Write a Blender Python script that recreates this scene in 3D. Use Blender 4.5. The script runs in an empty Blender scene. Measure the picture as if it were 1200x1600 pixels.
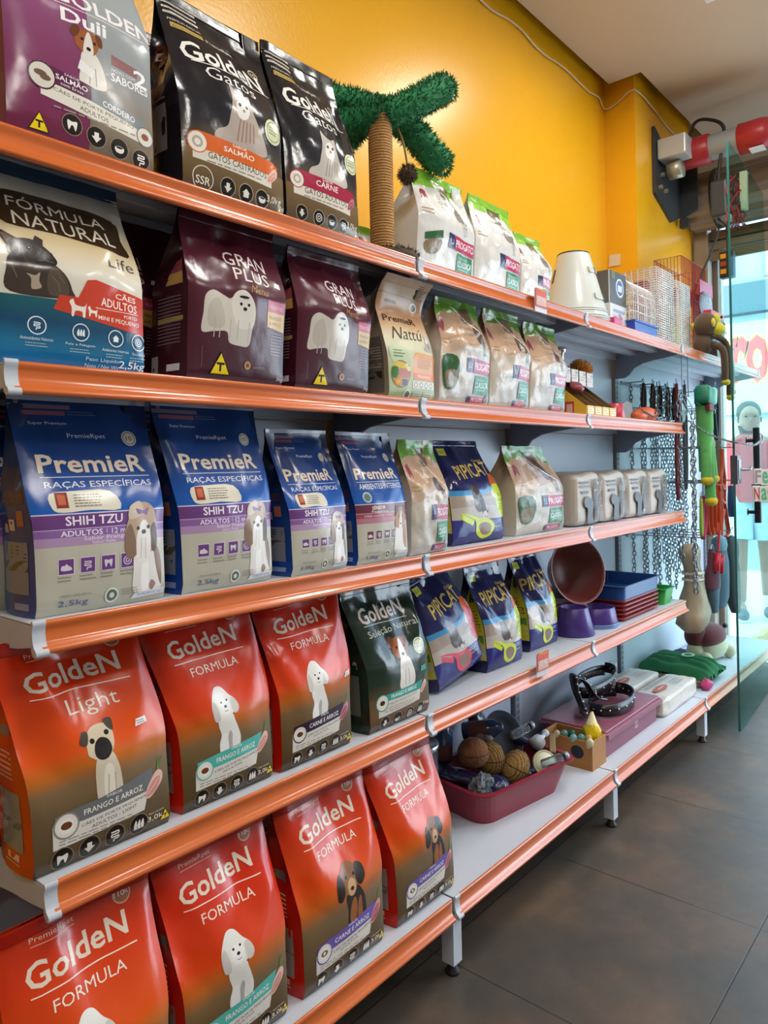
import bpy, bmesh, math, random
from math import pi, sin, cos, radians, sqrt, exp
from mathutils import Vector, Matrix, noise, geometry

SC = bpy.context.scene
COL = SC.collection

# ------------------------------------------------------------------ camera
cam_d = bpy.data.cameras.new('camera')
cam = bpy.data.objects.new('camera', cam_d)
COL.objects.link(cam)
TH, HCAM, ROLL = radians(40.7), 1.235, 0.021
fw = Vector((cos(TH), sin(TH), 0)); rt = Vector((sin(TH), -cos(TH), 0)); up = Vector((0, 0, 1))
rr = (rt * cos(ROLL) + up * sin(-ROLL)).normalized(); uu = rr.cross(fw).normalized()
# image verticals lean by ROLL: turn the camera about its axis
rr = (rt * cos(ROLL) - up * sin(ROLL)).normalized()
uu = (up * cos(ROLL) + rt * sin(ROLL)).normalized()
R = Matrix((rr, uu, -fw)).transposed().to_4x4()
R.translation = Vector((0, 0, HCAM))
cam.matrix_world = R
cam_d.sensor_fit = 'VERTICAL'
cam_d.sensor_height = 36.0
cam_d.lens = 1144 / 1600 * 36.0
cam_d.shift_y = -70 / 1600.0
cam_d.clip_start = 0.02
SC.camera = cam

# ------------------------------------------------------------------ exposure
SC.view_settings.view_transform = 'Standard'
SC.view_settings.look = 'None'
SC.view_settings.gamma = 1
SC.view_settings.use_curve_mapping = False
SC.view_settings.exposure = 0.0

# ------------------------------------------------------------------ daylight (world) and window portal
W = bpy.data.worlds.new('sky'); SC.world = W; W.use_nodes = True
nt = W.node_tree; bg = nt.nodes['Background']
tc = nt.nodes.new('ShaderNodeTexCoord'); sx = nt.nodes.new('ShaderNodeSeparateXYZ'); cr = nt.nodes.new('ShaderNodeValToRGB')
nt.links.new(tc.outputs['Generated'], sx.inputs[0]); nt.links.new(sx.outputs['Z'], cr.inputs[0]); nt.links.new(cr.outputs[0], bg.inputs[0])
cr.color_ramp.elements[0].color = (0.78, 0.90, 1.0, 1); cr.color_ramp.elements[0].position = 0.0
cr.color_ramp.elements[1].color = (0.62, 0.80, 1.0, 1); cr.color_ramp.elements[1].position = 0.8
bg.inputs[1].default_value = 9.5

def area(name, loc, target, sx_, sy_, power, col=(1, 1, 1), portal=False):
    l = bpy.data.lights.new(name, 'AREA'); l.shape = 'RECTANGLE'; l.size = sx_; l.size_y = sy_; l.energy = power; l.color = col
    o = bpy.data.objects.new(name, l); COL.objects.link(o); o.location = loc
    o.rotation_euler = (Vector(target) - Vector(loc)).to_track_quat('-Z', 'Y').to_euler()
    if portal: l.cycles.is_portal = True
    return o
area('window_portal', (4.86, -0.6, 1.3), (0, -0.6, 1.3), 4.2, 2.6, 1, portal=True)
LAMPS = [(2.0, 0.42), (3.12, 0.77), (0.55, 0.10), (-0.9, -0.4), (0.7, -1.3), (2.2, -1.1), (3.6, -0.9), (-1.6, -1.8)]
CZ = 3.215
LAMP_W = 15
for i, (lx, ly) in enumerate(LAMPS):
    area('lamp_light', (lx, ly, CZ - .03), (lx, ly, 0), 0.34, 0.34, LAMP_W, (1.0, 0.95, 0.87))

# ------------------------------------------------------------------ materials
def s2l(c):
    return c / 12.92 if c <= 0.04045 else ((c + 0.055) / 1.055) ** 2.4
def rgb(h):
    h = h.lstrip('#')
    return tuple(s2l(int(h[i:i + 2], 16) / 255) for i in (0, 2, 4)) + (1,)
_mc = {}
def _new(name):
    m = bpy.data.materials.new(name); m.use_nodes = True
    n = m.node_tree; return m, n, n.nodes['Principled BSDF']
def M(h, rough=0.5, metal=0.0, var=0.06, ns=25.0, bump=0.0, bs=60.0, spec=0.5, coat=0.0, alpha=1.0, emit=0.0, stretch=None, sheen=0.0):
    key = (h, rough, metal, var, ns, bump, bs, spec, coat, alpha, emit, stretch, sheen)
    if key in _mc: return _mc[key]
    m, n, b = _new('mat_' + h.strip('#'))
    L = n.links
    tc = n.nodes.new('ShaderNodeTexCoord'); vec = tc.outputs['Object']
    if stretch:
        mp = n.nodes.new('ShaderNodeMapping'); mp.inputs['Scale'].default_value = stretch; L.new(vec, mp.inputs[0]); vec = mp.outputs[0]
    nz = n.nodes.new('ShaderNodeTexNoise'); nz.inputs['Scale'].default_value = ns; nz.inputs['Detail'].default_value = 3
    L.new(vec, nz.inputs['Vector'])
    c = rgb(h)
    mx = n.nodes.new('ShaderNodeMix'); mx.data_type = 'RGBA'
    mx.inputs['A'].default_value = tuple(max(0, x * (1 - var)) for x in c[:3]) + (1,)
    mx.inputs['B'].default_value = tuple(min(1, x * (1 + var) + var * .01) for x in c[:3]) + (1,)
    L.new(nz.outputs['Fac'], mx.inputs['Factor']); L.new(mx.outputs['Result'], b.inputs['Base Color'])
    b.inputs['Roughness'].default_value = rough; b.inputs['Metallic'].default_value = metal
    b.inputs['Specular IOR Level'].default_value = spec; b.inputs['Coat Weight'].default_value = coat
    b.inputs['Coat Roughness'].default_value = 0.08
    if sheen: b.inputs['Sheen Weight'].default_value = sheen
    if emit:
        b.inputs['Emission Color'].default_value = c; b.inputs['Emission Strength'].default_value = emit
    if alpha < 1: b.inputs['Alpha'].default_value = alpha
    if bump:
        n2 = n.nodes.new('ShaderNodeTexNoise'); n2.inputs['Scale'].default_value = bs; n2.inputs['Detail'].default_value = 4
        L.new(vec, n2.inputs['Vector'])
        bp = n.nodes.new('ShaderNodeBump'); bp.inputs['Strength'].default_value = bump; bp.inputs['Distance'].default_value = 0.01
        L.new(n2.outputs['Fac'], bp.inputs['Height']); L.new(bp.outputs[0], b.inputs['Normal'])
    _mc[key] = m
    return m
def film(h, rough=0.27, wr=0.35):
    """glossy printed plastic film; the crinkle bump runs on over every ink"""
    return M(h, rough * .8, 0, 0.03, 14, wr * .22, 22, 0.5)
def film_grad(stops, rough=0.27, wr=0.35, warp=0.02):
    """printed film whose ink runs up the bag through the given colours"""
    key = ('grad', tuple(stops), rough, wr, warp)
    if key in _mc: return _mc[key]
    m, n, b = _new('mat_film_gradient'); L = n.links
    uv = n.nodes.new('ShaderNodeUVMap'); uv.uv_map = 'UVMap'
    sp = n.nodes.new('ShaderNodeSeparateXYZ'); L.new(uv.outputs[0], sp.inputs[0])
    tc = n.nodes.new('ShaderNodeTexCoord')
    nz = n.nodes.new('ShaderNodeTexNoise'); nz.inputs['Scale'].default_value = 9; L.new(tc.outputs['Object'], nz.inputs['Vector'])
    ad = n.nodes.new('ShaderNodeMath'); ad.operation = 'MULTIPLY_ADD'; ad.inputs[1].default_value = warp * 4; L.new(nz.outputs['Fac'], ad.inputs[0]); L.new(sp.outputs['Y'], ad.inputs[2])
    sb = n.nodes.new('ShaderNodeMath'); sb.operation = 'SUBTRACT'; sb.inputs[1].default_value = warp * 2; L.new(ad.outputs[0], sb.inputs[0])
    cr = n.nodes.new('ShaderNodeValToRGB'); L.new(sb.outputs[0], cr.inputs[0])
    e = cr.color_ramp.elements
    while len(e) < len(stops): e.new(0.5)
    for q, (p, h) in zip(e, stops): q.position = p; q.color = rgb(h)
    L.new(cr.outputs[0], b.inputs['Base Color']); b.inputs['Roughness'].default_value = rough * .8; b.inputs['Specular IOR Level'].default_value = 0.5
    n2 = n.nodes.new('ShaderNodeTexNoise'); n2.inputs['Scale'].default_value = 22; n2.inputs['Detail'].default_value = 4; L.new(tc.outputs['Object'], n2.inputs['Vector'])
    bp = n.nodes.new('ShaderNodeBump'); bp.inputs['Strength'].default_value = wr * .22; bp.inputs['Distance'].default_value = 0.01
    L.new(n2.outputs['Fac'], bp.inputs['Height']); L.new(bp.outputs[0], b.inputs['Normal'])
    _mc[key] = m
    return m
def glassy(h='#e8fbf6', rough=0.0, refl=0.9, key='glass', op=0.0):
    """thin clear sheet: see-through with fresnel reflection"""
    k = (key, h, rough, refl, op)
    if k in _mc: return _mc[k]
    m = bpy.data.materials.new('mat_' + key); m.use_nodes = True; n = m.node_tree; L = n.links
    n.nodes.remove(n.nodes['Principled BSDF']); out = n.nodes['Material Output']
    tr = n.nodes.new('ShaderNodeBsdfTransparent'); tr.inputs[0].default_value = rgb(h)
    gl = n.nodes.new('ShaderNodeBsdfGlossy'); gl.inputs['Roughness'].default_value = rough
    fr = n.nodes.new('ShaderNodeFresnel'); fr.inputs[0].default_value = 1.45
    mu = n.nodes.new('ShaderNodeMath'); mu.operation = 'MULTIPLY_ADD'; mu.inputs[1].default_value = refl; mu.inputs[2].default_value = op; L.new(fr.outputs[0], mu.inputs[0])
    mx = n.nodes.new('ShaderNodeMixShader'); L.new(mu.outputs[0], mx.inputs[0]); L.new(tr.outputs[0], mx.inputs[1]); L.new(gl.outputs[0], mx.inputs[2])
    if rough > 0.02:
        nz = n.nodes.new('ShaderNodeTexNoise'); nz.inputs['Scale'].default_value = 40
        bp = n.nodes.new('ShaderNodeBump'); bp.inputs['Strength'].default_value = .8; bp.inputs['Distance'].default_value = .01
        L.new(nz.outputs['Fac'], bp.inputs['Height']); L.new(bp.outputs[0], gl.inputs['Normal'])
    L.new(mx.outputs[0], out.inputs[0])
    _mc[k] = m
    return m

# ------------------------------------------------------------------ mesh builder
class MB:
    def __init__(s): s.v = []; s.f = []; s.fm = []; s.fs = []; s.mats = []; s.cur = 0; s.T = Matrix.Identity(4); s.sm = False
    def mat(s, m):
        if m not in s.mats: s.mats.append(m)
        s.cur = s.mats.index(m); return s
    def add(s, vs, fs, smooth=None):
        o = len(s.v); T = s.T
        s.v += [tuple(T @ Vector(p)) for p in vs]
        for f in fs:
            s.f.append([i + o for i in f]); s.fm.append(s.cur); s.fs.append(s.sm if smooth is None else smooth)
        return s
    def box(s, c, d, rot=None, bev=0.0):
        hx, hy, hz = d[0] / 2, d[1] / 2, d[2] / 2
        Rm = Matrix.Translation(c) @ (rot if rot is not None else Matrix.Identity(4))
        if bev <= 0:
            vs = [(x, y, z) for x in (-hx, hx) for y in (-hy, hy) for z in (-hz, hz)]
            fs = [(0, 1, 3, 2), (4, 6, 7, 5), (0, 4, 5, 1), (2, 3, 7, 6), (0, 2, 6, 4), (1, 5, 7, 3)]
        else:
            b = min(bev, hx * .95, hy * .95, hz * .95)
            bm = bmesh.new(); bmesh.ops.create_cube(bm, size=1)
            for q in bm.verts: q.co = Vector((q.co.x * d[0], q.co.y * d[1], q.co.z * d[2]))
            bmesh.ops.bevel(bm, geom=bm.edges[:], offset=b, segments=2, affect='EDGES', profile=.5)
            bm.verts.index_update()
            vs = [tuple(q.co) for q in bm.verts]; fs = [[q.index for q in f.verts] for f in bm.faces]; bm.free()
        return s.add([Rm @ Vector(p) for p in vs], fs)
    def bx(s, x0, x1, y0, y1, z0, z1, bev=0.0):
        return s.box(((x0 + x1) / 2, (y0 + y1) / 2, (z0 + z1) / 2), (abs(x1 - x0), abs(y1 - y0), abs(z1 - z0)), None, bev)
    def tube(s, path, r, seg=8, closed=False, caps=True, smooth=True):
        P = [Vector(p) for p in path]; n = len(P); rs = r if isinstance(r, (list, tuple)) else [r] * n
        vs = []; fs = []; prev = None
        for i, p in enumerate(P):
            if closed: t = (P[(i + 1) % n] - P[i - 1])
            else: t = P[min(i + 1, n - 1)] - P[max(i - 1, 0)]
            if t.length < 1e-9: t = Vector((0, 0, 1))
            t.normalize()
            if prev is None:
                a = Vector((0, 0, 1)) if abs(t.z) < .9 else Vector((1, 0, 0)); nrm = t.cross(a).normalized()
            else:
                nrm = prev - t * prev.dot(t)
                nrm = nrm.normalized() if nrm.length > 1e-6 else t.orthogonal().normalized()
            prev = nrm; bn = t.cross(nrm)
            for k in range(seg):
                a = 2 * pi * k / seg; vs.append(p + (nrm * cos(a) + bn * sin(a)) * rs[i])
        m = n if closed else n - 1
        for i in range(m):
            for k in range(seg):
                a = i * seg + k; b = i * seg + (k + 1) % seg; c = ((i + 1) % n) * seg
                fs.append((a, b, c + (k + 1) % seg, c + k))
        s.add(vs, fs, smooth)
        if caps and not closed:
            s.add(vs[:seg], [list(range(seg))[::-1]], False); s.add(vs[-seg:], [list(range(seg))], False)
        return s
    def cyl(s, p0, p1, r0, r1=None, seg=20, caps=True, smooth=True):
        return s.tube([p0, p1], [r0, r0 if r1 is None else r1], seg, False, caps, smooth)
    def lathe(s, prof, c=(0, 0, 0), seg=32, rot=None, sxy=(1, 1), smooth=True):
        vs = []; fs = []; n = len(prof)
        Rm = Matrix.Translation(c) @ (rot if rot is not None else Matrix.Identity(4))
        for (r, z) in prof:
            for k in range(seg):
                a = 2 * pi * k / seg; vs.append(Rm @ Vector((r * cos(a) * sxy[0], r * sin(a) * sxy[1], z)))
        for i in range(n - 1):
            for k in range(seg):
                fs.append((i * seg + k, i * seg + (k + 1) % seg, (i + 1) * seg + (k + 1) % seg, (i + 1) * seg + k))
        return s.add(vs, fs, smooth)
    def sph(s, c, r, sc=(1, 1, 1), seg=20, rings=12, rot=None, noise_a=0, nf=3, seed=0):
        vs = []; fs = []
        Rm = Matrix.Translation(c) @ (rot if rot is not None else Matrix.Identity(4))
        for i in range(rings + 1):
            p = pi * i / rings
            for k in range(seg):
                a = 2 * pi * k / seg; d = Vector((sin(p) * cos(a), sin(p) * sin(a), cos(p)))
                q = 1 + (noise_a * noise.noise(d * nf + Vector((seed, seed * .7, 0))) if noise_a else 0)
                vs.append(Rm @ Vector((d.x * r * sc[0] * q, d.y * r * sc[1] * q, d.z * r * sc[2] * q)))
        for i in range(rings):
            for k in range(seg):
                fs.append((i * seg + k, (i + 1) * seg + k, (i + 1) * seg + (k + 1) % seg, i * seg + (k + 1) % seg))
        return s.add(vs, fs, True)
    def prism(s, poly, axis, a0, a1, smooth=False):
        """poly: 2D outline; axis 'x': (y,z), 'y': (x,z), 'z': (x,y)"""
        def mk(p, a):
            return (a, p[0], p[1]) if axis == 'x' else ((p[0], a, p[1]) if axis == 'y' else (p[0], p[1], a))
        n = len(poly); vs = [mk(p, a0) for p in poly] + [mk(p, a1) for p in poly]
        s.add(vs, [(i, (i + 1) % n, n + (i + 1) % n, n + i) for i in range(n)], smooth)
        tris = geometry.tessellate_polygon([[Vector((p[0], p[1], 0)) for p in poly]])
        s.add(vs, [tuple(t) for t in tris] + [tuple(i + n for i in t)[::-1] for t in tris], False)
        return s
    def strip(s, path, width_vec, th=0.0015, smooth=True):
        """flat band that follows path; width_vec: Vector or list of Vectors"""
        P = [Vector(p) for p in path]; n = len(P)
        Wv = width_vec if isinstance(width_vec, list) else [Vector(width_vec)] * n
        vs = []; fs = []
        for i, p in enumerate(P):
            t = (P[min(i + 1, n - 1)] - P[max(i - 1, 0)]).normalized(); nn = t.cross(Wv[i]).normalized() * th / 2
            h = Vector(Wv[i]) / 2
            vs += [p - h - nn, p + h - nn, p + h + nn, p - h + nn]
        for i in range(n - 1):
            for k in range(4): fs.append((i * 4 + k, i * 4 + (k + 1) % 4, (i + 1) * 4 + (k + 1) % 4, (i + 1) * 4 + k))
        fs += [(3, 2, 1, 0), tuple((n - 1) * 4 + k for k in range(4))]
        return s.add(vs, fs, smooth)
    def mesh(s, name):
        me = bpy.data.meshes.new(name); me.from_pydata(s.v, [], s.f)
        for m in s.mats: me.materials.append(m)
        me.polygons.foreach_set('material_index', s.fm); me.polygons.foreach_set('use_smooth', s.fs); me.update()
        return me
    def build(s, name, parent=None, m=None, loc=None):
        if m is not None and not s.mats: s.mats = [m]
        o = bpy.data.objects.new(name, s.mesh(name)); COL.objects.link(o)
        if parent is not None: o.parent = parent
        if loc is not None: o.location = loc
        return o
def mb(m=None, smooth=False):
    b = MB(); b.sm = smooth
    if m is not None: b.mat(m)
    return b

def tag(o, label, cat, group=None):
    o['label'] = label; o['category'] = cat
    if group: o['group'] = group
    return o
def thing(name, label, cat, loc=(0, 0, 0), rz=0.0, group=None, rot=None):
    o = bpy.data.objects.new(name, None); COL.objects.link(o); o.empty_display_size = .05
    o.location = loc; o.rotation_euler = rot if rot else (0, 0, rz)
    return tag(o, label, cat, group)
def stru(b, name, parent=None):
    o = b.build(name, parent); o['kind'] = 'structure'; return o
def dup(root, loc, rz=None, label=None, group=None, rot=None):
    r = root.copy(); COL.objects.link(r); r.location = loc
    if rz is not None: r.rotation_euler = (0, 0, rz)
    if rot is not None: r.rotation_euler = rot
    if label: r['label'] = label
    if group: r['group'] = group
    for ch in list(root.children):
        c = ch.copy(); COL.objects.link(c); c.parent = r
        for g in list(ch.children):
            d = g.copy(); COL.objects.link(d); d.parent = c
    return r
def arc(cx, cy, r, a0, a1, n):
    return [(cx + r * cos(radians(a0 + (a1 - a0) * i / n)), cy + r * sin(radians(a0 + (a1 - a0) * i / n))) for i in range(n + 1)]
def smooth_path(pts, n=6, closed=False):
    P = [Vector(p) for p in pts]; out = []; m = len(P)
    rng = range(m) if closed else range(m - 1)
    for i in rng:
        if closed: a, b, c, d = P[i - 1], P[i], P[(i + 1) % m], P[(i + 2) % m]
        else: a, b, c, d = P[max(i - 1, 0)], P[i], P[i + 1], P[min(i + 2, m - 1)]
        for k in range(n):
            t = k / n
            out.append(0.5 * ((2 * b) + (c - a) * t + (2 * a - 5 * b + 4 * c - d) * t * t + (3 * b - a - 3 * c + d) * t ** 3))
    if not closed: out.append(P[-1].copy())
    return out
# ------------------------------------------------------------------ room
TAN = M('#e8e2d8', .7)
# floor: dark slate tiles 0.61 m with thin grout
def floor_mat():
    m, n, b = _new('mat_slate_tiles'); L = n.links
    tc = n.nodes.new('ShaderNodeTexCoord'); sp = n.nodes.new('ShaderNodeSeparateXYZ'); L.new(tc.outputs['Object'], sp.inputs[0])
    def mth(op, a, b_=None, c=None):
        q = n.nodes.new('ShaderNodeMath'); q.operation = op
        for i, x in enumerate((a, b_, c)):
            if x is None: continue
            if isinstance(x, (int, float)): q.inputs[i].default_value = x
            else: L.new(x, q.inputs[i])
        return q.outputs[0]
    def edge(c, off):
        f = mth('FRACT', mth('DIVIDE', mth('ADD', c, off), 0.61)); return mth('MINIMUM', f, mth('SUBTRACT', 1.0, f))
    d = mth('MINIMUM', edge(sp.outputs['X'], 61 - 1.475 + 0.61 * 0), edge(sp.outputs['Y'], 61 - 0.525))
    g = n.nodes.new('ShaderNodeMapRange'); g.inputs['From Min'].default_value = 0.0018; g.inputs['From Max'].default_value = 0.0038; L.new(d, g.inputs['Value'])
    def nz(sc, det=6):
        q = n.nodes.new('ShaderNodeTexNoise'); q.inputs['Scale'].default_value = sc; q.inputs['Detail'].default_value = det; q.inputs['Roughness'].default_value = .65; L.new(tc.outputs['Object'], q.inputs['Vector']); return q.outputs['Fac']
    cr = n.nodes.new('ShaderNodeValToRGB'); L.new(nz(2.6), cr.inputs[0]); e = cr.color_ramp.elements
    e[0].position = .30; e[0].color = rgb('#3a3a37'); e[1].position = .70; e[1].color = rgb('#66503e')
    q = e.new(.5); q.color = rgb('#4e443b')
    m2 = n.nodes.new('ShaderNodeMix'); m2.data_type = 'RGBA'; m2.blend_type = 'OVERLAY'; m2.inputs['Factor'].default_value = .35; L.new(cr.outputs[0], m2.inputs['A'])
    c2 = n.nodes.new('ShaderNodeValToRGB'); L.new(nz(14), c2.inputs[0]); L.new(c2.outputs[0], m2.inputs['B'])
    m3 = n.nodes.new('ShaderNodeMix'); m3.data_type = 'RGBA'; m3.inputs['A'].default_value = rgb('#1f2222'); L.new(g.outputs[0], m3.inputs['Factor']); L.new(m2.outputs['Result'], m3.inputs['B'])
    L.new(m3.outputs['Result'], b.inputs['Base Color'])
    rm = n.nodes.new('ShaderNodeMapRange'); rm.inputs['To Min'].default_value = .34; rm.inputs['To Max'].default_value = .58; L.new(nz(6), rm.inputs['Value']); L.new(rm.outputs[0], b.inputs['Roughness'])
    bp = n.nodes.new('ShaderNodeBump'); bp.inputs['Strength'].default_value = .25; bp.inputs['Distance'].default_value = .004
    L.new(mth('ADD', mth('MULTIPLY', nz(20), .3), g.outputs[0]), bp.inputs['Height']); L.new(bp.outputs[0], b.inputs['Normal'])
    return m
b = mb(floor_mat()); b.bx(-3, 4.88, -3.5, 1.63, -.06, 0); stru(b, 'floor')
YEL = M('#eaa914', .29, var=.04, ns=3, bump=.06, bs=90)
b = mb(YEL); b.bx(-3, 4.95, 1.63, 1.73, 0, 3.36); stru(b, 'wall_back')
b = mb(YEL); b.bx(3.755, 4.60, 1.462, 1.63, 0, 3.36); stru(b, 'wall_pillar')
CEI = M('#cdbaa2', .8, var=.03, ns=4)
b = mb(CEI); b.bx(-3, 3.70, -3.5, 1.575, CZ, CZ + .1); b.bx(3.70, 4.88, -3.5, 1.405, CZ, CZ + .1); b.bx(-3, 4.95, -3.5, 1.73, 3.36, 3.40); stru(b, 'ceiling')
WHT = M('#a5a098', .7, var=.03, ns=5)
b = mb(WHT); b.bx(-3.1, -3, -3.5, 1.73, 0, 3.36); stru(b, 'wall_left')
b = mb(WHT); b.bx(-3, 4.95, -3.6, -3.5, 0, 3.36); stru(b, 'wall_right')
HEAD = M('#c9c6bb', .6, var=.04, ns=6)
b = mb(HEAD); b.bx(4.88, 5.0, -3.5, 1.73, 2.86, 3.36); b.bx(4.88, 5.0, -3.5, -2.7, 0, 2.86); b.bx(4.88, 5.0, 1.43, 1.73, 0, 2.86); stru(b, 'wall_front')
ALU = M('#a8998a', .45, .15, var=.05)
b = mb(ALU); b.bx(4.62, 4.70, 1.375, 1.455, 0, 2.86, .004); b.bx(4.73, 4.84, 1.35, 1.43, 0, 2.86, .004); stru(b, 'trim_1')
b = mb(M('#4a4743', .5)); b.bx(4.74, 4.86, -2.7, 1.35, 2.50, 2.62); stru(b, 'trim_2')
gl = glassy('#e6f7f5')
b = mb(gl); b.bx(4.78, 4.788, 1.09, 1.35, 0.02, 2.50); stru(b, 'window_1')

# ceiling cable following the ceiling edge (slack white wire)
CB = M('#d8c2a2', .6)
b = mb(CB, True)
pts = []
random.seed(4)
for i in range(28):
    x = 0.6 + i * .114; pts.append((x, 1.622, 3.17 - .028 * abs(sin(i * .8)) - .01 * random.random()))
pts += [(3.735, 1.617, 3.11), (3.746, 1.56, 3.12), (3.748, 1.48, 3.165), (3.80, 1.454, 3.165), (4.0, 1.453, 3.15), (4.25, 1.453, 3.12), (4.40, 1.40, 3.10), (4.56, 1.14, 3.09), (4.67, .87, 3.10), (4.78, .54, 3.12)]
b.tube(smooth_path(pts, 3), .0045, 6)
tag(b.build('cable'), 'thin pale wire running along the top of the yellow wall and round the pillar', 'cable')

# ceiling lamps
for i, (lx, ly) in enumerate(LAMPS):
    lab = 'square white ceiling light panel ' + ['above the tall bags', 'near the shop window, just in the photo', 'above the near end of the shelves', 'furthest back over the aisle', 'over the aisle behind the camera', 'over the middle of the aisle', 'over the aisle close to the window', 'in the far rear corner of the room'][i]
    t = thing('ceiling_light', lab, 'light', (lx, ly, CZ), group='ceiling light panels')
    b = mb(M('#e8e8e6', .4))
    for sx_, sy_, dx, dy in ((.40, .03, 0, .185), (.40, .03, 0, -.185), (.03, .34, .185, 0), (.03, .34, -.185, 0)): b.box((dx, dy, -.008), (sx_, sy_, .016))
    b.build('frame', t)
    b = mb(M('#f4faff', .4, emit=5.0)); b.box((0, 0, -.004), (.34, .34, .008)); b.build('diffuser', t)

# ------------------------------------------------------------------ shelving
STEEL = M('#c3c8d2', .42, .0, var=.03, ns=8, bump=.02, bs=120)
STEELD = M('#8d93a0', .45, .1, var=.04, ns=8)
PANEL = M('#b9c1d0', .33, .0, var=.03, ns=3)
ORANGE = M('#c9642c', .22, var=.05, ns=10, coat=.3)
CLIP = M('#b9bec6', .35)
BLK = M('#17171a', .5)
XB = [0.478, 1.43, 2.36, 3.32, 4.62]
SHZ = [1.746, 1.40, 1.013, .619]
YF, YB, YBASE, ZB = 1.11, 1.42, 1.04, .195
RAIL = [(0, 0.001), (-.003, .003), (-.006, .001), (-.0065, -.004), (-.004, -.008), (-.003, -.016), (-.005, -.027), (-.009, -.034), (-.014, -.037), (-.017, -.041), (-.0155, -.046), (-.009, -.047), (-.003, -.043), (0, -.040)]
names = ['nearest, packed with large bags', 'second from the left, under the palm tree', 'third, with bowls and pads', 'by the window, hung with chains and toys']
for i in range(4):
    x0, x1 = XB[i], XB[i + 1]
    t = thing('shelving_bay', 'grey steel shelving bay with orange shelf fronts, ' + names[i], 'shelving', ((x0 + x1) / 2, YB, 0), group='bays of the long shelving run')
    ox, oy = (x0 + x1) / 2, YB
    T = Matrix.Translation((-ox, -oy, 0))
    def nb(m, sm=False):
        b = mb(m, sm); b.T = T; return b
    def fin(b, name, par): return b.build(name, par)
    b = nb(PANEL)
    ztop = 1.80
    for z0, z1 in ((.16, .56), (.562, .96), (.962, 1.36), (1.362, ztop)): b.bx(x0 + .014, x1 - .014, YB + .004, YB + .016, z0, z1, .002)
    fin(b, 'back_panel', t)
    for xp in ([x0] if i < 3 else [x0, x1]):
        b = nb(STEELD); xo = xp + .015 if xp == x0 else xp - .015; b.bx(xo - .015, xo + .015, YB - .008, YB + .045, .02, 1.82, .002)
        b.mat(BLK)
        for k in range(64):
            z = .26 + k * .024
            for dx in (-.006, .006): b.bx(xo + dx - .0016, xo + dx + .0016, YB - .0085, YB - .0075, z, z + .013)
        fin(b, 'upright_post', t)
    shelves = [(z, YF) for z in SHZ] if i < 3 else [(SHZ[0], YF)]
    ends = [.40, .446, .478, .488, .478]
    for si, (z, yf) in enumerate(shelves + [(ZB, YBASE)]):
        if i == 0: x0 = ends[si]
        b = nb(STEEL); b.bx(x0 + .003, x1 - .003, yf, YB - .01, z - .003, z, .001); b.bx(x0 + .003, x1 - .003, yf, yf + .003, z - .032, z - .002); b.bx(x0 + .003, x1 - .003, YB - .014, YB - .011, z - .032, z - .002)
        b.bx(x0 + .004, x1 - .004, yf + .10, yf + .135, z - .02, z - .003, .002); b.bx(x0 + .004, x1 - .004, yf + .2, yf + .235, z - .02, z - .003, .002)
        sh = fin(b, 'shelf', t)
        b = nb(ORANGE, True); b.prism([(yf + p[0], z + p[1]) for p in RAIL], 'x', x0 + .012, x1 - .012, True); fin(b, 'price_rail', sh)
        for xe in ((x0,) if i < 3 else (x0, x1)):
            b = nb(CLIP); pf = [(yf + p[0] - .002, z + p[1] * 1.10 + .002) for p in RAIL]
            b.prism(pf, 'x', xe if xe == x0 else xe - .02, xe + .02 if xe == x0 else xe, True); fin(b, 'rail_joint', sh)
        for xe in (x0 + .004, x1 - .004):
            pf = [(YB - .01, z - .004), (yf + .002, z - .004), (yf + .001, z - .036), (yf + .05, z - .044), (yf + .12, z - .052), (yf + .17, z - .06), (yf + .21, z - .078), (yf + .235, z - .108), (yf + .258, z - .12), (YB - .01, z - .12)]
            b = nb(STEEL if (i == 0 and xe < .6) else STEELD); b.prism(pf, 'x', xe - .0015, xe + .0015); fin(b, 'bracket', sh)
    x0 = XB[i]
    for xp in ([x0] if i < 3 else [x0, x1]):
        b = nb(STEEL); yb = YBASE + .001; xp = xp + .017 if xp == x0 else xp - .017
        b.prism([(xp - .017, yb), (xp + .017, yb), (xp + .017, yb + .035), (xp - .017, yb + .035)], 'z', .028, ZB - .045); lg = fin(b, 'leg', t)
        b = nb(STEELD); b.bx(xp - .004, xp + .004, yb + .03, YB, .085, ZB - .035); fin(b, 'leg_beam', lg)
        b = nb(BLK, True); b.lathe([(0, .0), (.018, 0), (.018, .006), (.012, .012), (.012, .032), (0, .032)], (xp, yb + .017, 0), 16); fin(b, 'foot', lg)
# ------------------------------------------------------------------ print on bags: flat artwork laid onto the film
_tc = {}
def glyphs(s, bold=0.0, shear=0.0):
    k = (s, bold, shear)
    if k in _tc: return _tc[k]
    cu = bpy.data.curves.new('t', 'FONT'); cu.body = s; cu.resolution_u = 2; cu.offset = bold; cu.shear = shear; cu.fill_mode = 'FRONT' if 'FRONT' in [e.identifier for e in cu.bl_rna.properties['fill_mode'].enum_items] else 'BOTH'
    ob = bpy.data.objects.new('t', cu); me = ob.to_mesh()
    vs = [(v.co.x, v.co.y) for v in me.vertices]; fs = [tuple(p.vertices) for p in me.polygons]
    ob.to_mesh_clear(); bpy.data.objects.remove(ob); bpy.data.curves.remove(cu)
    x0 = min(v[0] for v in vs); x1 = max(v[0] for v in vs); y0 = min(v[1] for v in vs); y1 = max(v[1] for v in vs)
    vs = [((v[0] - x0) / (x1 - x0) - .5, (v[1] - y0) / (y1 - y0) - .5) for v in vs]
    _tc[k] = (vs, fs, (x1 - x0) / (y1 - y0)); return _tc[k]
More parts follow.
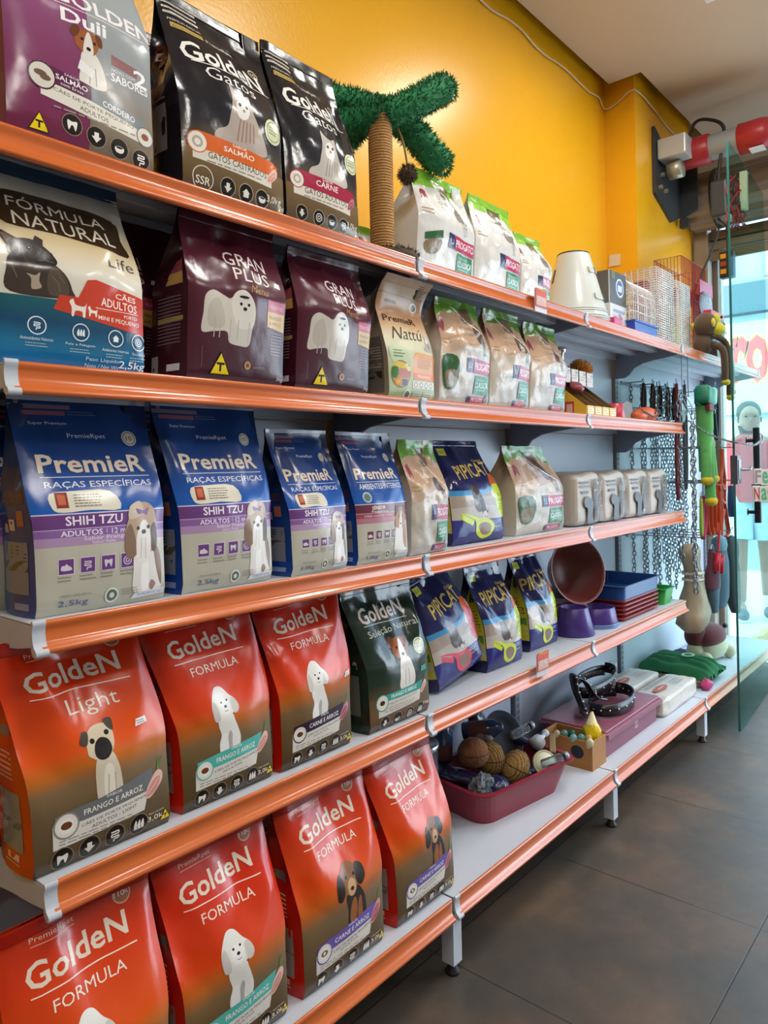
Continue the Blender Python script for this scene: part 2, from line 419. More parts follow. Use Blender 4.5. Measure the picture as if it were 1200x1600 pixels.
def cat2(pts, n=5):
    return [(p.x, p.y) for p in smooth_path([(a, b, 0) for a, b in pts], n, True)]
class Art:
    def __init__(s, W, H, wr=.35, rough=.27): s.W, s.H, s.k, s.wr, s.rough = W, H, W / H, wr, rough; s.items = []; s.rnd = random.Random(7)
    def _a(s, vs, fs, c): s.items.append((vs, fs, c))
    def poly(s, pts, c):
        tr = geometry.tessellate_polygon([[Vector((p[0], p[1], 0)) for p in pts]]); s._a(list(pts), [tuple(t) for t in tr], c)
    def blob(s, pts, c, n=5): s.poly(cat2(pts, n), c)
    def rect(s, u0, v0, u1, v1, c): s._a([(u0, v0), (u1, v0), (u1, v1), (u0, v1)], [(0, 1, 2, 3)], c)
    def ell(s, u, v, ru, rv, c, n=18, a=0):
        P = []
        for i in range(n):
            x = ru * cos(2 * pi * i / n); y = rv * sin(2 * pi * i / n)
            P.append((u + x * cos(a) - y * sin(a), v + (x * sin(a) + y * cos(a)) * s.k))
        s._a(P, [tuple(range(n))], c)
    def circ(s, u, v, r, c, n=18): s.ell(u, v, r, r, c, n)
    def ring(s, u, v, r, w, c, n=20):
        P = []
        for i in range(n):
            for q in (r, r - w): P.append((u + q * cos(2 * pi * i / n), v + q * sin(2 * pi * i / n) * s.k))
        s._a(P, [(2 * i, 2 * ((i + 1) % n), 2 * ((i + 1) % n) + 1, 2 * i + 1) for i in range(n)], c)
    def line(s, pts, w, c):
        for (a, b) in zip(pts[:-1], pts[1:]):
            dx, dy = b[0] - a[0], (b[1] - a[1]) / s.k; l = sqrt(dx * dx + dy * dy) or 1; nx, ny = -dy / l * w / 2, dx / l * w / 2 * s.k
            s._a([(a[0] - nx, a[1] - ny), (b[0] - nx, b[1] - ny), (b[0] + nx, b[1] + ny), (a[0] + nx, a[1] + ny)], [(0, 1, 2, 3)], c)
    def text(s, t, u, v, w, h, c, bold=0.0, slope=0.0, shear=0.0):
        """box fit: centre (u,v), width w of the front, height h of the front"""
        vs, fs, _ = glyphs(t, bold, shear)
        s._a([(u + x * w, v + y * h + x * w * slope) for x, y in vs], fs, c)
    def lines(s, u0, v0, u1, v1, n, c, th=.35):
        dv = (v1 - v0) / n
        for i in range(n):
            v = v1 - (i + .5) * dv; u = u0; end = u1 - s.rnd.random() * (u1 - u0) * .25
            while u < end:
                l = (u1 - u0) * s.rnd.uniform(.06, .16); s.rect(u, v - dv * th / 2, min(u + l, end), v + dv * th / 2, c); u += l + (u1 - u0) * .025
    def at(s, u, v, sc, sy=None):
        k = s.k; sy = sy or sc
        return lambda x, y: (u + x * sc, v + y * sy * k)

_nid = [0]
def make_bag(name, W, H, D, base, art, seed=1, wt=1.0, sh=.03, lean=.0, belly=.012, top='zip', seal=None, gus=None, gart=None, wrk=1.0, gmat_rough=.27, NU=24, NV=36, gcol=.46, curl=0.0, fine=.0006, tx=0.0, ext_creases=None, nseal=.055):
    """stand-up film bag. returns a list of (part name, mesh, material list) built once, shared by copies"""
    rnd = random.Random(seed)
    cre = []
    for sgn in (0, 1):
        for q in range(2):
            u0 = sgn + (1 - 2 * sgn) * rnd.uniform(.0, .12); v0 = rnd.uniform(.60, .95)
            cre.append((u0 * W, v0 * H, (u0 + (1 - 2 * sgn) * rnd.uniform(.15, .42)) * W, (v0 - rnd.uniform(.22, .42)) * H, rnd.uniform(-.009, .009), rnd.uniform(.018, .042)))
    for q in range(3):
        u0 = rnd.uniform(.15, .85); cre.append((u0 * W, rnd.uniform(.86, .97) * H, (u0 + rnd.uniform(-.1, .1)) * W, rnd.uniform(.45, .7) * H, rnd.uniform(-.006, .006), rnd.uniform(.014, .028)))
    if ext_creases: cre += [(a * W, b_ * H, c * W, d * H, e, f) for a, b_, c, d, e, f in ext_creases]
    def g(v):
        if v < gcol: return 1 - .06 * v
        t = min(1, (v - gcol) / (.95 - gcol)); t = .6 * t + .4 * t * t * (3 - 2 * t); return (1 - .06 * v) * (1 - t) * .97 + .02
    def Wd(v):
        t = max(0, (v - gcol + .06) / (1.06 - gcol)); t = .7 * t + .3 * t * t * (3 - 2 * t); return W * (1 + (wt - 1) * t) * (1 + sh * exp(-((v - gcol - .08) / .15) ** 2))
    def ym(v): return lean * v ** 1.6 - (curl * max(0, (v - .72) / .28) ** 1.5)
    def front(u, v):
        x = (u - .5) * Wd(v) + tx * v * v; e = 1 - (2 * u - 1) ** 2
        y = -D / 2 * g(v) + ym(v)
        y -= belly * (e ** .7) * sin(pi * min(1, max(0, v) / .86)) ** .8
        if v < .05: y += (.05 - v) / .05 * .007
        X, Z = u * W, v * H
        loose = .25 + .75 * min(1, max(0, (v - .25) / .4))
        if v > .9: loose *= .4
        d = .0045 * wrk * loose * noise.noise((X * 9 + seed * 3.1, Z * 5, seed * .37)) + fine * wrk * noise.noise((X * 40, Z * 30 + seed, seed * 1.7))
        for (ax, az, bx_, bz, am, wd) in cre:
            ux, uz = bx_ - ax, bz - az; l2 = ux * ux + uz * uz; t = max(0, min(1, ((X - ax) * ux + (Z - az) * uz) / l2))
            dd = sqrt((X - ax - ux * t) ** 2 + (Z - az - uz * t) ** 2)
            if dd < wd * 2.2: d += wrk * am * max(0, 1 - dd / wd / 1.6) * (1 - .6 * t) * (.4 + .6 * loose)
        edge = min(1, min(u, 1 - u) / .06); d *= edge
        z = Z - .012 * (1 - e) * (v > .9) * 0
        return Vector((x, y - d, max(0.0005, z)))
    def back(u, v):
        e = 1 - (2 * u - 1) ** 2
        return Vector(((u - .5) * Wd(v) + tx * v * v, D / 2 * g(v) + ym(v) + belly * .5 * e * sin(pi * min(1, v / .86)) - (.05 - v if v < .05 else 0) * .1, max(.0005, v * H)))
    G = [[front(i / NU, j / NV) for j in range(NV + 1)] for i in range(NU + 1)]
    def nrm(i, j):
        a = G[min(i + 1, NU)][j] - G[max(i - 1, 0)][j]; b_ = G[i][min(j + 1, NV)] - G[i][max(j - 1, 0)]
        return a.cross(b_).normalized()
    N = [[nrm(i, j) for j in range(NV + 1)] for i in range(NU + 1)]
    def on(u, v, off):
        fu = min(max(u, 0), 1) * NU; fv = min(max(v, 0), 1) * NV; i = min(int(fu), NU - 1); j = min(int(fv), NV - 1); a = fu - i; c = fv - j
        if c <= a: p = G[i][j] * (1 - a) + G[i + 1][j] * (a - c) + G[i + 1][j + 1] * c
        else: p = G[i][j] * (1 - c) + G[i][j + 1] * (c - a) + G[i + 1][j + 1] * a
        q = (N[i][j] * (1 - a) * (1 - c) + N[i + 1][j] * a * (1 - c) + N[i][j + 1] * (1 - a) * c + N[i + 1][j + 1] * a * c).normalized()
        return p + q * off, q
    # --- pouch: front, back, base, print
    V = []; F = []; FM = []; UV = []; NR = []; mats = [base]
    def vid(p, n, uv): V.append(tuple(p)); NR.append(tuple(n)); UV.append(uv); return len(V) - 1
    idx = [[vid(G[i][j], N[i][j], (i / NU, j / NV)) for j in range(NV + 1)] for i in range(NU + 1)]
    for i in range(NU):
        for j in range(NV): F += [(idx[i][j], idx[i + 1][j], idx[i + 1][j + 1]), (idx[i][j], idx[i + 1][j + 1], idx[i][j + 1])]; FM += [0, 0]
    nb_, nv2 = 6, 12
    bi = [[vid(back(i / nb_, j / nv2), (0, 1, 0), (i / nb_, j / nv2)) for j in range(nv2 + 1)] for i in range(nb_ + 1)]
    for i in range(nb_):
        for j in range(nv2): F.append((bi[i][j], bi[i][j + 1], bi[i + 1][j + 1], bi[i + 1][j])); FM.append(0)
    q = [vid(p, (0, 0, -1), (.5, 0)) for p in (G[0][0], G[NU][0], back(1, 0), back(0, 0))]; F.append((q[3], q[2], q[1], q[0])); FM.append(0)
    q = [vid(p, (0, 0, 1), (.5, 1)) for p in (G[0][NV], G[NU][NV], back(1, 1), back(0, 1))]; F.append((q[0], q[1], q[2], q[3])); FM.append(0)
    # print: all items in one flat bmesh, cut along the film grid, then laid on
    if art and art.items:
        bm = bmesh.new(); lay = bm.faces.layers.int.new('k'); vl = bm.verts.layers.int.new('k')
        for k, (vs, fs, c) in enumerate(art.items):
            bv = [bm.verts.new((x, y, 0)) for x, y in vs]
            for b_ in bv: b_[vl] = k
            for f in fs:
                try: fc = bm.faces.new([bv[i] for i in f])
                except ValueError: continue
                fc[lay] = k
        for a, n in ((0, NU), (1, NV)):
            for i in range(0, n + 1):
                co = [0, 0, 0]; no = [0, 0, 0]; co[a] = i / n; no[a] = 1
                if i in (0, n): bmesh.ops.bisect_plane(bm, geom=bm.verts[:] + bm.edges[:] + bm.faces[:], plane_co=co, plane_no=no, clear_outer=(i == n), clear_inner=(i == 0), dist=1e-6)
                else: bmesh.ops.bisect_plane(bm, geom=bm.verts[:] + bm.edges[:] + bm.faces[:], plane_co=co, plane_no=no, dist=1e-6)
        for k in range(1 - NV, NU): bmesh.ops.bisect_plane(bm, geom=bm.verts[:] + bm.edges[:] + bm.faces[:], plane_co=(k / NU, 0, 0), plane_no=(NU, -NV, 0), dist=1e-6)
        bm.verts.index_update(); cols = {}
        for f in bm.faces:
            k = f[lay]; c = art.items[k][2]; m = c if not isinstance(c, str) else film(c, art.rough, art.wr)
            if m not in mats: mats.append(m)
            ii = []
            area_ok = f.calc_area() > 1e-10
            if not area_ok: continue
            flip = f.normal.z < 0
            for vt in f.verts:
                key = (vt.index, k)
                if key not in cols:
                    p, n = on(vt.co.x, vt.co.y, .0004 + .000012 * k); cols[key] = vid(p, n, (vt.co.x, vt.co.y))
                ii.append(cols[key])
            if flip: ii.reverse()
            if len(set(ii)) >= 3: F.append(tuple(ii)); FM.append(mats.index(m))
        bm.free()
    me = bpy.data.meshes.new('pouch'); me.from_pydata(V, [], F)
    for m in mats: me.materials.append(m)
    me.polygons.foreach_set('material_index', FM); me.polygons.foreach_set('use_smooth', [True] * len(F))
    ul = me.uv_layers.new(name='UVMap'); ul.data.foreach_set('uv', [c for l in me.loops for c in UV[l.vertex_index]])
    me.update(); me.normals_split_custom_set_from_vertices(NR)
    parts = [('pouch', me)]
    # --- side gussets, folded inwards towards the top
    gm = gus if gus is not None else base
    for sgn in (0, 1):
        b = mb(gm, True); cols_n = 8; nv3 = 24; vs = []; uvs = []
        def gp(c, j):
            f0 = G[sgn * NU][0]; v = j / nv3
            jj = v * NV; j0 = min(int(jj), NV - 1); a = jj - j0; fr = G[sgn * NU][j0] * (1 - a) + G[sgn * NU][j0 + 1] * a; bk = back(sgn, v)
            t = c / cols_n; p = fr.lerp(bk, t)
            k = 1 - abs(2 * t - 1); full = 1 - g(v)
            inw = -.007 * (1 - full) * sin(pi * t) + full * k * D * .42 + .002 * noise.noise((t * 5, v * 11, seed + sgn))
            p.x += inw * (1 if sgn == 0 else -1); return p
        for c in range(cols_n + 1):
            for j in range(nv3 + 1): vs.append(gp(c, j)); uvs.append((c / cols_n, j / nv3))
        fs = []
        for c in range(cols_n):
            for j in range(nv3):
                f = (c * (nv3 + 1) + j, c * (nv3 + 1) + j + 1, (c + 1) * (nv3 + 1) + j + 1, (c + 1) * (nv3 + 1) + j); fs.append(f if sgn else f[::-1])
        b.add(vs, fs, True)
        nuv = list(uvs)
        if gart:
            for (t0, v0, t1, v1, colr) in gart(sgn):
                n1 = max(1, int((t1 - t0) * 6)); n2 = max(1, int((v1 - v0) * 24)); b.mat(film(colr, gmat_rough)); o = []
                for a in range(n1 + 1):
                    for c in range(n2 + 1):
                        t = t0 + (t1 - t0) * a / n1; v = v0 + (v1 - v0) * c / n2
                        tt = t * cols_n; c0 = min(int(tt), cols_n - 1); j = v * nv3; j0 = min(int(j), nv3 - 1); fa = tt - c0; fb = j - j0
                        p = vs[c0 * (nv3 + 1) + j0] * (1 - fa) * (1 - fb) + vs[(c0 + 1) * (nv3 + 1) + j0] * fa * (1 - fb) + vs[c0 * (nv3 + 1) + j0 + 1] * (1 - fa) * fb + vs[(c0 + 1) * (nv3 + 1) + j0 + 1] * fa * fb
                        o.append(p + Vector((-.0007 if sgn == 0 else .0007, 0, 0))); nuv.append((t, v))
                ff = []
                for a in range(n1):
                    for c in range(n2):
                        f = (a * (n2 + 1) + c, a * (n2 + 1) + c + 1, (a + 1) * (n2 + 1) + c + 1, (a + 1) * (n2 + 1) + c); ff.append(f if sgn else f[::-1])
                b.add(o, ff, True)
        gme = b.mesh('side_gusset'); gl_ = gme.uv_layers.new(name='UVMap'); gl_.data.foreach_set('uv', [c for l in gme.loops for c in nuv[l.vertex_index]])
        parts.append(('side_gusset', gme))
    # --- seal strip along the top edge, with pressed ribs
    sm_ = seal if seal is not None else base
    b = mb(sm_, True); v0 = 1 - nseal; n2 = 8; vs = []; fs = []
    for i in range(NU + 1):
        for j in range(n2 + 1):
            p, n = on(i / NU, v0 + nseal * j / n2, .0011 + (.0009 if j % 2 else 0)); vs.append(p)
    for i in range(NU):
        for j in range(n2): fs.append((i * (n2 + 1) + j, (i + 1) * (n2 + 1) + j, (i + 1) * (n2 + 1) + j + 1, i * (n2 + 1) + j + 1))
    b.add(vs, fs); tme = b.mesh('top_seal'); tu = tme.uv_layers.new(name='UVMap'); tu.data.foreach_set('uv', [c for l in tme.loops for c in (.5, v0 + .02)]); parts.append(('top_seal', tme))
    return parts
def put_bag(parts, name, label, x, y, z, rz=0.0, group=None, rot=None, cat='bag'):
    t = thing(name, label, cat, (x, y, z), rz, group, rot)
    for n, me in parts:
        o = bpy.data.objects.new(n, me); COL.objects.link(o); o.parent = t
    return t

# ------------------------------------------------------------------ small printed pictures
def icon(a, u, v, r, kind, dark='#1c1612', light='#ece6da', sq=False, ringc=None):
    if sq:
        a.rect(u - r, v - r * a.k, u + r, v + r * a.k, light); a.rect(u - r * .9, v - r * a.k * .9, u + r * .9, v + r * a.k * .9, dark)
    else:
        a.circ(u, v, r, dark)
        if ringc: a.ring(u, v, r * 1.12, r * .08, ringc)
    L = a.at(u, v, r)
    if kind == 'tooth': a.blob([L(-.5, .4), L(0, .3), L(.5, .4), L(.5, -.1), L(.35, -.6), L(.15, -.15), L(0, -.05), L(-.15, -.15), L(-.35, -.6), L(-.5, -.1)], light, 3)
    elif kind == 'hand': a.poly([L(-.25, .45), L(.25, .45), L(.25, 0), L(.55, 0), L(0, -.6), L(-.55, 0), L(-.25, 0)], light)
    elif kind == 'bowl': a.blob([L(-.55, .05), L(0, .25), L(.55, .05), L(.4, -.4), L(0, -.5), L(-.4, -.4)], light, 3); a.ell(u, v + .08 * r * a.k, r * .4, r * .12, dark)
    elif kind == 'gut': a.line([L(-.45, .4), L(.4, .4), L(.4, .15), L(-.4, .15), L(-.4, -.1), L(.4, -.1), L(.4, -.35), L(-.1, -.35), L(-.1, -.65)], r * .14, light)
    elif kind == 'hair':
        for x in (-.4, 0, .4): a.blob([L(x - .12, -.4), L(x - .18, 0), L(x + .05, .5), L(x + .16, 0), L(x + .12, -.4)], light, 3)
        a.line([L(-.6, -.45), L(.6, -.45)], r * .1, light)
    elif kind == 'house': a.poly([L(-.55, 0), L(0, .5), L(.55, 0), L(.4, 0), L(.4, -.5), L(-.4, -.5), L(-.4, 0)], light)
    elif kind == 'poo': a.blob([L(-.6, -.45), L(-.55, .1), L(-.15, .15), L(0, .35), L(.3, .1), L(.6, -.1), L(.6, -.45)], light, 3)
    elif kind == 'dog': a.blob([L(-.55, .3), L(-.2, .1), L(.4, .15), L(.5, -.2), L(.4, -.5), L(.25, -.15), L(-.2, -.15), L(-.3, -.5), L(-.45, -.1)], light, 3)
    elif kind == 'spiral': a.ring(u, v, r * .6, r * .12, light); a.ring(u, v, r * .3, r * .12, light)
def poodle(a, u, v, s, sy=None, W_='#e9e6e0', S_='#cfcac4', D_='#b4aeaa'):
    L = a.at(u, v, s, sy)
    a.blob([L(-.22, .0), L(-.26, .18), L(-.2, .36), L(-.26, .55), L(-.22, .70), L(.12, .72), L(.2, .58), L(.28, .4), L(.34, .22), L(.3, .05), L(.1, .0)], W_)
    a.blob([L(-.02, .02), L(-.02, .3), L(.06, .4), L(.12, .2), L(.1, .0)], D_); a.blob([L(.1, .04), L(.1, .32), L(.2, .44), L(.3, .26), L(.28, .02)], W_); a.blob([L(-.22, .02), L(-.2, .3), L(-.08, .38), L(-.02, .18), L(-.04, .0)], '#f1eeea')
    a.blob([L(-.34, .72), L(-.36, .92), L(-.28, 1.12), L(-.15, 1.26), L(.02, 1.24), L(.16, 1.08), L(.3, .96), L(.36, .82), L(.3, .72), L(.2, .74), L(.1, .7), L(-.1, .66), L(-.2, .62)], W_)
    a.blob([L(-.34, .66), L(-.36, .9), L(-.28, 1.02), L(-.22, .9), L(-.2, .66)], S_); a.blob([L(.18, .74), L(.16, .96), L(.26, 1.0), L(.36, .84), L(.3, .72)], S_)
    a.blob([L(-.14, .76), L(-.16, .92), L(-.08, 1.02), L(.08, 1.0), L(.14, .9), L(.08, .76), L(-.02, .72)], '#f0eeea')
    a.circ(*L(-.09, .97), .026 * s, '#2a2422', 8); a.circ(*L(.07, .985), .026 * s, '#2a2422', 8); a.ell(*L(.0, .88), .04 * s, .034 * s, '#26201f', 8); a.line([L(-.05, .8), L(.0, .79), L(.05, .805)], .014 * s, '#6b5f5b')
def pug(a, u, v, s, sy=None):
    L = a.at(u, v, s, sy); B = '#d9cbb4'
    a.blob([L(-.2, 0), L(-.24, .3), L(-.22, .62), L(-.1, .8), L(.14, .78), L(.28, .55), L(.34, .3), L(.36, .05), L(.26, .0), L(.0, .06)], B)
    a.blob([L(-.04, .04), L(-.06, .4), L(.02, .58), L(.16, .5), L(.2, .1)], '#eae0d0'); a.line([L(.02, .05), L(.04, .4)], .02 * s, '#a8977f'); a.line([L(.2, .05), L(.19, .4)], .02 * s, '#a8977f')
    a.blob([L(-.34, .82), L(-.3, 1.06), L(-.14, 1.2), L(.1, 1.22), L(.26, 1.12), L(.26, .9), L(.14, .74), L(-.12, .68), L(-.26, .74)], '#d3c3a6')
    a.blob([L(-.46, 1.0), L(-.36, 1.16), L(-.24, 1.14), L(-.32, .96)], '#4a3f37'); a.blob([L(.14, 1.26), L(.32, 1.26), L(.3, 1.08), L(.2, 1.12)], '#4a3f37')
    a.blob([L(-.2, .78), L(-.16, .94), L(-.02, 1.02), L(.14, .96), L(.18, .8), L(.06, .68), L(-.1, .68)], '#231d1b')
    a.circ(*L(-.2, 1.0), .055 * s, '#1d1715', 10); a.circ(*L(.14, 1.07), .055 * s, '#1d1715', 10); a.ell(*L(-.01, .9), .05 * s, .03 * s, '#0c0a0a', 8)
def puppy(a, u, v, s, sy=None):
    L = a.at(u, v, s, sy); K = '#2b211c'; T = '#9a5a2c'
    a.blob([L(-.12, 0), L(-.14, .3), L(-.18, .6), L(.1, .72), L(.32, .5), L(.42, .25), L(.4, .06), L(.2, .0)], K)
    a.blob([L(-.06, .02), L(-.08, .3), L(.02, .5), L(.12, .4), L(.1, .05)], T); a.blob([L(.16, .06), L(.16, .35), L(.24, .46), L(.3, .2), L(.3, .06)], T)
    a.blob([L(-.3, .74), L(-.26, 1.0), L(-.1, 1.14), L(.1, 1.1), L(.2, .94), L(.16, .72), L(.04, .56), L(-.12, .6)], '#8a5a38')
    a.blob([L(-.42, .62), L(-.4, .86), L(-.28, 1.02), L(-.2, .84), L(-.22, .64), L(-.32, .54)], K); a.blob([L(.16, .72), L(.14, .94), L(.2, 1.06), L(.36, .98), L(.4, .78), L(.28, .66)], K)
    a.blob([L(-.1, .6), L(-.12, .76), L(0, .86), L(.12, .76), L(.08, .6), L(0, .55)], '#c59a72'); a.ell(*L(.0, .68), .055 * s, .04 * s, '#140f0d', 8); a.circ(*L(-.12, .9), .035 * s, '#1a1310', 8); a.circ(*L(.1, .9), .035 * s, '#1a1310', 8)
def shihtzu(a, u, v, s, sy=None, C='#8a6c58'):
    L = a.at(u, v, s, sy)
    a.blob([L(-.2, 0), L(-.24, .4), L(-.2, .8), L(.0, .95), L(.24, .9), L(.4, .6), L(.44, .2), L(.36, .0)], '#e2ddd8'); a.blob([L(.3, .5), L(.26, .86), L(.4, .7), L(.46, .4), L(.44, .1), L(.38, .2)], C)
    a.blob([L(-.04, .04), L(-.04, .5), L(.08, .7), L(.14, .3), L(.1, .02)], '#f3efec'); a.blob([L(.14, .1), L(.2, .2), L(.3, .12), L(.2, .02)], '#9a7f76')
    a.blob([L(-.4, .72), L(-.42, 1.05), L(-.34, 1.3), L(-.2, 1.5), L(.06, 1.56), L(.26, 1.46), L(.34, 1.2), L(.34, .95), L(.3, .76), L(.1, .66), L(-.16, .66)], '#b79a83')
    a.blob([L(-.42, .7), L(-.42, 1.05), L(-.3, 1.2), L(-.2, 1.0), L(-.16, .7), L(-.3, .6)], C); a.blob([L(.22, .72), L(.2, 1.1), L(.3, 1.2), L(.36, 1.0), L(.34, .74)], '#5d4639')
    a.blob([L(-.14, .56), L(-.16, .95), L(-.02, 1.24), L(.12, 1.2), L(.2, .95), L(.16, .6), L(.02, .5)], '#e9e3dc')
    a.blob([L(-.34, 1.3), L(-.3, 1.5), L(-.05, 1.58), L(.0, 1.42), L(-.15, 1.3)], '#cbb8a4')
    a.circ(*L(-.12, 1.12), .045 * s, '#1c1413', 8); a.circ(*L(.14, 1.13), .045 * s, '#1c1413', 8); a.ell(*L(.02, 1.05), .06 * s, .05 * s, '#17100f', 8); a.blob([L(-.12, 1.36), L(-.16, 1.46), L(.0, 1.42), L(.14, 1.46), L(.1, 1.34), L(.0, 1.37)], '#7c4b86')
    a.line([L(-.06, .6), L(-.04, .95)], .02 * s, '#c9bfb6'); a.line([L(.06, .58), L(.06, .95)], .02 * s, '#c9bfb6')
def maltese(a, u, v, s, sy=None):
    L = a.at(u, v, s, sy); C = '#cfc6bb'
    a.blob([L(-.62, -.02), L(-.6, .3), L(-.56, .6), L(-.4, .72), L(-.2, .66), L(-.08, .62), L(.04, .72), L(.24, .74), L(.38, .58), L(.4, .3), L(.36, .1), L(.3, -.18), L(.1, -.2), L(-.1, -.16), L(-.16, .02), L(-.4, .0)], C)
    a.blob([L(-.02, .3), L(-.06, .56), L(.04, .76), L(.22, .8), L(.38, .62), L(.42, .36), L(.36, .16), L(.16, .1), L(.04, .16)], '#ddd5cb'); a.blob([L(-.5, .1), L(-.5, .45), L(-.3, .6), L(-.2, .3), L(-.24, .08)], '#bfb5a9')
    for x in (-.4, -.3, -.1, .05, .28): a.line([L(x, -.1), L(x + .02, .25)], .018 * s, '#b5aba0')
    a.circ(*L(.12, .55), .028 * s, '#1a1413', 8); a.circ(*L(.27, .55), .028 * s, '#1a1413', 8); a.ell(*L(.2, .47), .04 * s, .032 * s, '#141010', 8); a.ell(*L(.18, .68), .1 * s, .025 * s, '#1c1718', 8)
def russell(a, u, v, s, sy=None):
    L = a.at(u, v, s, sy); Wc = '#ded8cf'
    a.blob([L(-.2, 0), L(-.2, .35), L(-.16, .7), L(.0, .82), L(.2, .72), L(.36, .4), L(.4, .1), L(.3, .0)], Wc); a.line([L(.0, .04), L(.02, .45)], .025 * s, '#a79d93'); a.line([L(.16, .04), L(.14, .45)], .025 * s, '#a79d93')
    a.blob([L(-.3, .88), L(-.26, 1.16), L(-.1, 1.26), L(.12, 1.24), L(.24, 1.1), L(.2, .86), L(.06, .7), L(-.12, .72)], '#9b5a33'); a.blob([L(-.4, 1.1), L(-.3, 1.3), L(-.18, 1.22), L(-.28, 1.02)], '#6b3b22'); a.blob([L(.16, 1.24), L(.3, 1.22), L(.32, 1.0), L(.22, 1.0)], '#6b3b22')
    a.blob([L(-.12, .72), L(-.1, .95), L(-.03, 1.2), L(.04, 1.2), L(.1, .95), L(.1, .74), L(.0, .68)], Wc); a.ell(*L(.0, .84), .055 * s, .045 * s, '#15100f', 8); a.circ(*L(-.14, 1.02), .035 * s, '#17110f', 8); a.circ(*L(.14, 1.02), .035 * s, '#17110f', 8)
def bulldog(a, u, v, s, sy=None):
    L = a.at(u, v, s, sy); K = '#2b2523'
    a.blob([L(-.45, -.05), L(-.48, .35), L(-.40, .6), L(-.1, .64), L(.2, .56), L(.42, .36), L(.52, .12), L(.5, -.05)], '#40362f')
    a.blob([L(.16, -.02), L(.14, .34), L(.28, .46), L(.42, .3), L(.46, .02)], '#574a40'); a.line([L(.2, .3), L(.3, .2), L(.32, .05)], .02 * s, '#6f5f52'); a.line([L(.3, .38), L(.4, .2)], .015 * s, '#6f5f52')
    a.poly([L(-.40, .72), L(-.54, 1.0), L(-.47, 1.06), L(-.24, .93)], K); a.poly([L(-.40, .80), L(-.50, .99), L(-.45, 1.01), L(-.32, .92)], '#6a544a'); a.poly([L(-.02, .92), L(.04, 1.05), L(.15, .98), L(.13, .84)], K)
    a.blob([L(-.38, .54), L(-.43, .78), L(-.30, .92), L(-.05, .96), L(.12, .87), L(.26, .70), L(.30, .54), L(.12, .44), L(-.14, .44)], K)
    a.blob([L(-.02, .48), L(-.02, .64), L(.10, .76), L(.24, .70), L(.30, .56), L(.14, .46)], '#1b1715'); a.ell(*L(.19, .71), .07 * s, .045 * s, '#080707', 10); a.line([L(.0, .56), L(.12, .58), L(.26, .55)], .016 * s, '#5f5048')
    a.circ(*L(-.10, .77), .06 * s, '#4d423c', 10); a.circ(*L(-.10, .77), .04 * s, '#0d0a09', 10); a.circ(*L(-.09, .78), .012 * s, '#d9d2ca', 6); a.line([L(-.3, .7), L(-.2, .62), L(-.16, .5)], .016 * s, '#4d423c'); a.line([L(-.02, .86), L(.06, .8)], .016 * s, '#4d423c')
    a.blob([L(-.12, .04), L(-.12, .22), L(-.18, .3), L(-.06, .28), L(.02, .34), L(.0, .2), L(.03, .08)], '#ab9a88'); a.line([L(-.4, .42), L(-.33, .2)], .02 * s, '#6f6157')
def collie(a, u, v, s, sy=None):
    L = a.at(u, v, s, sy)
    a.blob([L(-.3, 0), L(-.34, .5), L(-.26, .9), L(.1, 1.0), L(.34, .8), L(.4, .3), L(.34, .0)], '#e3ddd5'); a.blob([L(.2, .3), L(.18, .9), L(.36, .85), L(.42, .5), L(.42, .1)], '#a9713f')
    a.blob([L(-.34, .86), L(-.36, 1.2), L(-.3, 1.44), L(-.1, 1.46), L(.1, 1.46), L(.3, 1.4), L(.32, 1.1), L(.28, .86), L(.0, .76)], '#b27a45'); a.blob([L(-.34, 1.2), L(-.34, 1.5), L(-.16, 1.42)], '#4a3222'); a.blob([L(.3, 1.2), L(.3, 1.5), L(.12, 1.42)], '#4a3222')
    a.blob([L(-.1, .8), L(-.08, 1.05), L(-.02, 1.3), L(.04, 1.3), L(.1, 1.05), L(.1, .8), L(0, .72)], '#e6e0d8'); a.ell(*L(.0, .92), .05 * s, .04 * s, '#15100f', 8); a.circ(*L(-.14, 1.16), .035 * s, '#17110f', 8); a.circ(*L(.14, 1.16), .035 * s, '#17110f', 8)
def catpic(a, u, v, s, C='#5a4a40', L2='#c9bdb0'):
    L = a.at(u, v, s)
    a.blob([L(-.3, .5), L(-.34, .9), L(-.2, 1.06), L(.0, 1.0), L(.16, .7), L(.3, .4), L(.44, .1), L(.36, -.02), L(.2, .1), L(.08, .3), L(-.1, .3)], C)
    a.blob([L(.16, .06), L(.14, .26), L(.28, .32), L(.42, .16), L(.44, .0), L(.3, -.06)], L2); a.poly([L(.12, .3), L(.14, .42), L(.22, .34)], C); a.poly([L(.34, .3), L(.42, .38), L(.42, .24)], C)
    for k in range(4): a.line([L(-.26 + k * .09, .5 + k * .02), L(-.2 + k * .1, .95 - k * .1)], .03 * s, '#3a2f29')
    a.circ(*L(.24, .16), .025 * s, '#20302a', 8); a.circ(*L(.37, .14), .025 * s, '#20302a', 8); a.circ(*L(.3, -.1), .05 * s, L2, 8); a.circ(*L(.44, -.06), .05 * s, L2, 8)
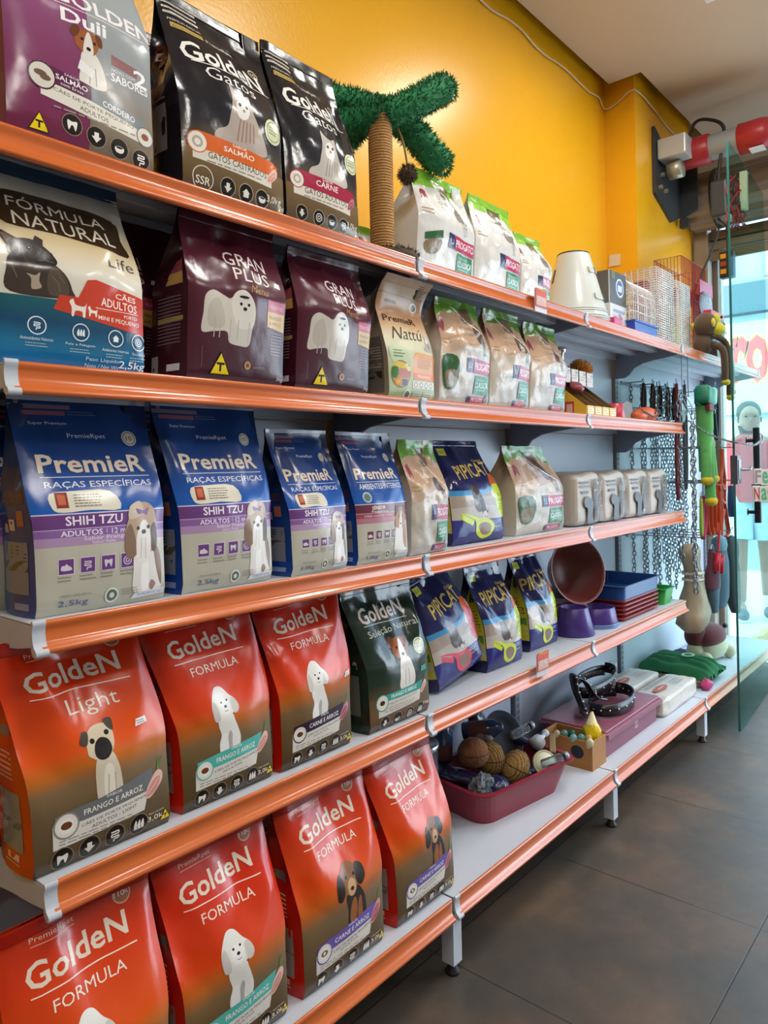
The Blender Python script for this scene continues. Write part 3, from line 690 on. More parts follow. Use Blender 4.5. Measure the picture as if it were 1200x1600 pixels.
def bigcat(a, u, v, s, sy=None, C='#d8d0c8', D='#a79a90'):
    L = a.at(u, v, s, sy)
    a.blob([L(-.5, .02), L(-.5, .2), L(-.3, .34), L(-.24, .6), L(-.2, .9), L(-.22, 1.2), L(-.1, 1.1), L(.06, 1.05), L(.18, 1.1), L(.22, .85), L(.34, .6), L(.5, .35), L(.6, .1), L(.5, .0), L(.1, -.04)], C)
    for k in range(5): a.line([L(-.1 + .09 * k, .1 + .02 * k), L(-.04 + .07 * k, .55)], .03 * s, D)
    a.blob([L(-.1, .62), L(-.12, .84), L(.02, .98), L(.16, .84), L(.12, .64), L(.02, .56)], '#ece6e0'); a.circ(*L(-.05, .84), .035 * s, '#3a4a3a', 8); a.circ(*L(.1, .84), .035 * s, '#3a4a3a', 8); a.ell(*L(.03, .74), .03 * s, .025 * s, '#a87c78', 8)
def meat(a, u, v, s, c='#c98a80', c2='#dfb0a4', leaf=True):
    L = a.at(u, v, s)
    if leaf:
        for dx in (-.1, .0, .1): a.line([L(.15, .35), L(.3 + dx, .85)], .035 * s, '#5f8a45')
    a.blob([L(-.4, -.4), L(-.3, -.05), L(-.02, .3), L(.2, .42), L(.36, .3), L(.34, .02), L(.1, -.25), L(-.2, -.46)], c2); a.blob([L(-.36, -.38), L(-.22, -.08), L(.04, .16), L(.24, .18), L(.2, -.06), L(-.04, -.32)], c); a.line([L(-.28, -.3), L(.2, .12)], .025 * s, '#e8c8be')
def warn_t(a, u, v, s):
    L = a.at(u, v, s); a.poly([L(-.55, -.45), L(.55, -.45), L(0, .55)], '#1c1a10'); a.poly([L(-.47, -.40), L(.47, -.40), L(0, .46)], '#f2d21a'); a.rect(*L(-.2, -.02), *L(.2, .08), '#1c1a10'); a.rect(*L(-.05, -.3), *L(.05, .05), '#1c1a10')
# ------------------------------------------------------------------ bag designs
GOLD_OR = film_grad([(0, '#4a3b26'), (.24, '#6b573b'), (.36, '#7d6546'), (.45, '#c8601a'), (.55, '#db4808'), (.86, '#c02a06'), (1, '#a82205')])
GOLD_RD = film_grad([(0, '#453620'), (.22, '#64502f'), (.33, '#7d6240'), (.41, '#c06420'), (.50, '#d93f0c'), (.75, '#c92a08'), (1, '#a01505')])
GUS_OR = film_grad([(0, '#cf4310'), (.5, '#d2440f'), (1, '#a82c0c')]); GUS_RD = film_grad([(0, '#b01c06'), (.5, '#bb2008'), (1, '#8c1405')])
CREAM = '#eadfce'; BR = '#3a2c1e'
def gold_gus(sgn):
    return [(.2, .10, .78, .36, '#8f8d86'), (.2, .2, .78, .25, '#6d6c66'), (.55, .19, .8, .25, '#7a3a20')] + [(.28, .42 + k * .022, .72 - .1 * (k % 2), .428 + k * .022, '#e6b49a') for k in range(6)] + [(.25, .60, .8, .64, '#7c7066'), (.28, .04, .7, .045, '#e9c4ae'), (.3, .055, .62, .085, '#e9c4ae')]
def a_golden(sub='FORMULA', lab='#54b5aa', labt='FRANGO E ARROZ', dog=poodle, ds=.38, dsy=.46, du=.47, W=.24, H=.36, kib='#6b3b22', meatc=('#cf8b80', '#e2b7a8'), light=False, circ=None, tagp=None):
    a = Art(W, H)
    a.text('PremieRpet', .34, .925, .28, .026, '#d9b7a0'); a.rect(.2, .905, .48, .9075, '#d9a58c')
    a.circ(.80, .935, .062, '#9a5a3c'); a.ring(.80, .935, .062, .008, '#c9a183'); a.text('110', .785, .935, .07, .022, CREAM); a.text('%', .83, .935, .03, .014, CREAM)
    a.text('GoldeN', .47, .822, .66, .088, '#dccbb6', .018, .03); a.rect(.15, .745, .84, .7495, CREAM)
    if sub == 'Light': a.text(sub, .53, .672, .36, .085, CREAM, -.004)
    else: a.text(sub, .5, .693, .48, .042, CREAM, -.002)
    dog(a, du, .255, ds, dsy)
    # label
    if light: a.poly([(.12, .135), (.86, .225), (.86, .315), (.40, .262), (.30, .245), (.12, .215)], lab)
    a.poly([(.12, .10), (.78, .125), (.82, .225), (.32, .195), (.12, .205)], '#ddd6cc')
    a.poly([(.14, .20), (.32, .192), (.82, .212), (.86, .29), (.34, .262), (.14, .245)], lab)
    a.text('SABOR', .55, .265, .12, .013, '#efe8de', 0, .0); a.text(labt, .55, .232, .44, .026, '#f3ece2', .008, .03)
    a.text('CÃES DE PORTE PEQUENO', .55, .182, .48, .017, BR, .004, .05)
    if light: a.text('ADULTOS - LIGHT', .55, .157, .34, .016, BR, .004, .05)
    else: a.text('ADULTOS', .50, .16, .22, .011, BR, 0, .05)
    a.lines(.16, .112, .74, .138, 2, '#8f857a')
    a.circ(.21, .195, .088, lab if not light else '#8c867e'); a.circ(.21, .195, .076, '#e6dfd4'); a.circ(.21, .195, .05, '#efe9df'); a.ell(.21, .195, .038, .026, kib)
    if circ: a.circ(.21, .195, .014, '#e6dfd4')
    meat(a, .87, .235, .20, *meatc)
    for i, k in enumerate(('tooth', 'hand', 'gut', 'hair')): icon(a, .18 + i * .185, .055 + i * .004, .068, k, '#17110c', '#e9e2d6', ringc='#8c7a62')
    a.text('PESO LÍQUIDO', .88, .092, .13, .010, CREAM); a.text('3,0kg', .885, .064, .16, .030, CREAM, .002)
    warn_t(a, .955, .06, .08)
    if tagp: u, v = tagp; a.poly([(u - .045, v - .014), (u + .05, v - .008), (u + .045, v + .02), (u - .03, v + .016)], '#eceaea'); a.lines(u - .03, v - .008, u + .035, v + .012, 2, '#8d8a8a', .5)
    return a
def mk_gold(nm, seed, base=None, gus=None, W=.24, H=.36, D=.12, wt=1.2, tx=0.0, **kw):
    A = a_golden(W=W, H=H, **kw)
    return make_bag(nm, W, H, D, base or GOLD_RD, A, seed, wt=wt, tx=tx, sh=.035, lean=.012, belly=.013, gus=gus or GUS_RD, gart=gold_gus, wrk=1.2, ext_creases=[(.10, .98, .40, .42, .011, .05), (.97, .85, .72, .45, .007, .04), (.02, .52, .30, .36, -.006, .03)],  seal=film('#9c1605'))
def a_black(sub, lab, labt, labs, W, H, castr):
    a = Art(W, H, .5, .2)
    for k in range(3): a.rect(.03, .935 - k * .03, .34, .947 - k * .03, '#d8d2c8'); a.lines(.04, .937 - k * .03, .33, .945 - k * .03, 1, '#4a453f')
    a.text('PREMIUM ESPECIAL', .2, .845, .3, .013, '#d8d2c8'); a.poly([(.06, .80), (.34, .795), (.34, .822), (.06, .828)], '#b49a55'); a.text('NOVA FÓRMULA', .2, .811, .24, .014, '#2a2318')
    a.text('PremieRpet', .5, .80, .27, .03, '#e6e2da'); a.circ(.84, .755, .05, '#cfc6a8'); a.circ(.84, .755, .04, '#2a2620'); a.text('10', .84, .755, .045, .022, '#e3dcc4')
    a.text('GoldeN', .48, .69, .78, .11, '#efece6', .02, .0); a.rect(.15, .632, .92, .637, '#dcd8d0'); a.text(sub, .48, .592, .48, .062, '#e9e6e0', -.004)
    bigcat(a, .52, .27, .46, .40, '#b3a59b' if castr else '#c4bab2', '#a07a66' if castr else '#a0948a')
    a.circ(.86, .42, .105, '#d3d6ae'); a.ring(.86, .42, .085, .01, '#8f9470'); a.lines(.80, .40, .92, .445, 3, '#8f9470', .5)
    a.rect(0, .0, 1, .205, film_grad([(0, '#4d3a22'), (.2, '#7c6545'), (.4, '#8a7350')], .22))
    a.poly([(.08, .155), (.85, .135), (.85, .20), (.08, .225)], '#ddd6c8'); a.poly([(.12, .205), (.86, .195), (.92, .245), (.86, .265), (.12, .285)], lab)
    a.text('SABOR', .5, .268, .14, .013, '#f3ece2'); a.text(labt, .5, .243, .30, .030, '#f8f2ea', .006); a.text(labs, .5, .187, .58, .030, '#4a4336', .004); a.lines(.2, .148, .8, .166, 1, '#8f857a')
    a.circ(.12, .232, .085, lab); a.circ(.12, .232, .076, '#e9e4da'); a.ring(.12, .232, .045, .02, '#b9ad98')
    meat(a, .86, .2, .15, *(('#dc8d7c', '#e8b8a8') if castr else ('#9c4a5a', '#c07a88')), leaf=False)
    if castr:
        a.ring(.17, .072, .095, .008, '#d8cfba'); a.text('SSR', .17, .062, .13, .036, '#e6decb', .01); ks = ('hand', 'house', 'bowl'); us = (.40, .58, .75)
    else: ks = ('hand', 'spiral', 'bowl', 'gut'); us = (.18, .40, .58, .75)
    for u, k in zip(us, ks): icon(a, u, .068, .066, k, '#15110d', '#e4ddcf', ringc='#b9ad98')
    a.text('3,0kg', .88, .075, .16, .045, '#e6decb'); warn_t(a, .95, .03, .09)
    return a
def a_duii(W, H):
    a = Art(W, H * .66, .3, .24)
    a.rect(.52, 0, 1, 1, film_grad([(0, '#6e5f4c'), (.2, '#857664'), (.34, '#8d8f90'), (.7, '#9aa1a4'), (1, '#8f979b')], .24)); a.rect(0, 0, .52, .15, '#6d2344')
    a.text('GOLDEN', .66, .93, .72, .10, '#e9e4e4', .02); a.rect(.32, .862, .95, .867, '#e3dede'); a.text('Duii', .50, .80, .30, .085, '#f1edee', .022)
    russell(a, .52, .42, .30, .29)
    a.poly([(.44, .50), (.54, .47), (.56, .52), (.46, .56)], '#e9e6e3')
    a.poly([(.68, .61), (.88, .595), (.88, .655), (.68, .672)], '#8a5a5c'); a.text('2', .905, .60, .11, .10, '#f3f1f0', .014); a.text('NOVO COM', .77, .58, .18, .02, '#e9e6e6'); a.text('SABORES', .82, .535, .29, .05, '#f1efee', .012)
    a.poly([(.20, .27), (.96, .185), (.96, .265), (.52, .335), (.20, .36)], '#e2dccf'); a.poly([(.24, .36), (.53, .335), (.53, .42), (.24, .455)], '#5b2447'); a.poly([(.53, .335), (.96, .255), (.93, .335), (.53, .42)], '#7d8386')
    a.text('SABOR', .40, .428, .1, .014, '#efe6ea', 0, -.08); a.text('SALMÃO', .40, .40, .21, .036, '#f6eef2', .012, -.08); a.text('com Ervas', .40, .366, .15, .018, '#efe6ea', 0, -.08)
    a.text('CORDEIRO', .73, .335, .24, .036, '#f1efee', .010, -.12); a.text('CÃES DE PORTE PEQUENO', .56, .30, .56, .028, '#6b5f3f', .008, -.1); a.text('ADULTOS', .55, .262, .2, .026, '#6b5f3f', .008, -.1); a.lines(.28, .215, .92, .24, 1, '#9a9280')
    a.circ(.21, .38, .088, '#d9d2c6'); a.ring(.21, .38, .088, .01, '#4a2038'); a.ell(.20, .39, .04, .02, '#6e5544'); a.ell(.23, .372, .035, .02, '#6e5544'); a.circ(.93, .24, .07, '#d9d2c6'); a.ring(.93, .24, .07, .008, '#6d6f70'); a.ell(.93, .24, .03, .024, '#8a4a3c')
    for i, k in enumerate(('tooth', 'hand', 'bowl', 'gut')): icon(a, .40 + i * .165, .155 - i * .022, .062, k, '#1f1815', '#efe9e0', ringc='#9b8a78')
    warn_t(a, .19, .11, .12)
    a.items = [([(x, y * .66 if y < .995 else 1) for x, y in vs], fs, c) for vs, fs, c in a.items]; a.H = H
    return a
def a_formula(W, H):
    a = Art(W, H, .3, .22)
    a.rect(0, .93, 1, 1, '#12324f'); a.text('super premium natural', .45, .965, .5, .02, '#c9c2a4')
    a.rect(0, .0, 1, .315, film_grad([(0, '#0f6fae'), (.1, '#1c6f98'), (.2, '#17496b'), (.32, '#1f5f63')], .2, .5))
    a.blob([(.08, .84), (.5, .85), (.90, .81), (.91, .70), (.93, .61), (.5, .645), (.12, .66), (.09, .74)], '#3a2818', 4)
    a.text('FÓRMULA', .47, .785, .66, .07, '#e3d9c4', 0, -.03); a.text('NATURAL', .50, .69, .68, .072, '#e3d9c4', 0, -.03)
    a.rect(.9, .80, .97, .86, '#b9b2a6')
    a.text('Life', .84, .555, .22, .06, '#54493c', -.002); bulldog(a, .26, .34, .38, .36)
    a.poly([(.34, .27), (1, .20), (1, .395), (.62, .44), (.56, .43), (.50, .34), (.38, .34)], '#c9402a')
    a.text('CÃES', .85, .382, .16, .034, '#f3e9de', .012, -.04); a.text('ADULTOS', .80, .336, .28, .042, '#f3e9de', .012, -.04); a.rect(.62, .304, .95, .307, '#f3e9de'); a.text('PORTES', .89, .285, .11, .016, '#f3e9de'); a.text('MINI E PEQUENO', .80, .256, .32, .024, '#f3e9de', .006, -.03)
    for x, s in ((.50, .1), (.60, .06)):
        L = a.at(x, .275, s); a.blob([L(-.6, .55), L(-.35, .75), L(-.2, .4), L(.4, .35), L(.55, .6), L(.5, .1), L(.45, -.35), L(.3, -.3), L(.25, .0), L(-.2, .0), L(-.3, -.35), L(-.45, -.3), L(-.45, .2)], '#f1e6da', 3)
    for (u, k, t) in ((.24, 'gut', 'Antioxidantes Naturais'), (.52, 'hair', 'Pele e Pelagem'), (.77, 'house', 'Ambientes Internos'), (.95, 'spiral', 'Flora Intestinal')):
        a.ring(u, .185 - (u - .24) * .03, .058, .007, '#e6eef2'); icon(a, u, .185 - (u - .24) * .03, .045, k, '#1b4f70', '#eef4f6'); a.text(t, u, .125 - (u - .24) * .03, .2 if u < .9 else .1, .014, '#dfe9ee'); a.lines(u - .07, .085 - (u - .24) * .03, u + .07, .11 - (u - .24) * .03, 2, '#9fc0d0')
    a.text('Peso Líquido', .68, .055, .24, .022, '#d6e6ee'); a.text('Neto / Net Wt', .68, .028, .24, .018, '#d6e6ee'); a.text('2,5kg', .90, .04, .2, .045, '#f1f6f8', .01)
    return a
def a_gran(W, H):
    a = Art(W, H, .3, .26)
    a.text('GRAN', .60, .75, .42, .085, '#e9e1dc', .002, -.03); a.text('PLUS', .63, .655, .36, .08, '#e9e1dc', .002, -.03); a.text('Menu', .68, .575, .20, .05, '#b08a4a', 0, -.03, .3)
    a.poly([(.87, .625), (.94, .615), (.94, .65), (.89, .655)], '#f0eeee')
    maltese(a, .42, .29, .50, .46)
    a.rect(.77, .455, .985, .53, '#b4455a'); a.text('FILHOTES', .88, .49, .15, .022, '#e3a0aa'); a.poly([(.77, .365), (.985, .345), (.985, .458), (.77, .458)], '#d3a558'); a.text('FRANGO', .87, .425, .15, .024, '#4a2f18', .006); a.text('& ARROZ', .87, .39, .15, .022, '#4a2f18', .004)
    a.lines(.82, .19, .97, .34, 8, '#a78f98', .3)
    warn_t(a, .30, .105, .19); a.circ(.575, .115, .035, '#c08a4a'); a.circ(.575, .115, .018, '#6b3a2a'); a.lines(.64, .10, .80, .115, 2, '#a78f98'); a.text('3kg', .95, .05, .08, .03, '#c9b8bc', .004); a.rect(.12, .08, .123, .2, '#8a6a74')
    return a
def gran_gus(sgn):
    return [(.1, .62, .55, .70, '#9c4a56'), (.1, .55, .55, .62, '#b98f52'), (.3, .80, .56, .82, '#8d757c'), (.3, .75, .56, .77, '#8d757c')] + [(.15, .22 + k * .02, .75, .2245 + k * .02, '#8d757c') for k in range(14)] + [(.1, .345, .75, .37, '#a58a4a'), (.72, .02, .95, .16, '#b9b4b2'), (.15, .06, .45, .1, '#d0c4c6')]
def a_nattu(W, H):
    a = Art(W, H, .35, .4)
    a.rect(0, .88, 1, 1, '#c6a98c'); a.rect(0, .868, 1, .872, '#8d7660'); a.poly([(.15, .80), (.40, .80), (.40, .825), (.15, .825)], '#6b5846'); a.circ(.80, .80, .075, '#e9e4da'); a.circ(.80, .80, .05, '#6e665c'); a.lines(.12, .74, .6, .79, 3, '#b79c82')
    a.text('PremieR', .42, .665, .66, .055, '#3a2b20', .012); a.text('Nattú', .46, .545, .62, .105, '#3f3a2c', -.006, .02, .35)
    bigcat(a, .85, .42, .2, None, '#b9b4ae', '#6e675f')
    a.rect(0, .0, 1, .34, film_grad([(0, '#8aa070'), (.16, '#b5bd90'), (.35, '#cdd2aa')], .4)); a.poly([(.42, .20), (1, .20), (1, .385), (.52, .39), (.46, .34)], '#dd9a5c'); a.lines(.55, .26, .92, .36, 6, '#b9733a', .4); a.rect(.48, .165, 1, .222, '#e0752c'); a.text('FRANGO', .72, .195, .3, .024, '#f7d9b4', .006)
    a.blob([(.04, .40), (.22, .44), (.36, .38), (.30, .30), (.08, .29)], '#c3d4ae'); a.lines(.1, .33, .3, .4, 3, '#5f6a48')
    a.circ(.22, .2, .185, '#8d6a3c'); a.circ(.22, .2, .17, '#b9a070'); a.blob([(.06, .255), (.16, .30), (.34, .28), (.3, .25), (.16, .25)], '#e3c04a'); a.circ(.36, .245, .035, '#ecdf9a'); a.circ(.32, .27, .03, '#ecdf9a'); a.blob([(.05, .18), (.06, .25), (.16, .25), (.16, .19), (.1, .16)], '#3f7a34'); a.blob([(.16, .21), (.24, .245), (.38, .22), (.38, .175), (.24, .17)], '#c0766a'); a.circ(.16, .135, .06, '#d98a2a'); a.circ(.16, .135, .035, '#eab04a'); a.rect(.24, .11, .35, .16, '#5a4f60')
    a.rect(.46, .095, .98, .155, '#d6d2c2')
    for k in range(4): a.circ(.53 + k * .12, .125, .042, '#8a877c'); a.circ(.53 + k * .12, .125, .028, '#d6d2c2')
    a.circ(.36, .04, .07, '#dcd9c8'); a.circ(.36, .04, .05, '#55604a'); a.rect(.48, .02, .68, .065, '#b9bba0'); a.rect(.72, .02, .95, .065, '#c9cbb0'); a.lines(.5, .025, .66, .06, 2, '#6e735a'); a.lines(.74, .025, .93, .06, 2, '#6e735a')
    return a
def a_progato(W, H, tan=False, left=True):
    a = Art(W, H, 1.4, .28); lt = '#b9977a' if tan else '#d9d6d0'
    gr = '#5e8f2e' if tan else '#8fc63c'
    if tan: a.poly([(0, .50), (.35, .52), (1, .62), (1, .93), (0, .93)], '#b5947a'); a.poly([(0, .44), (.2, .46), (.45, .56), (.35, .62), (0, .55)], '#c3a88f')
    a.rect(0, .86, 1, 1, gr); a.poly([(0, .80), (.14, .86), (.0, .90)], gr); a.poly([(1, .78), (.80, .86), (1, .9)], gr)
    a.poly([(.42, .86), (.72, .83), (.74, .985), (.44, .985)], '#3f6f3a'); a.blob([(.44, .80), (.52, .94), (.66, .95), (.74, .86), (.68, .78), (.55, .76)], '#6f5d4a')
    catpic(a, .70, .50, .30, '#5a4438' if tan else '#8c867e', '#8d7767' if tan else '#c4c0ba')
    a.line([(.22, .985), (1.0, .50)], .012, '#f1efec')
    a.blob([(.06, .66), (.05, .75), (.10, .79), (.15, .75), (.14, .66), (.10, .70)], '#8f3a4a'); a.text('ECO', .1, .83, .08, .02, '#c9a03c'); a.lines(.04, .54, .2, .6, 2, '#a8895a')
    for k in range(3): a.ring(.40, .77 - k * .06, .026, .005, '#7a7f6a'); a.lines(.45, .755 - k * .06, .62, .785 - k * .06, 2, '#8a8a80')
    if left: a.poly([(.08, .37), (.34, .43), (.34, .36), (.08, .31)], '#2f5f34') if not tan else a.blob([(.04, .42), (.26, .43), (.30, .25), (.24, .14), (.10, .13), (.04, .22)], '#2f5a33', 3)
    if left: a.blob([(.09, .30), (.32, .34), (.30, .24), (.2, .2), (.1, .22)] if not tan else [(.07, .28), (.26, .30), (.26, .2), (.2, .155), (.1, .155)], '#857252', 3)
    a.rect(.44, .30, .56, .43, '#2c3560'); L = a.at(.50, .365, .05); a.line([L(-.5, .6), L(-.3, -.6), L(.6, -.5), L(.5, .4)], .008, '#b9bfd6')
    a.poly([(.57, .30), (.985, .29), (.985, .415), (.57, .43)], '#b8325c'); a.text('PROGATO', .78, .36, .38, .07, '#f3eaee', .012)
    a.rect(.62, .10, .95, .275, '#2d7a4c'); a.text('CLASSICA', .785, .19, .28, .055, '#eef4ee', .004, .02); a.lines(.66, .225, .9, .25, 2, '#b9d6c0'); a.lines(.68, .13, .86, .155, 1, '#b9d6c0')
    a.rect(.52, .025, .58, .08, '#39406e'); a.poly([(.58, .025), (.85, .025), (.87, .08), (.58, .08)], '#b8325c'); a.text('PROGATO', .72, .052, .24, .034, '#efd9e0', .006); a.blob([(.87, .03), (.89, .09), (.96, .11), (.95, .04)], '#8c8c88', 3)
    return a
def a_pipicat(W, H, acc='#c6d62a', acc2='#8fae1e', dk=False):
    a = Art(W, H, .55, .2); Y = '#b9a24c' if dk else '#d8b95a'
    a.rect(.10, .85, .26, .92, '#c8c83a'); a.text('NOVO', .18, .885, .12, .03, '#2a2a50', .004)
    a.text('PIPICAT', .55, .70, .72, .135, Y, .012, .06); a.text('classic', .78, .80, .18, .03, Y)
    a.poly([(0, .44), (.9, .46), (.95, .54), (.8, .55), (.6, .51), (0, .515)], '#3f8fc0'); a.poly([(0, .24), (1, .22), (1, .48), (.82, .53), (.6, .47), (0, .465)], '#a9988c'); a.poly([(0, .24), (1, .22), (1, .33), (.5, .37), (0, .35)], '#b9ada4')
    a.poly([(.7, .46), (1, .3), (1, .62), (.86, .60)], '#d9d6cf')
    catpic(a, .44, .20, .38, '#4f3c33', '#cfc4ba')
    a.blob([(.78, .56), (.86, .66), (.98, .64), (.96, .53), (.84, .51)], '#cf5f2e', 3); a.blob([(.78, .47), (.80, .545), (.92, .56), (1, .52), (1, .26), (.90, .24), (.80, .34)], acc, 4); a.text('XIXI', .90, .45, .12, .03, '#3a5a20'); a.text('NOVO', .90, .40, .14, .03, '#3a5a20'); a.lines(.84, .3, .96, .37, 3, acc2)
    a.line([(.12, .27), (.32, .20)], .06, acc); a.blob([(.10, .30), (.22, .27), (.36, .21), (.38, .10), (.52, .04), (.68, .07), (.74, .15), (.64, .22), (.44, .24), (.22, .29)], acc, 4); a.blob([(.42, .16), (.50, .08), (.62, .08), (.68, .14), (.60, .19), (.48, .195)], '#8a6f62', 4)
    a.lines(.70, .17, .9, .205, 2, '#c9cde6'); a.lines(.74, .13, .9, .155, 1, '#b9b84a')
    return a
def pip_gus(sgn): return [(.02, .12, .62, .78, '#b5aa2e'), (.06, .66, .55, .74, '#4a4a3a'), (.06, .14, .5, .26, '#a9a9a4'), (.06, .28, .5, .36, '#4a7a3a')] + [(.1, .40 + k * .03, .5, .41 + k * .03, '#7a5a2a') for k in range(8)]
def a_premier(W, H, senior=False):
    a = Art(W, H, .3, .25); P1, P2, P3 = ('#6c3f7e', '#8a62a0', '#b190b6') if not senior else ('#6d2f3f', '#a04a58', '#b9788a')
    a.rect(0, .935, .42, .955, '#6f5a6c'); a.rect(.05, .905, .38, .925, '#7d4a56'); a.lines(.40, .905, .6, .93, 2, '#55648c'); a.circ(.06, .965, .018, '#6f5a6c'); a.text('Super Premium', .25, .865, .26, .018, '#b9c4dc')
    a.text('PremieRpet', .50, .805, .28, .028, '#c3cbe0'); a.ring(.83, .80, .06, .009, '#cfc3b4'); a.circ(.83, .80, .045, '#c3b7a6'); a.text('10', .83, .80, .05, .024, '#2a3560', .006)
    a.text('PremieR', .50, .675, .80, .085, '#dccab6', .022); a.rect(.10, .612, .92, .6155, '#cfd4e2')
    a.text('RAÇAS ESPECÍFICAS' if not senior else 'AMBIENTES INTERNOS', .52, .58, .80, .042, '#cfd6e6', .008)
    if not senior:
        a.blob([(.14, .475), (.14, .54), (.3, .55), (.56, .545), (.62, .46), (.40, .462), (.2, .455)], '#ddd6c6', 3); a.rect(.17, .475, .25, .545, '#8d3a2c'); a.rect(.185, .49, .235, .535, '#c86a4c'); a.lines(.29, .475, .50, .538, 5, '#8a8272', .45)
    else: a.circ(.20, .50, .07, '#b9c0cc'); a.circ(.20, .50, .05, '#5f7a6a'); a.lines(.3, .48, .5, .53, 3, '#5f7ab0')
    a.rect(0, 0, 1, .315, film_grad([(0, '#b4b3a4'), (.2, '#beb9a8'), (.4, '#c3bcaf')], .3)); a.rect(0, .40, 1, .448, P1); a.rect(0, .372, 1, .40, P1); a.rect(0, .345, 1, .380, P2); a.rect(0, .305, 1, .345, P3); a.rect(0, .446, 1, .451, '#d9d3e2'); a.rect(0, .379, 1, .3825, '#c9b4d2')
    if not senior:
        a.text('SHIH TZU', .42, .417, .42, .042, '#efe6f0', .018); a.text('ADULTOS', .32, .361, .30, .026, '#efe6f0', .014); a.rect(.50, .352, .503, .374, '#efe6f0'); a.text('12 meses', .65, .361, .22, .026, '#efe6f0', .004); a.text('Sabor Frango', .50, .332, .34, .023, '#e6d6e6', .004); a.text('Sabor Pollo', .48, .315, .18, .013, '#e6d6e6')
    else:
        a.text('SÊNIOR', .36, .422, .24, .032, '#f0e3e4', .016); a.text('Pequenos', .38, .39, .3, .022, '#f0e3e4', .004); a.text('CÃES acima de 7 anos', .36, .362, .5, .018, '#f0e3e4', .004)
    a.circ(.70, .322, .052, '#e3dccf'); a.circ(.70, .322, .04, '#f0ebe0'); a.ell(.70, .322, .02, .018, '#6b4528')
    for i, k in enumerate(('poo', 'gut', 'tooth', 'spiral')): icon(a, .20 + i * .155, .215, .058, k, P1, '#d9cfd9', True); a.lines(.14 + i * .155, .145, .26 + i * .155, .175, 2, '#8a857a')
    (shihtzu if not senior else collie)(a, .80, .05 if not senior else .06, .36 if not senior else .36, .44 if not senior else .42)
    a.text('PESO LÍQUIDO', .27, .085, .22, .014, '#7a786c'); a.text('2,5kg' if W > .18 else '1,0kg', .25, .048, .22, .034, '#5b6d94', .002)
    a.circ(.54, .06, .055, '#e3e2d6'); a.circ(.54, .06, .042, '#5a6f6a'); a.circ(.54, .06, .02, '#d9d8cc'); a.lines(.62, .05, .76, .085, 3, '#9a988a'); a.poly([(.70, .028), (.98, .035), (.98, .06), (.72, .05)], '#d9dee6'); a.text('INGREDIENTES NAT', .86, .044, .22, .013, '#4a68a8')
    return a
def prem_gus(sgn): return [(.12, .50, .85, .56, '#3a2c4a'), (.18, .40, .36, .47, '#a0604a'), (.42, .38, .58, .43, '#c9b9a4'), (.62, .37, .78, .41, '#c9b9a4'), (.14, .10, .86, .33, '#7d8088'), (.14, .20, .86, .25, '#55503c'), (.14, .03, .5, .06, '#8a96b8')] + [(.18, .26 + k * .016, .8, .265 + k * .016, '#3a3d48') for k in range(4)]
def a_selecao(W, H):
    a = Art(W, H, .55, .2)
    a.text('GoldeN', .46, .80, .66, .11, '#d9c9bd', .02, .03); a.rect(.15, .725, .8, .73, '#c9d0c6'); a.text('Seleção Natural', .53, .675, .74, .055, '#cfd3c4', -.003, .03)
    russell(a, .54, .26, .42); a.circ(.82, .52, .085, '#d3d6bd'); a.ring(.82, .52, .07, .008, '#6f8a5f'); a.lines(.77, .505, .87, .54, 3, '#6f8a5f')
    a.rect(0, 0, 1, .235, film_grad([(0, '#4a3825'), (.12, '#6d5438'), (.25, '#5f4c34')], .22))
    a.poly([(.12, .10), (.80, .125), (.82, .20), (.12, .21)], '#d9d2c6'); a.poly([(.14, .205), (.82, .20), (.86, .265), (.14, .25)], '#2f9a8c'); a.text('FRANGO E ARROZ', .52, .231, .44, .027, '#eef3ee', .008, .02); a.text('CÃES DE PORTE PEQUENO', .50, .182, .5, .016, '#4a4336', 0, .02); a.lines(.2, .12, .74, .16, 3, '#9a9284')
    a.circ(.17, .20, .09, '#2f9a8c'); a.circ(.17, .20, .078, '#e3ddd2'); a.ell(.17, .20, .035, .026, '#4a2a18'); meat(a, .88, .215, .15, '#cf8b80', '#e2b7a8'); a.rect(.82, .33, .94, .37, '#3f9a80')
    for i, k in enumerate(('hand', 'bowl', 'spiral', 'hair')): icon(a, .22 + i * .2, .052, .066, k, '#15110d', '#e4ddcf', ringc='#a8987e')
    a.text('1kg', .93, .08, .1, .03, CREAM)
    return a

# ------------------------------------------------------------------ bags on the shelves
G_ = {}
ZS = dict(S1=1.7465, S2=1.4005, S3=1.0135, S4=.6195, S5=.1955)
def place(parts, name, label, x0, x1, yf, S, D, rz=0.0, group=None, rot=None, cat='bag'):
    return put_bag(parts, name, label, (x0 + x1) / 2, yf + D / 2, ZS[S], rz, group, rot, cat)
FB = '#201f24'
BLK_F = film_grad([(0, '#4d3a22'), (.12, '#7c6545'), (.22, '#5a4a38'), (.34, '#2a2a30'), (.6, '#1d1d22'), (1, '#1b1a1d')], .2, .55)
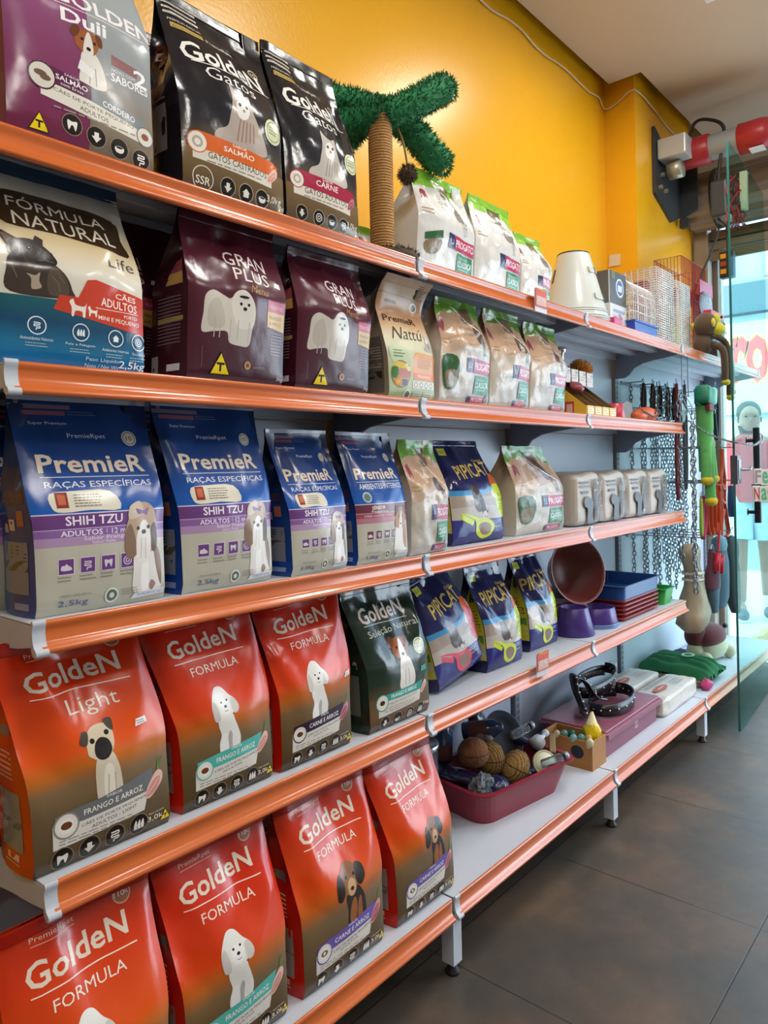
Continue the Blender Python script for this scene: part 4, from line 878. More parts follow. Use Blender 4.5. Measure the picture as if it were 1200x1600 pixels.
# top shelf
W_, H_ = .246, .41
p = make_bag('duii', W_, H_, .115, film_grad([(0, '#6d2344'), (.2, '#7c2f58'), (.6, '#8a4a74'), (1, '#845070')], .24), a_duii(W_, H_), 11, wt=.99, lean=.02, belly=.012, gus=film('#6a2a4e', .24), gart=lambda s: [(.2, .1, .8, .3, '#8a6a7c'), (.2, .45, .8, .5, '#9a7a8c')], gcol=.55)
place(p, 'pet_food_bag', 'large purple and grey dog food bag, leftmost on the top shelf', .467, .713, 1.128, 'S1', .115, group='large bags on the top shelf')
place(p, 'pet_food_bag', 'purple bag at the left photo edge behind the purple and grey bag', .452, .698, 1.262, 'S1', .115, group='large bags on the top shelf')
gb = lambda s: [(.15, .62, .8, .74, '#6d2a20'), (.3, .66, .75, .70, '#b9aca4'), (.3, .2, .9, .42, '#6f6b66'), (.3, .44, .8, .52, '#4a3226')]
W_, H_ = .24, .395
p = make_bag('blackcast', W_, H_, .12, BLK_F, a_black('Gatos', '#d9662a', 'SALMÃO', 'GATOS CASTRADOS', W_, H_, True), 23, wt=1.03, lean=.015, belly=.016, gus=film('#17171a', .2), gart=gb, wrk=1.15, ext_creases=[(.05, .95, .45, .45, .009, .07), (.5, .6, .95, .35, .008, .06), (.9, .98, .7, .6, -.006, .05)], seal=film('#1b1a1d', .25))
place(p, 'pet_food_bag', 'black cat food bag with orange label, second from the left on the top shelf', .772, 1.012, 1.128, 'S1', .12, group='large bags on the top shelf')
place(p, 'pet_food_bag', 'black bag standing behind the black bag with the orange label', .768, 1.008, 1.27, 'S1', .12, group='large bags on the top shelf')
W_, H_ = .218, .405
p = make_bag('blackad', W_, H_, .12, BLK_F, a_black('Gatos', '#a82848', 'CARNE', 'GATOS ADULTOS', W_, H_, False), 31, wt=.99, lean=.015, belly=.015, gus=film('#17171a', .2), gart=gb, wrk=1.15, ext_creases=[(.05, .95, .45, .45, .009, .07), (.5, .6, .95, .35, .008, .06), (.9, .98, .7, .6, -.006, .05)], seal=film('#1b1a1d', .25))
place(p, 'pet_food_bag', 'black cat food bag with crimson label, left of the green palm tree', 1.021, 1.239, 1.128, 'S1', .12, group='large bags on the top shelf')
# cat litter bags
PW = film_grad([(0, '#cfccc6'), (.5, '#dad7d2'), (1, '#dcdad4')], .26, 1.6); PT = film_grad([(0, '#c2bab0'), (.4, '#cabfb2'), (.7, '#bda48e'), (1, '#b5977c')], .26, 1.6)
CRS = [(.20, .98, .98, .52, .007, .02), (.05, .5, .9, .42, -.003, .02), (.0, .3, .5, .34, .003, .015)]
GR = film('#86bd38', .25); GRD = film('#5a8a2e', .25)
def litter(W_, H_, seed, tan, wt=.9, D=.125, wr=1.5, left=True, tx=.02):
    return make_bag('litter', W_, H_, D, PT if tan else PW, a_progato(W_, H_, tan, left), seed, wt=wt, sh=.015, lean=-.025, tx=tx, belly=.016, gus=PT if tan else PW, wrk=1.5, seal=GRD if tan else GR, ext_creases=CRS, gcol=.52, fine=.0022, NU=22, NV=30, nseal=.075)
LG = 'white cat litter bags with green tops'
p1 = litter(.265, .305, 41, False); p2 = litter(.255, .305, 42, False, left=False); p3 = litter(.19, .25, 43, False, left=False)
place(p1, 'cat_litter_bag', 'white litter bag with bright green top, right beside the palm tree', 1.533, 1.798, 1.19, 'S1', .125, group=LG)
place(p2, 'cat_litter_bag', 'white litter bag with bright green top, middle of the three on the top shelf', 1.806, 2.061, 1.19, 'S1', .125, group=LG)
place(p3, 'cat_litter_bag', 'smaller white litter bag with green top, next to the white cones', 2.070, 2.260, 1.19, 'S1', .125, group=LG)
p4 = litter(.225, .15, 44, False, .95, .075)
put_bag(p4, 'cat_litter_bag', 'low white litter bag with green top, behind the palm tree trunk', 1.555, 1.372, ZS['S1'], 0, LG)
# second shelf
W_, H_ = .242, .33
p = make_bag('formula', W_, H_, .12, film_grad([(0, '#d6cdb9'), (.45, '#dcd5c6'), (.62, '#cfb98f'), (.85, '#b9b0a0'), (1, '#12324f')], .24), a_formula(W_, H_), 51, wt=.94, lean=.01, belly=.016, gus=film('#b9ad98', .25), wrk=1.1, seal=film('#12324f'))
place(p, 'pet_food_bag', 'cream and blue dog food bag with a black bulldog picture', .444, .686, 1.128, 'S2', .12, group='bags on the second shelf')
W_, H_ = .228, .318
MAR = film_grad([(0, '#3f1322'), (.3, '#4d1829'), (.7, '#521a2c'), (1, '#43131f')], .3, .5)
GP = 'maroon dog food bags'
p = make_bag('gran', W_, H_, .12, MAR, a_gran(W_, H_), 61, wt=.98, lean=-.04, belly=.015, gus=film('#3d1221', .3), gart=gran_gus, wrk=1.3, gcol=.55)
gr0 = place(p, 'pet_food_bag', 'maroon bag with a white long-haired dog, right of the cream and blue bag', .772, 1.0, 1.128, 'S2', .12, group=GP)
dup(gr0, (.700, 1.335, ZS['S2']), 0, 'shaded bag at the back between the cream-blue bag and the first maroon bag', GP)
dup(gr0, (.925, 1.335, ZS['S2']), 0, 'maroon bag in the row behind the first maroon bag', GP)
p = make_bag('gran', W_ - .004, H_ - .012, .12, MAR, a_gran(W_ - .004, H_ - .012), 67, wt=.98, lean=-.04, belly=.014, gus=film('#3d1221', .3), gart=gran_gus, wrk=1.2, gcol=.55)
gr1 = place(p, 'pet_food_bag', 'maroon bag with a white long-haired dog, beside the beige bag with handwriting', 1.036, 1.26, 1.128, 'S2', .12, group=GP)
dup(gr1, (1.16, 1.335, ZS['S2']), 0, 'maroon bag in the row behind the second maroon bag', GP)
W_, H_ = .178, .30
p = make_bag('nattu', W_, H_, .115, film_grad([(0, '#b5bd90'), (.3, '#cdd2aa'), (.5, '#d8cfb4'), (.62, '#d2ab80'), (.72, '#c9946a'), (.85, '#bf9c7e'), (1, '#c3a58a')], .4, .4), a_nattu(W_, H_), 71, wt=1.02, sh=.05, lean=.0, belly=.012, curl=.06, gus=film('#8a7a66', .42), gart=lambda s: [(.1, .05, .9, .5, '#5f564c'), (.15, .16, .85, .22, '#2a2723')] + [(.15, .25 + k * .022, .85, .258 + k * .022, '#9a8f80') for k in range(10)], wrk=1.1, gcol=.38, seal=film('#bfa186', .4))
place(p, 'pet_food_bag', 'slim beige food bag with black handwriting and its top folded forward', 1.336, 1.514, 1.128, 'S2', .115, group='bags on the second shelf')
q1 = litter(.232, .29, 45, True, .84); q2 = litter(.218, .295, 46, True, .9, left=False); q3 = litter(.228, .285, 47, True, .9, left=False)
place(q1, 'cat_litter_bag', 'tan and white litter bag with green top, first after the beige bag', 1.535, 1.767, 1.126, 'S2', .125, group='litter bags on the second shelf')
place(q2, 'cat_litter_bag', 'tan and white litter bag with green top, middle one of three on the second shelf', 1.775, 1.993, 1.126, 'S2', .125, group='litter bags on the second shelf')
place(q3, 'cat_litter_bag', 'tan and white litter bag with green top, next to the yellow tray boxes', 2.004, 2.232, 1.126, 'S2', .125, group='litter bags on the second shelf')
# third shelf
BLU = film_grad([(0, '#b4b3a4'), (.3, '#beb9a8'), (.44, '#3a3f86'), (.45, '#1d5bb0'), (.56, '#174a96'), (.72, '#183a74'), (1, '#172f5c')], .25, .35, .0)
BLG = film_grad([(0, '#1a418c'), (.4, '#183a7a'), (.6, '#132a52'), (1, '#14264a')], .27)
SIL = film('#a9adb8', .3)
PB = 'blue and beige dog food bags'
def prem(W_, H_, seed, senior=False, wt=1.1, dk=.52):
    return make_bag('prem', W_, H_, W_ * dk, BLU, a_premier(W_, H_, senior), seed, wt=wt, sh=.04, lean=.014, belly=.013, gus=BLG, gart=prem_gus, wrk=1.1, seal=SIL, nseal=.028, gcol=.45)
p = prem(.222, .352, 81); i0 = place(p, 'pet_food_bag', 'largest blue bag with a long-haired dog, leftmost on the third shelf', .499, .721, 1.135, 'S3', .115, .0, PB)
dup(i0, (.59, 1.315, ZS['S3']), 0, 'blue bag in the row behind the leftmost blue bag', PB)
p = prem(.207, .354, 82, wt=1.17); j0 = place(p, 'pet_food_bag', 'large blue bag with a long-haired dog, second from the left on the third shelf', .757, .964, 1.132, 'S3', .108, 0, PB)
dup(j0, (.855, 1.31, ZS['S3']), 0, 'blue bag in the row behind the second blue bag', PB)
p = prem(.162, .308, 83, dk=.7); place(p, 'pet_food_bag', 'small blue bag with purple band and long-haired dog, third on its shelf', 1.014, 1.176, 1.125, 'S3', .113, 0, PB)
p = prem(.176, .306, 84, True); place(p, 'pet_food_bag', 'small blue bag with wine-red band and a collie picture', 1.212, 1.388, 1.125, 'S3', .09, 0, PB)
q = litter(.152, .29, 48, True, .95, left=False, tx=-.005); place(q, 'cat_litter_bag', 'narrow tan and white litter bag right of the collie bag', 1.408, 1.560, 1.128, 'S3', .125, group='litter bags on the third shelf')
NAV = film_grad([(0, '#23246a'), (.25, '#2a2c78'), (.5, '#20235a'), (1, '#1a1d4a')], .2, .6); NAVD = film('#1a1c46', .22)
p = make_bag('pip', .262, .295, .12, NAV, a_pipicat(.262, .295), 91, wt=.9, lean=.03, belly=.02, gus=NAVD, gart=pip_gus, wrk=1.7, gcol=.45)
N0 = place(p, 'cat_litter_bag', 'navy litter bag with yellow scoop, on the third shelf between two tan bags', 1.640, 1.902, 1.165, 'S3', .12, group='navy litter bags')
q = litter(.31, .28, 49, True, .8, tx=-.05); place(q, 'cat_litter_bag', 'wide tan and white litter bag beside the stacked white pads', 1.966, 2.276, 1.16, 'S3', .125, rz=0, group='litter bags on the third shelf')
# fourth shelf
OB = 'orange and red dog food bags'
GL = film_grad([(0, '#54442d'), (.24, '#6b573b'), (.35, '#84694a'), (.42, '#c46c22'), (.50, '#df500a'), (.8, '#cc3205'), (1, '#a82205')])
q_ = mk_gold('light', 101, GL, GUS_OR, .235, .352, wt=1.08, tx=-.03, tagp=(.80, .545), sub='Light', lab='#6f7072', labt='FRANGO E ARROZ', dog=pug, ds=.32, dsy=.41, du=.5, light=True)
Q0 = place(q_, 'pet_food_bag', 'large orange bag with a pug picture, leftmost on the fourth shelf', .485, .720, 1.13, 'S4', .12, 0, OB)
dup(Q0, (.545, 1.335, ZS['S4']), 0, 'orange bag at the left photo edge behind the pug bag', OB)
r_ = mk_gold('frango', 102, None, None, .207, .352, wt=1.27, tx=-.026, dog=poodle)
R0 = place(r_, 'pet_food_bag', 'red bag with a white poodle and teal label, second on the fourth shelf', .750, .957, 1.133, 'S4', .12, 0, OB)
dup(R0, (.845, 1.335, ZS['S4']), 0, 'red bag in the row behind the teal-label poodle bag', OB)
s_ = mk_gold('carne', 103, None, None, .203, .352, wt=1.28, tx=.008, tagp=(.90, .455), lab='#33203a', labt='CARNE E ARROZ', dog=poodle, meatc=('#9c3a50', '#c9808c'))
S0 = place(s_, 'pet_food_bag', 'red bag with a white poodle and dark plum label, left of the dark green bag', .980, 1.183, 1.130, 'S4', .12, 0, OB)
dup(S0, (1.09, 1.335, ZS['S4']), 0, 'red bag in the row behind the plum-label poodle bag', OB)
p = make_bag('selecao', .222, .33, .12, film_grad([(0, '#4a3825'), (.2, '#5f4c34'), (.32, '#243528'), (.5, '#15291f'), (1, '#142a20')], .2, .5), a_selecao(.222, .33), 111, wt=1.18, tx=.0, lean=.014, belly=.014, gus=film('#13291d', .22), gart=lambda s: [(.2, .12, .8, .4, '#5a6058'), (.2, .45, .7, .5, '#7a8a78')], wrk=1.7)
place(p, 'pet_food_bag', 'dark green dog food bag with a brown and white dog, on the fourth shelf', 1.244, 1.466, 1.128, 'S4', .12, 0, 'bags on the fourth shelf')
p = make_bag('pipr', .235, .30, .10, NAV, a_pipicat(.235, .30, '#d23a52', '#a82a3e'), 92, wt=.92, lean=.01, belly=.016, gus=NAVD, gart=pip_gus, wrk=1.8)
put_bag(p, 'cat_litter_bag', 'navy litter bag with red scoop, leaning on the dark green bag', 1.690, 1.230, ZS['S4'] + .022, 0, 'navy litter bags', (radians(-7), radians(-9), radians(4)))
p = make_bag('pip2', .20, .305, .11, NAV, a_pipicat(.20, .305), 93, wt=.97, lean=.03, belly=.016, gus=NAVD, gart=pip_gus, wrk=1.7)
V0 = place(p, 'cat_litter_bag', 'navy litter bag with yellow scoop standing behind the orange price card', 1.830, 2.030, 1.185, 'S4', .11, 0, 'navy litter bags')
dup(V0, (1.775, 1.352, ZS['S4']), 0, 'shaded navy litter bag at the back, between the leaning bag and the next', 'navy litter bags')
p = make_bag('pip3', .19, .31, .11, NAV, a_pipicat(.19, .31), 94, wt=.97, lean=.03, belly=.016, gus=NAVD, gart=pip_gus, wrk=2.1)
place(p, 'cat_litter_bag', 'navy litter bag with yellow scoop, nearest the terracotta bowl', 2.118, 2.308, 1.205, 'S4', .11, 0, 'navy litter bags')
# bottom shelf
y_ = mk_gold('big', 104, GL, GUS_OR, .236, .37, wt=1.08, dog=poodle)
Y0 = place(y_, 'pet_food_bag', 'orange bag cut by the lower left corner of the photo', .430, .666, 1.062, 'S5', .12, 0, OB)
z_ = mk_gold('frango2', 105, None, None, .222, .37, wt=1.12, tx=-.01, dog=poodle)
Z0 = place(z_, 'pet_food_bag', 'red bag with a white poodle and teal label, second on the bottom shelf', .702, .924, 1.064, 'S5', .12, 0, OB)
dup(Z0, (.80, 1.29, ZS['S5']), 0, 'red bag in the row behind the bottom-shelf poodle bag', OB)
aa = mk_gold('filh', 106, GOLD_OR, GUS_RD, .236, .365, wt=1.13, lab='#6d5aa8', labt='CARNE E ARROZ', dog=puppy, ds=.42, dsy=.46, du=.55, meatc=('#a8485a', '#cf8d94'), kib='#7a6a5a', circ=True)
A0 = place(aa, 'pet_food_bag', 'red-orange bag with a brown puppy and violet label, left one of the two', .968, 1.204, 1.064, 'S5', .12, 0, OB)
dup(A0, (1.075, 1.29, ZS['S5']), 0, 'red bag in the row behind the left puppy bag', OB)
ab = mk_gold('filh2', 107, GOLD_OR, GUS_RD, .216, .36, wt=1.17, tx=-.02, lab='#6d5aa8', labt='CARNE E ARROZ', dog=puppy, ds=.42, dsy=.46, du=.62, meatc=('#a8485a', '#cf8d94'), kib='#7a6a5a', circ=True)
B0 = place(ab, 'pet_food_bag', 'red-orange bag with a brown puppy and violet label, right one above the shelf leg', 1.254, 1.470, 1.064, 'S5', .12, 0, OB)
# ------------------------------------------------------------------ things on the top shelf
def fuzz(b, pts_nrm, length, wid, rnd):
    for p, n in pts_nrm:
        n = (n + Vector((rnd.uniform(-.5, .5), rnd.uniform(-.5, .5), rnd.uniform(-.5, .3)))).normalized()
        t = n.orthogonal().normalized(); t.rotate(Matrix.Rotation(rnd.uniform(0, 6.28), 3, n)); l = length * rnd.uniform(.5, 1.2)
        b.add([p - t * wid, p + t * wid, p + n * l], [(0, 1, 2)], False)
def fur_tube(b, path, r, n, length, seed):
    rnd = random.Random(seed); P = smooth_path(path, 8); b.tube(P, [r * (1 if 1 < i < len(P) - 2 else .75) for i in range(len(P))], 12)
    L = []
    for _ in range(n):
        i = rnd.randrange(len(P) - 1); t = (P[i + 1] - P[i]); p = P[i] + t * rnd.random(); t.normalize(); q = t.orthogonal().normalized(); q.rotate(Matrix.Rotation(rnd.uniform(0, 6.28), 3, t))
        L.append((p + q * r * .92, q))
    for _ in range(n // 8):
        d = Vector((rnd.gauss(0, 1), rnd.gauss(0, 1), rnd.gauss(0, 1))).normalized(); L.append((P[-1] + d * r * .6, d))
    fuzz(b, L, length, .0022, rnd)
Z1 = ZS['S1'] - .0005
t = thing('cat_scratcher', 'palm tree cat scratcher with furry green leaves and rope trunk', 'cat toy', (1.425, 1.215, Z1))
b = mb(M('#4a3c2c', .9, var=.3, ns=80, bump=.6, bs=150), True); b.lathe([(0, 0), (.09, 0), (.096, .012), (.09, .026), (0, .03)], seg=36)
rnd = random.Random(3); fuzz(b, [(Vector((.09 * cos(a) * q, .09 * sin(a) * q, .027)), Vector((cos(a) * .6, sin(a) * .6, .7))) for a, q in [(rnd.uniform(0, 6.28), sqrt(rnd.random()) * 1.03) for _ in range(900)]], .012, .002, rnd); b.build('base', t)
b = mb(M('#b98a50', .85, var=.2, ns=200, bump=.5, bs=300), True); b.cyl((0, 0, .028), (0, 0, .385), .0265, seg=20)
b.tube([(.0275 * cos(k * 2 * pi / 16), .0275 * sin(k * 2 * pi / 16), .03 + k * .0072 / 16) for k in range(16 * 49)], .0042, 6); b.build('rope_trunk', t)
GRN = M('#17804a', .85, var=.3, ns=90, sheen=.3)
for k, pth in enumerate([[(0, 0, .39), (.05, -.03, .41), (.12, -.06, .46), (.19, -.075, .505)], [(0, 0, .39), (.07, -.005, .405), (.16, -.01, .37), (.24, -.02, .325)], [(0, 0, .39), (-.05, .05, .415), (-.13, .11, .43), (-.2, .13, .435)], [(0, 0, .39), (-.05, .05, .38), (-.11, .11, .34), (-.17, .125, .30)], [(0, 0, .395), (.03, .06, .42), (.05, .13, .42), (.06, .2, .39)]]):
    b = mb(GRN, True); fur_tube(b, pth, .037, 2400, .016, 20 + k); b.build('leaf', t)
b = mb(M('#8f7a4c', .9)); b.tube(smooth_path([(.03, -.02, .385), (.055, -.03, .33), (.066, -.035, .268)], 4), .0028, 6); b.build('cord', t)
b = mb(M('#5a4a38', .95, var=.35, ns=100), True); b.sph((.066, -.035, .247), .022, seg=14, rings=8)
fuzz(b, [(Vector((.066, -.035, .247)) + d * .021, d) for d in [Vector((rnd.gauss(0, 1), rnd.gauss(0, 1), rnd.gauss(0, 1))).normalized() for _ in range(500)]], .012, .0014, rnd); b.build('pompom', t)
# recovery cones, nested
for k in range(3):
    t = thing('recovery_cone', ['white plastic pet cone on the outside of the nested stack, black buckles showing', 'white plastic pet cone, middle rim of the nested stack', 'white plastic pet cone, lowest rim of the nested stack'][k], 'pet cone', (2.62, 1.272, Z1 + (.026 - k * .013)), group='nested white pet cones')
    r0, r1, h = .130, .058, .262 - k * .012
    b = mb(M('#ccd2cf', .25, var=.03), True); b.lathe([(r0 - .004, 0), (r0, .001), (r0 - .002, .008), (r1 + .004, h - .004), (r1, h), (r1 - .003, h), (r1, h - .006), (r0 - .006, .008), (r0 - .004, 0)], seg=48)
    for zz in ((.004, .012, .03, .038) if k == 0 else (.004,)): rr_ = r0 + (r1 - r0) * zz / h; b.tube([((rr_ + .0015) * cos(a), (rr_ + .0015) * sin(a), zz) for a in [2 * pi * i / 48 for i in range(48)]], .0022, 6, True)
    b.build('cone', t)
    if k == 0:
        b = mb(M('#2c2c2c', .5), True); b.tube([(r1 * cos(a), r1 * sin(a), h) for a in [2 * pi * i / 40 for i in range(40)]], .0035, 6, True); b.build('rim_trim', t)
        for (zz, da) in ((.085, -2.25), (.19, -2.2)):
            rr_ = r0 + (r1 - r0) * zz / h; c = Vector((rr_ * cos(da + .55), rr_ * sin(da + .55), zz))
            rm = Matrix.Rotation(da + .55, 4, 'Z') @ Matrix.Rotation(-.26, 4, 'Y')
            b = mb(M('#c9ccc0', .35)); b.box(c + Vector((.002 * cos(da), .002 * sin(da), 0)), (.006, .05, .024), rm, .002); o = b.build('snap_tab', t)
            b = mb(BLK); c2 = Vector((rr_ * cos(da + .85), rr_ * sin(da + .85), zz)); b.box(c2, (.012, .032, .026), Matrix.Rotation(da + .85, 4, 'Z') @ Matrix.Rotation(-.26, 4, 'Y'), .003); b.build('buckle', t)
        b = mb(BLK); b.box((-.068, .046, .175), (.006, .012, .055), Matrix.Rotation(2.55, 4, 'Z') @ Matrix.Rotation(-.26, 4, 'Y'), .002); b.build('strap_slot', t)
# flat boxed filter
def pane(b, p0, ux, vz, shapes):
    """flat print: shapes on a face with origin p0, axis ux (unit across), vz (unit up), nudged outwards"""
    p0, ux, vz = Vector(p0), Vector(ux), Vector(vz); n = ux.cross(vz).normalized()
    for k, (poly, m) in enumerate(shapes):
        b.mat(m); pts = [p0 + ux * x + vz * y + n * (.0006 + .0002 * k) for x, y in poly]
        tr = geometry.tessellate_polygon([[Vector((x, y, 0)) for x, y in poly]]); b.add(pts, [tuple(q) for q in tr], False)
def circ2(x, y, r, n=18, ry=None): return [(x + r * cos(2 * pi * i / n), y + (ry or r) * sin(2 * pi * i / n)) for i in range(n)]
def rct(x0, y0, x1, y1): return [(x0, y0), (x1, y0), (x1, y1), (x0, y1)]
def txt(b, s, p0, ux, vz, w, h, m, bold=0.0, off=.0012):
    """text box centred on p0, w wide and h high along ux/vz"""
    vs, fs, _ = glyphs(s, bold); p0, ux, vz = Vector(p0), Vector(ux).normalized(), Vector(vz).normalized(); n = ux.cross(vz)
    b.mat(m); b.add([p0 + ux * x * w + vz * y * h + n * off for x, y in vs], fs, False)
P_ = lambda h, r=.4: M(h, r, var=.03)
t = thing('filter_box', 'tall carton with a blue round logo and dark photo, right of the white cones', 'box', (2.85, 1.225, Z1))
b = mb(P_('#c9c8c6')); b.bx(-.075, .085, -.03, .035, 0, .25, .001)
pane(b, (-.075, -.03, 0), (1, 0, 0), (0, 0, 1), [(rct(0, .12, .16, .25), P_('#3f3f3a')), (rct(.02, .22, .05, .25), P_('#5d6a4a')), (circ2(.095, .19, .038), P_('#d5dae4')), (circ2(.095, .19, .031), P_('#3d5a96')), (rct(.075, .175, .115, .2), P_('#c8d0e0')), (rct(.03, .09, .14, .1), P_('#7f93bb')), (rct(.03, .07, .12, .078), P_('#9aa5bd')), ([(.03, .02), (.06, .055), (.1, .05), (.12, .03), (.09, .015)], P_('#c9744a'))])
pane(b, (-.075, .035, 0), (0, -1, 0), (0, 0, 1), [(rct(.004, .12, .06, .25), P_('#55524c')), (rct(.01, .03, .055, .1), P_('#a9b3c8'))])
b.build('carton', t)
b = mb(P_('#d9c9a8', .8)); b.box((3.752, 1.585, 2.305), (.003, .062, .06), Matrix.Rotation(.05, 4, 'X')); tag(b.build('paper_note'), 'small cream paper note stuck on the side of the yellow pillar', 'note')
t = thing('small_basket', 'tiny pink plastic basket at the shelf edge below the blue-logo carton', 'basket', (2.735, 1.165, Z1))
b = mb(P_('#c2306a')); b.bx(-.04, .04, -.02, .02, 0, .045, .004); b.build('basket', t); b = mb(P_('#d8a4b8'), True); b.tube(smooth_path([(-.03, -.02, .045), (0, -.021, .062), (.03, -.02, .045)], 4), .003, 6); b.build('handle', t)
# wire cages
WIRE = M('#dcdde0', .3, .2); 
def cage(name, label, x, y, W, D, H, base_m, wire_m, bh=.05, nv=14, nh=8, group=None, dome=False, rz=0):
    t = thing(name, label, 'cage', (x, y, Z1), rz, group)
    b = mb(base_m); b.prism([(-W / 2 + .012, 0), (W / 2 - .012, 0), (W / 2, bh), (-W / 2, bh)], 'y', -D / 2, D / 2); b.bx(-W / 2 - .006, W / 2 + .006, -D / 2 - .006, D / 2 + .006, bh - .008, bh, .002); b.build('base_tray', t)
    b = mb(wire_m, True); w2, d2 = W / 2 - .006, D / 2 - .006; r = .0018; top = H
    for i in range(nv + 1):
        q = -w2 + 2 * w2 * i / nv
        if dome: b.tube(smooth_path([(q, -d2, bh), (q, -d2, H * .72), (q, -d2 * .6, H * .93), (q, 0, H), (q, d2 * .6, H * .93), (q, d2, H * .72), (q, d2, bh)], 3), r, 4)
        else: b.tube([(q, -d2, bh), (q, -d2, H), (q, d2, H), (q, d2, bh)], r, 4)
    m = max(4, int(nv * D / W))
    for i in range(m + 1):
        q = -d2 + 2 * d2 * i / m
        for s in (-w2, w2): b.tube([(s, q, bh), (s, q, H * (.72 + .28 * (1 - abs(q) / d2) ** .5) if dome else H)], r, 4)
    for i in range(nh + 1):
        z = bh + (H * (.72 if dome else 1) - bh) * i / nh
        b.tube([(-w2, -d2, z), (w2, -d2, z), (w2, d2, z), (-w2, d2, z)], r * 1.2, 4, True)
    b.build('wire', t); return t
t = cage('small_pet_cage', 'low white wire cage with a blue base', 3.055, 1.24, .25, .16, .25, P_('#2348a8', .3), WIRE, .07, 13, 3, 'wire cages on the top shelf', True)
t = cage('small_pet_cage', 'tall white wire cage with a yellow wheel, between the blue-based cage and the narrow one', 3.33, 1.26, .215, .18, .345, P_('#c9ccd2'), WIRE, .03, 8, 30, 'wire cages on the top shelf')
b = mb(P_('#d6d056', .5), True); b.lathe([(0, -.012), (.06, -.012), (.062, 0), (.06, .012), (0, .012)], (-.005, 0, .17), 24, Matrix.Rotation(pi / 2, 4, 'X')); b.build('wheel', t)
b = mb(P_('#a04a48', .5)); b.bx(-.085, -.03, -.03, .03, .04, .30, .003); b.build('ladder', t)
t = cage('small_pet_cage', 'narrow white wire cage with a yellow house, left of the toy monkey', 3.555, 1.255, .19, .18, .325, P_('#c9ccd2'), WIRE, .03, 7, 30, 'wire cages on the top shelf')
b = mb(P_('#d6d056', .5)); b.bx(-.06, .05, -.05, .05, .032, .13, .006); b.build('house', t)
RW = M('#9c3a44', .4)
t = cage('small_pet_cage', 'red two-storey wire cage behind the toy monkey', 4.0, 1.33, .40, .15, .53, P_('#8c3038'), RW, .04, 22, 5, 'wire cages on the top shelf')
b = mb(P_('#8c2c34')); b.bx(-.195, .195, -.068, .068, .34, .375, .003); b.build('upper_floor', t)
b = mb(P_('#9c4048')); b.bx(.03, .04, -.06, -.052, .19, .34); b.bx(.12, .13, -.06, -.052, .19, .34)
for k in range(8): b.bx(.03, .13, -.06, -.052, .2 + k * .018, .207 + k * .018)
b.build('ladder', t)
t = thing('toy_pack', 'clear bag with a pink card hanging on the red cage', 'toy pack', (4.06, 1.225, 2.05))
b = mb(P_('#c23a68')); b.bx(-.09, .12, -.003, .003, .06, .13, .001); b.build('card', t); b = mb(glassy('#f0dfe6', .15, .8, 'bagfilm', .12), True); b.sph((.0, -.004, 0), .1, (1, .12, .75), 18, 10, None, .2, 3); b.build('clear_bag', t)
t = thing('planter', 'brown plastic trough on the top shelf under a pink and navy pack', 'planter', (4.04, 1.165, Z1)); b = mb(P_('#5a3a36')); b.prism([(-.13, 0), (.13, 0), (.15, .085), (-.15, .085)], 'y', -.04, .04); b.bx(-.155, .155, -.045, .045, .078, .088, .003); b.build('trough', t)
t = thing('toy_pack', 'pink and navy boxed toy with a round window on the brown trough', 'toy pack', (4.0, 1.165, Z1 + .0885))
b = mb(P_('#26305e')); b.bx(-.11, .11, -.02, .02, 0, .13, .003); b.mat(P_('#d23a62')); b.bx(-.11, .11, -.019, .019, .13, .165, .004); pane(b, (-.11, -.02, 0), (1, 0, 0), (0, 0, 1), [(circ2(.11, .065, .045), P_('#c9cfd8', .2)), (circ2(.115, .07, .03), P_('#8d96a4', .2))]); b.build('carton', t)
# plush monkey sitting on the shelf edge
BRN = M('#5c4230', .95, var=.25, ns=120, bump=.4, bs=200, sheen=.3); YLW = M('#d9bd22', .8, var=.06, sheen=.2)
t = thing('plush_toy', 'brown plush monkey with yellow face, long legs hanging over the shelf edge', 'plush toy', (3.70, 1.12, Z1))
b = mb(BRN, True); b.sph((0, .01, .055), .055, (.9, .8, 1.1), 18, 12); b.build('body', t)
b = mb(BRN, True); b.sph((-.005, -.005, .14), .056, (1, .95, 1.1), 18, 12); hd = b.build('head', t)
b = mb(YLW, True); b.sph((.03, -.045, .118), .044, (1.15, .9, .85), 16, 10); b.sph((.02, -.045, .165), .03, (1, .7, 1.0), 12, 8); b.build('face', t)
for dx, dy in ((-.035, -.055), (.02, .055)): b = mb(YLW, True); b.sph((-.02 + dx, dy, .14), .018, (1, .5, 1.2), 12, 8); b.build('ear', t)
b = mb(M('#14100e', .3), True); b.sph((.076, -.06, .145), .012, (1, 1, .8), 10, 6); b.sph((.03, -.068, .175), .007, seg=8, rings=6); b.tube(smooth_path([(.01, -.083, .1), (.045, -.086, .098), (.078, -.062, .1)], 3), .002, 5); b.build('nose_and_eyes', t)
for k, (pth, e) in enumerate([([(0, -.02, .05), (.0, -.075, .02), (.005, -.085, -.05), (.01, -.082, -.13)], 0), ([(.05, -.01, .05), (.08, -.07, .03), (.1, -.085, -.06), (.115, -.08, -.17)], 0), ([(-.01, -.03, .09), (.05, -.08, .05), (.055, -.09, -.08), (.06, -.088, -.20)], 1)]):
    b = mb(BRN, True); P = smooth_path(pth, 5); b.tube(P, .0165 if not e else .014, 12); lo = b.build('leg' if not e else 'arm', t)
    b = mb(YLW, True); e_ = P[-1]; b.sph(e_ + Vector((.004, -.004, -.010)), .020, (1.1, 1, .8), 12, 8); b.build('foot' if not e else 'hand', lo)

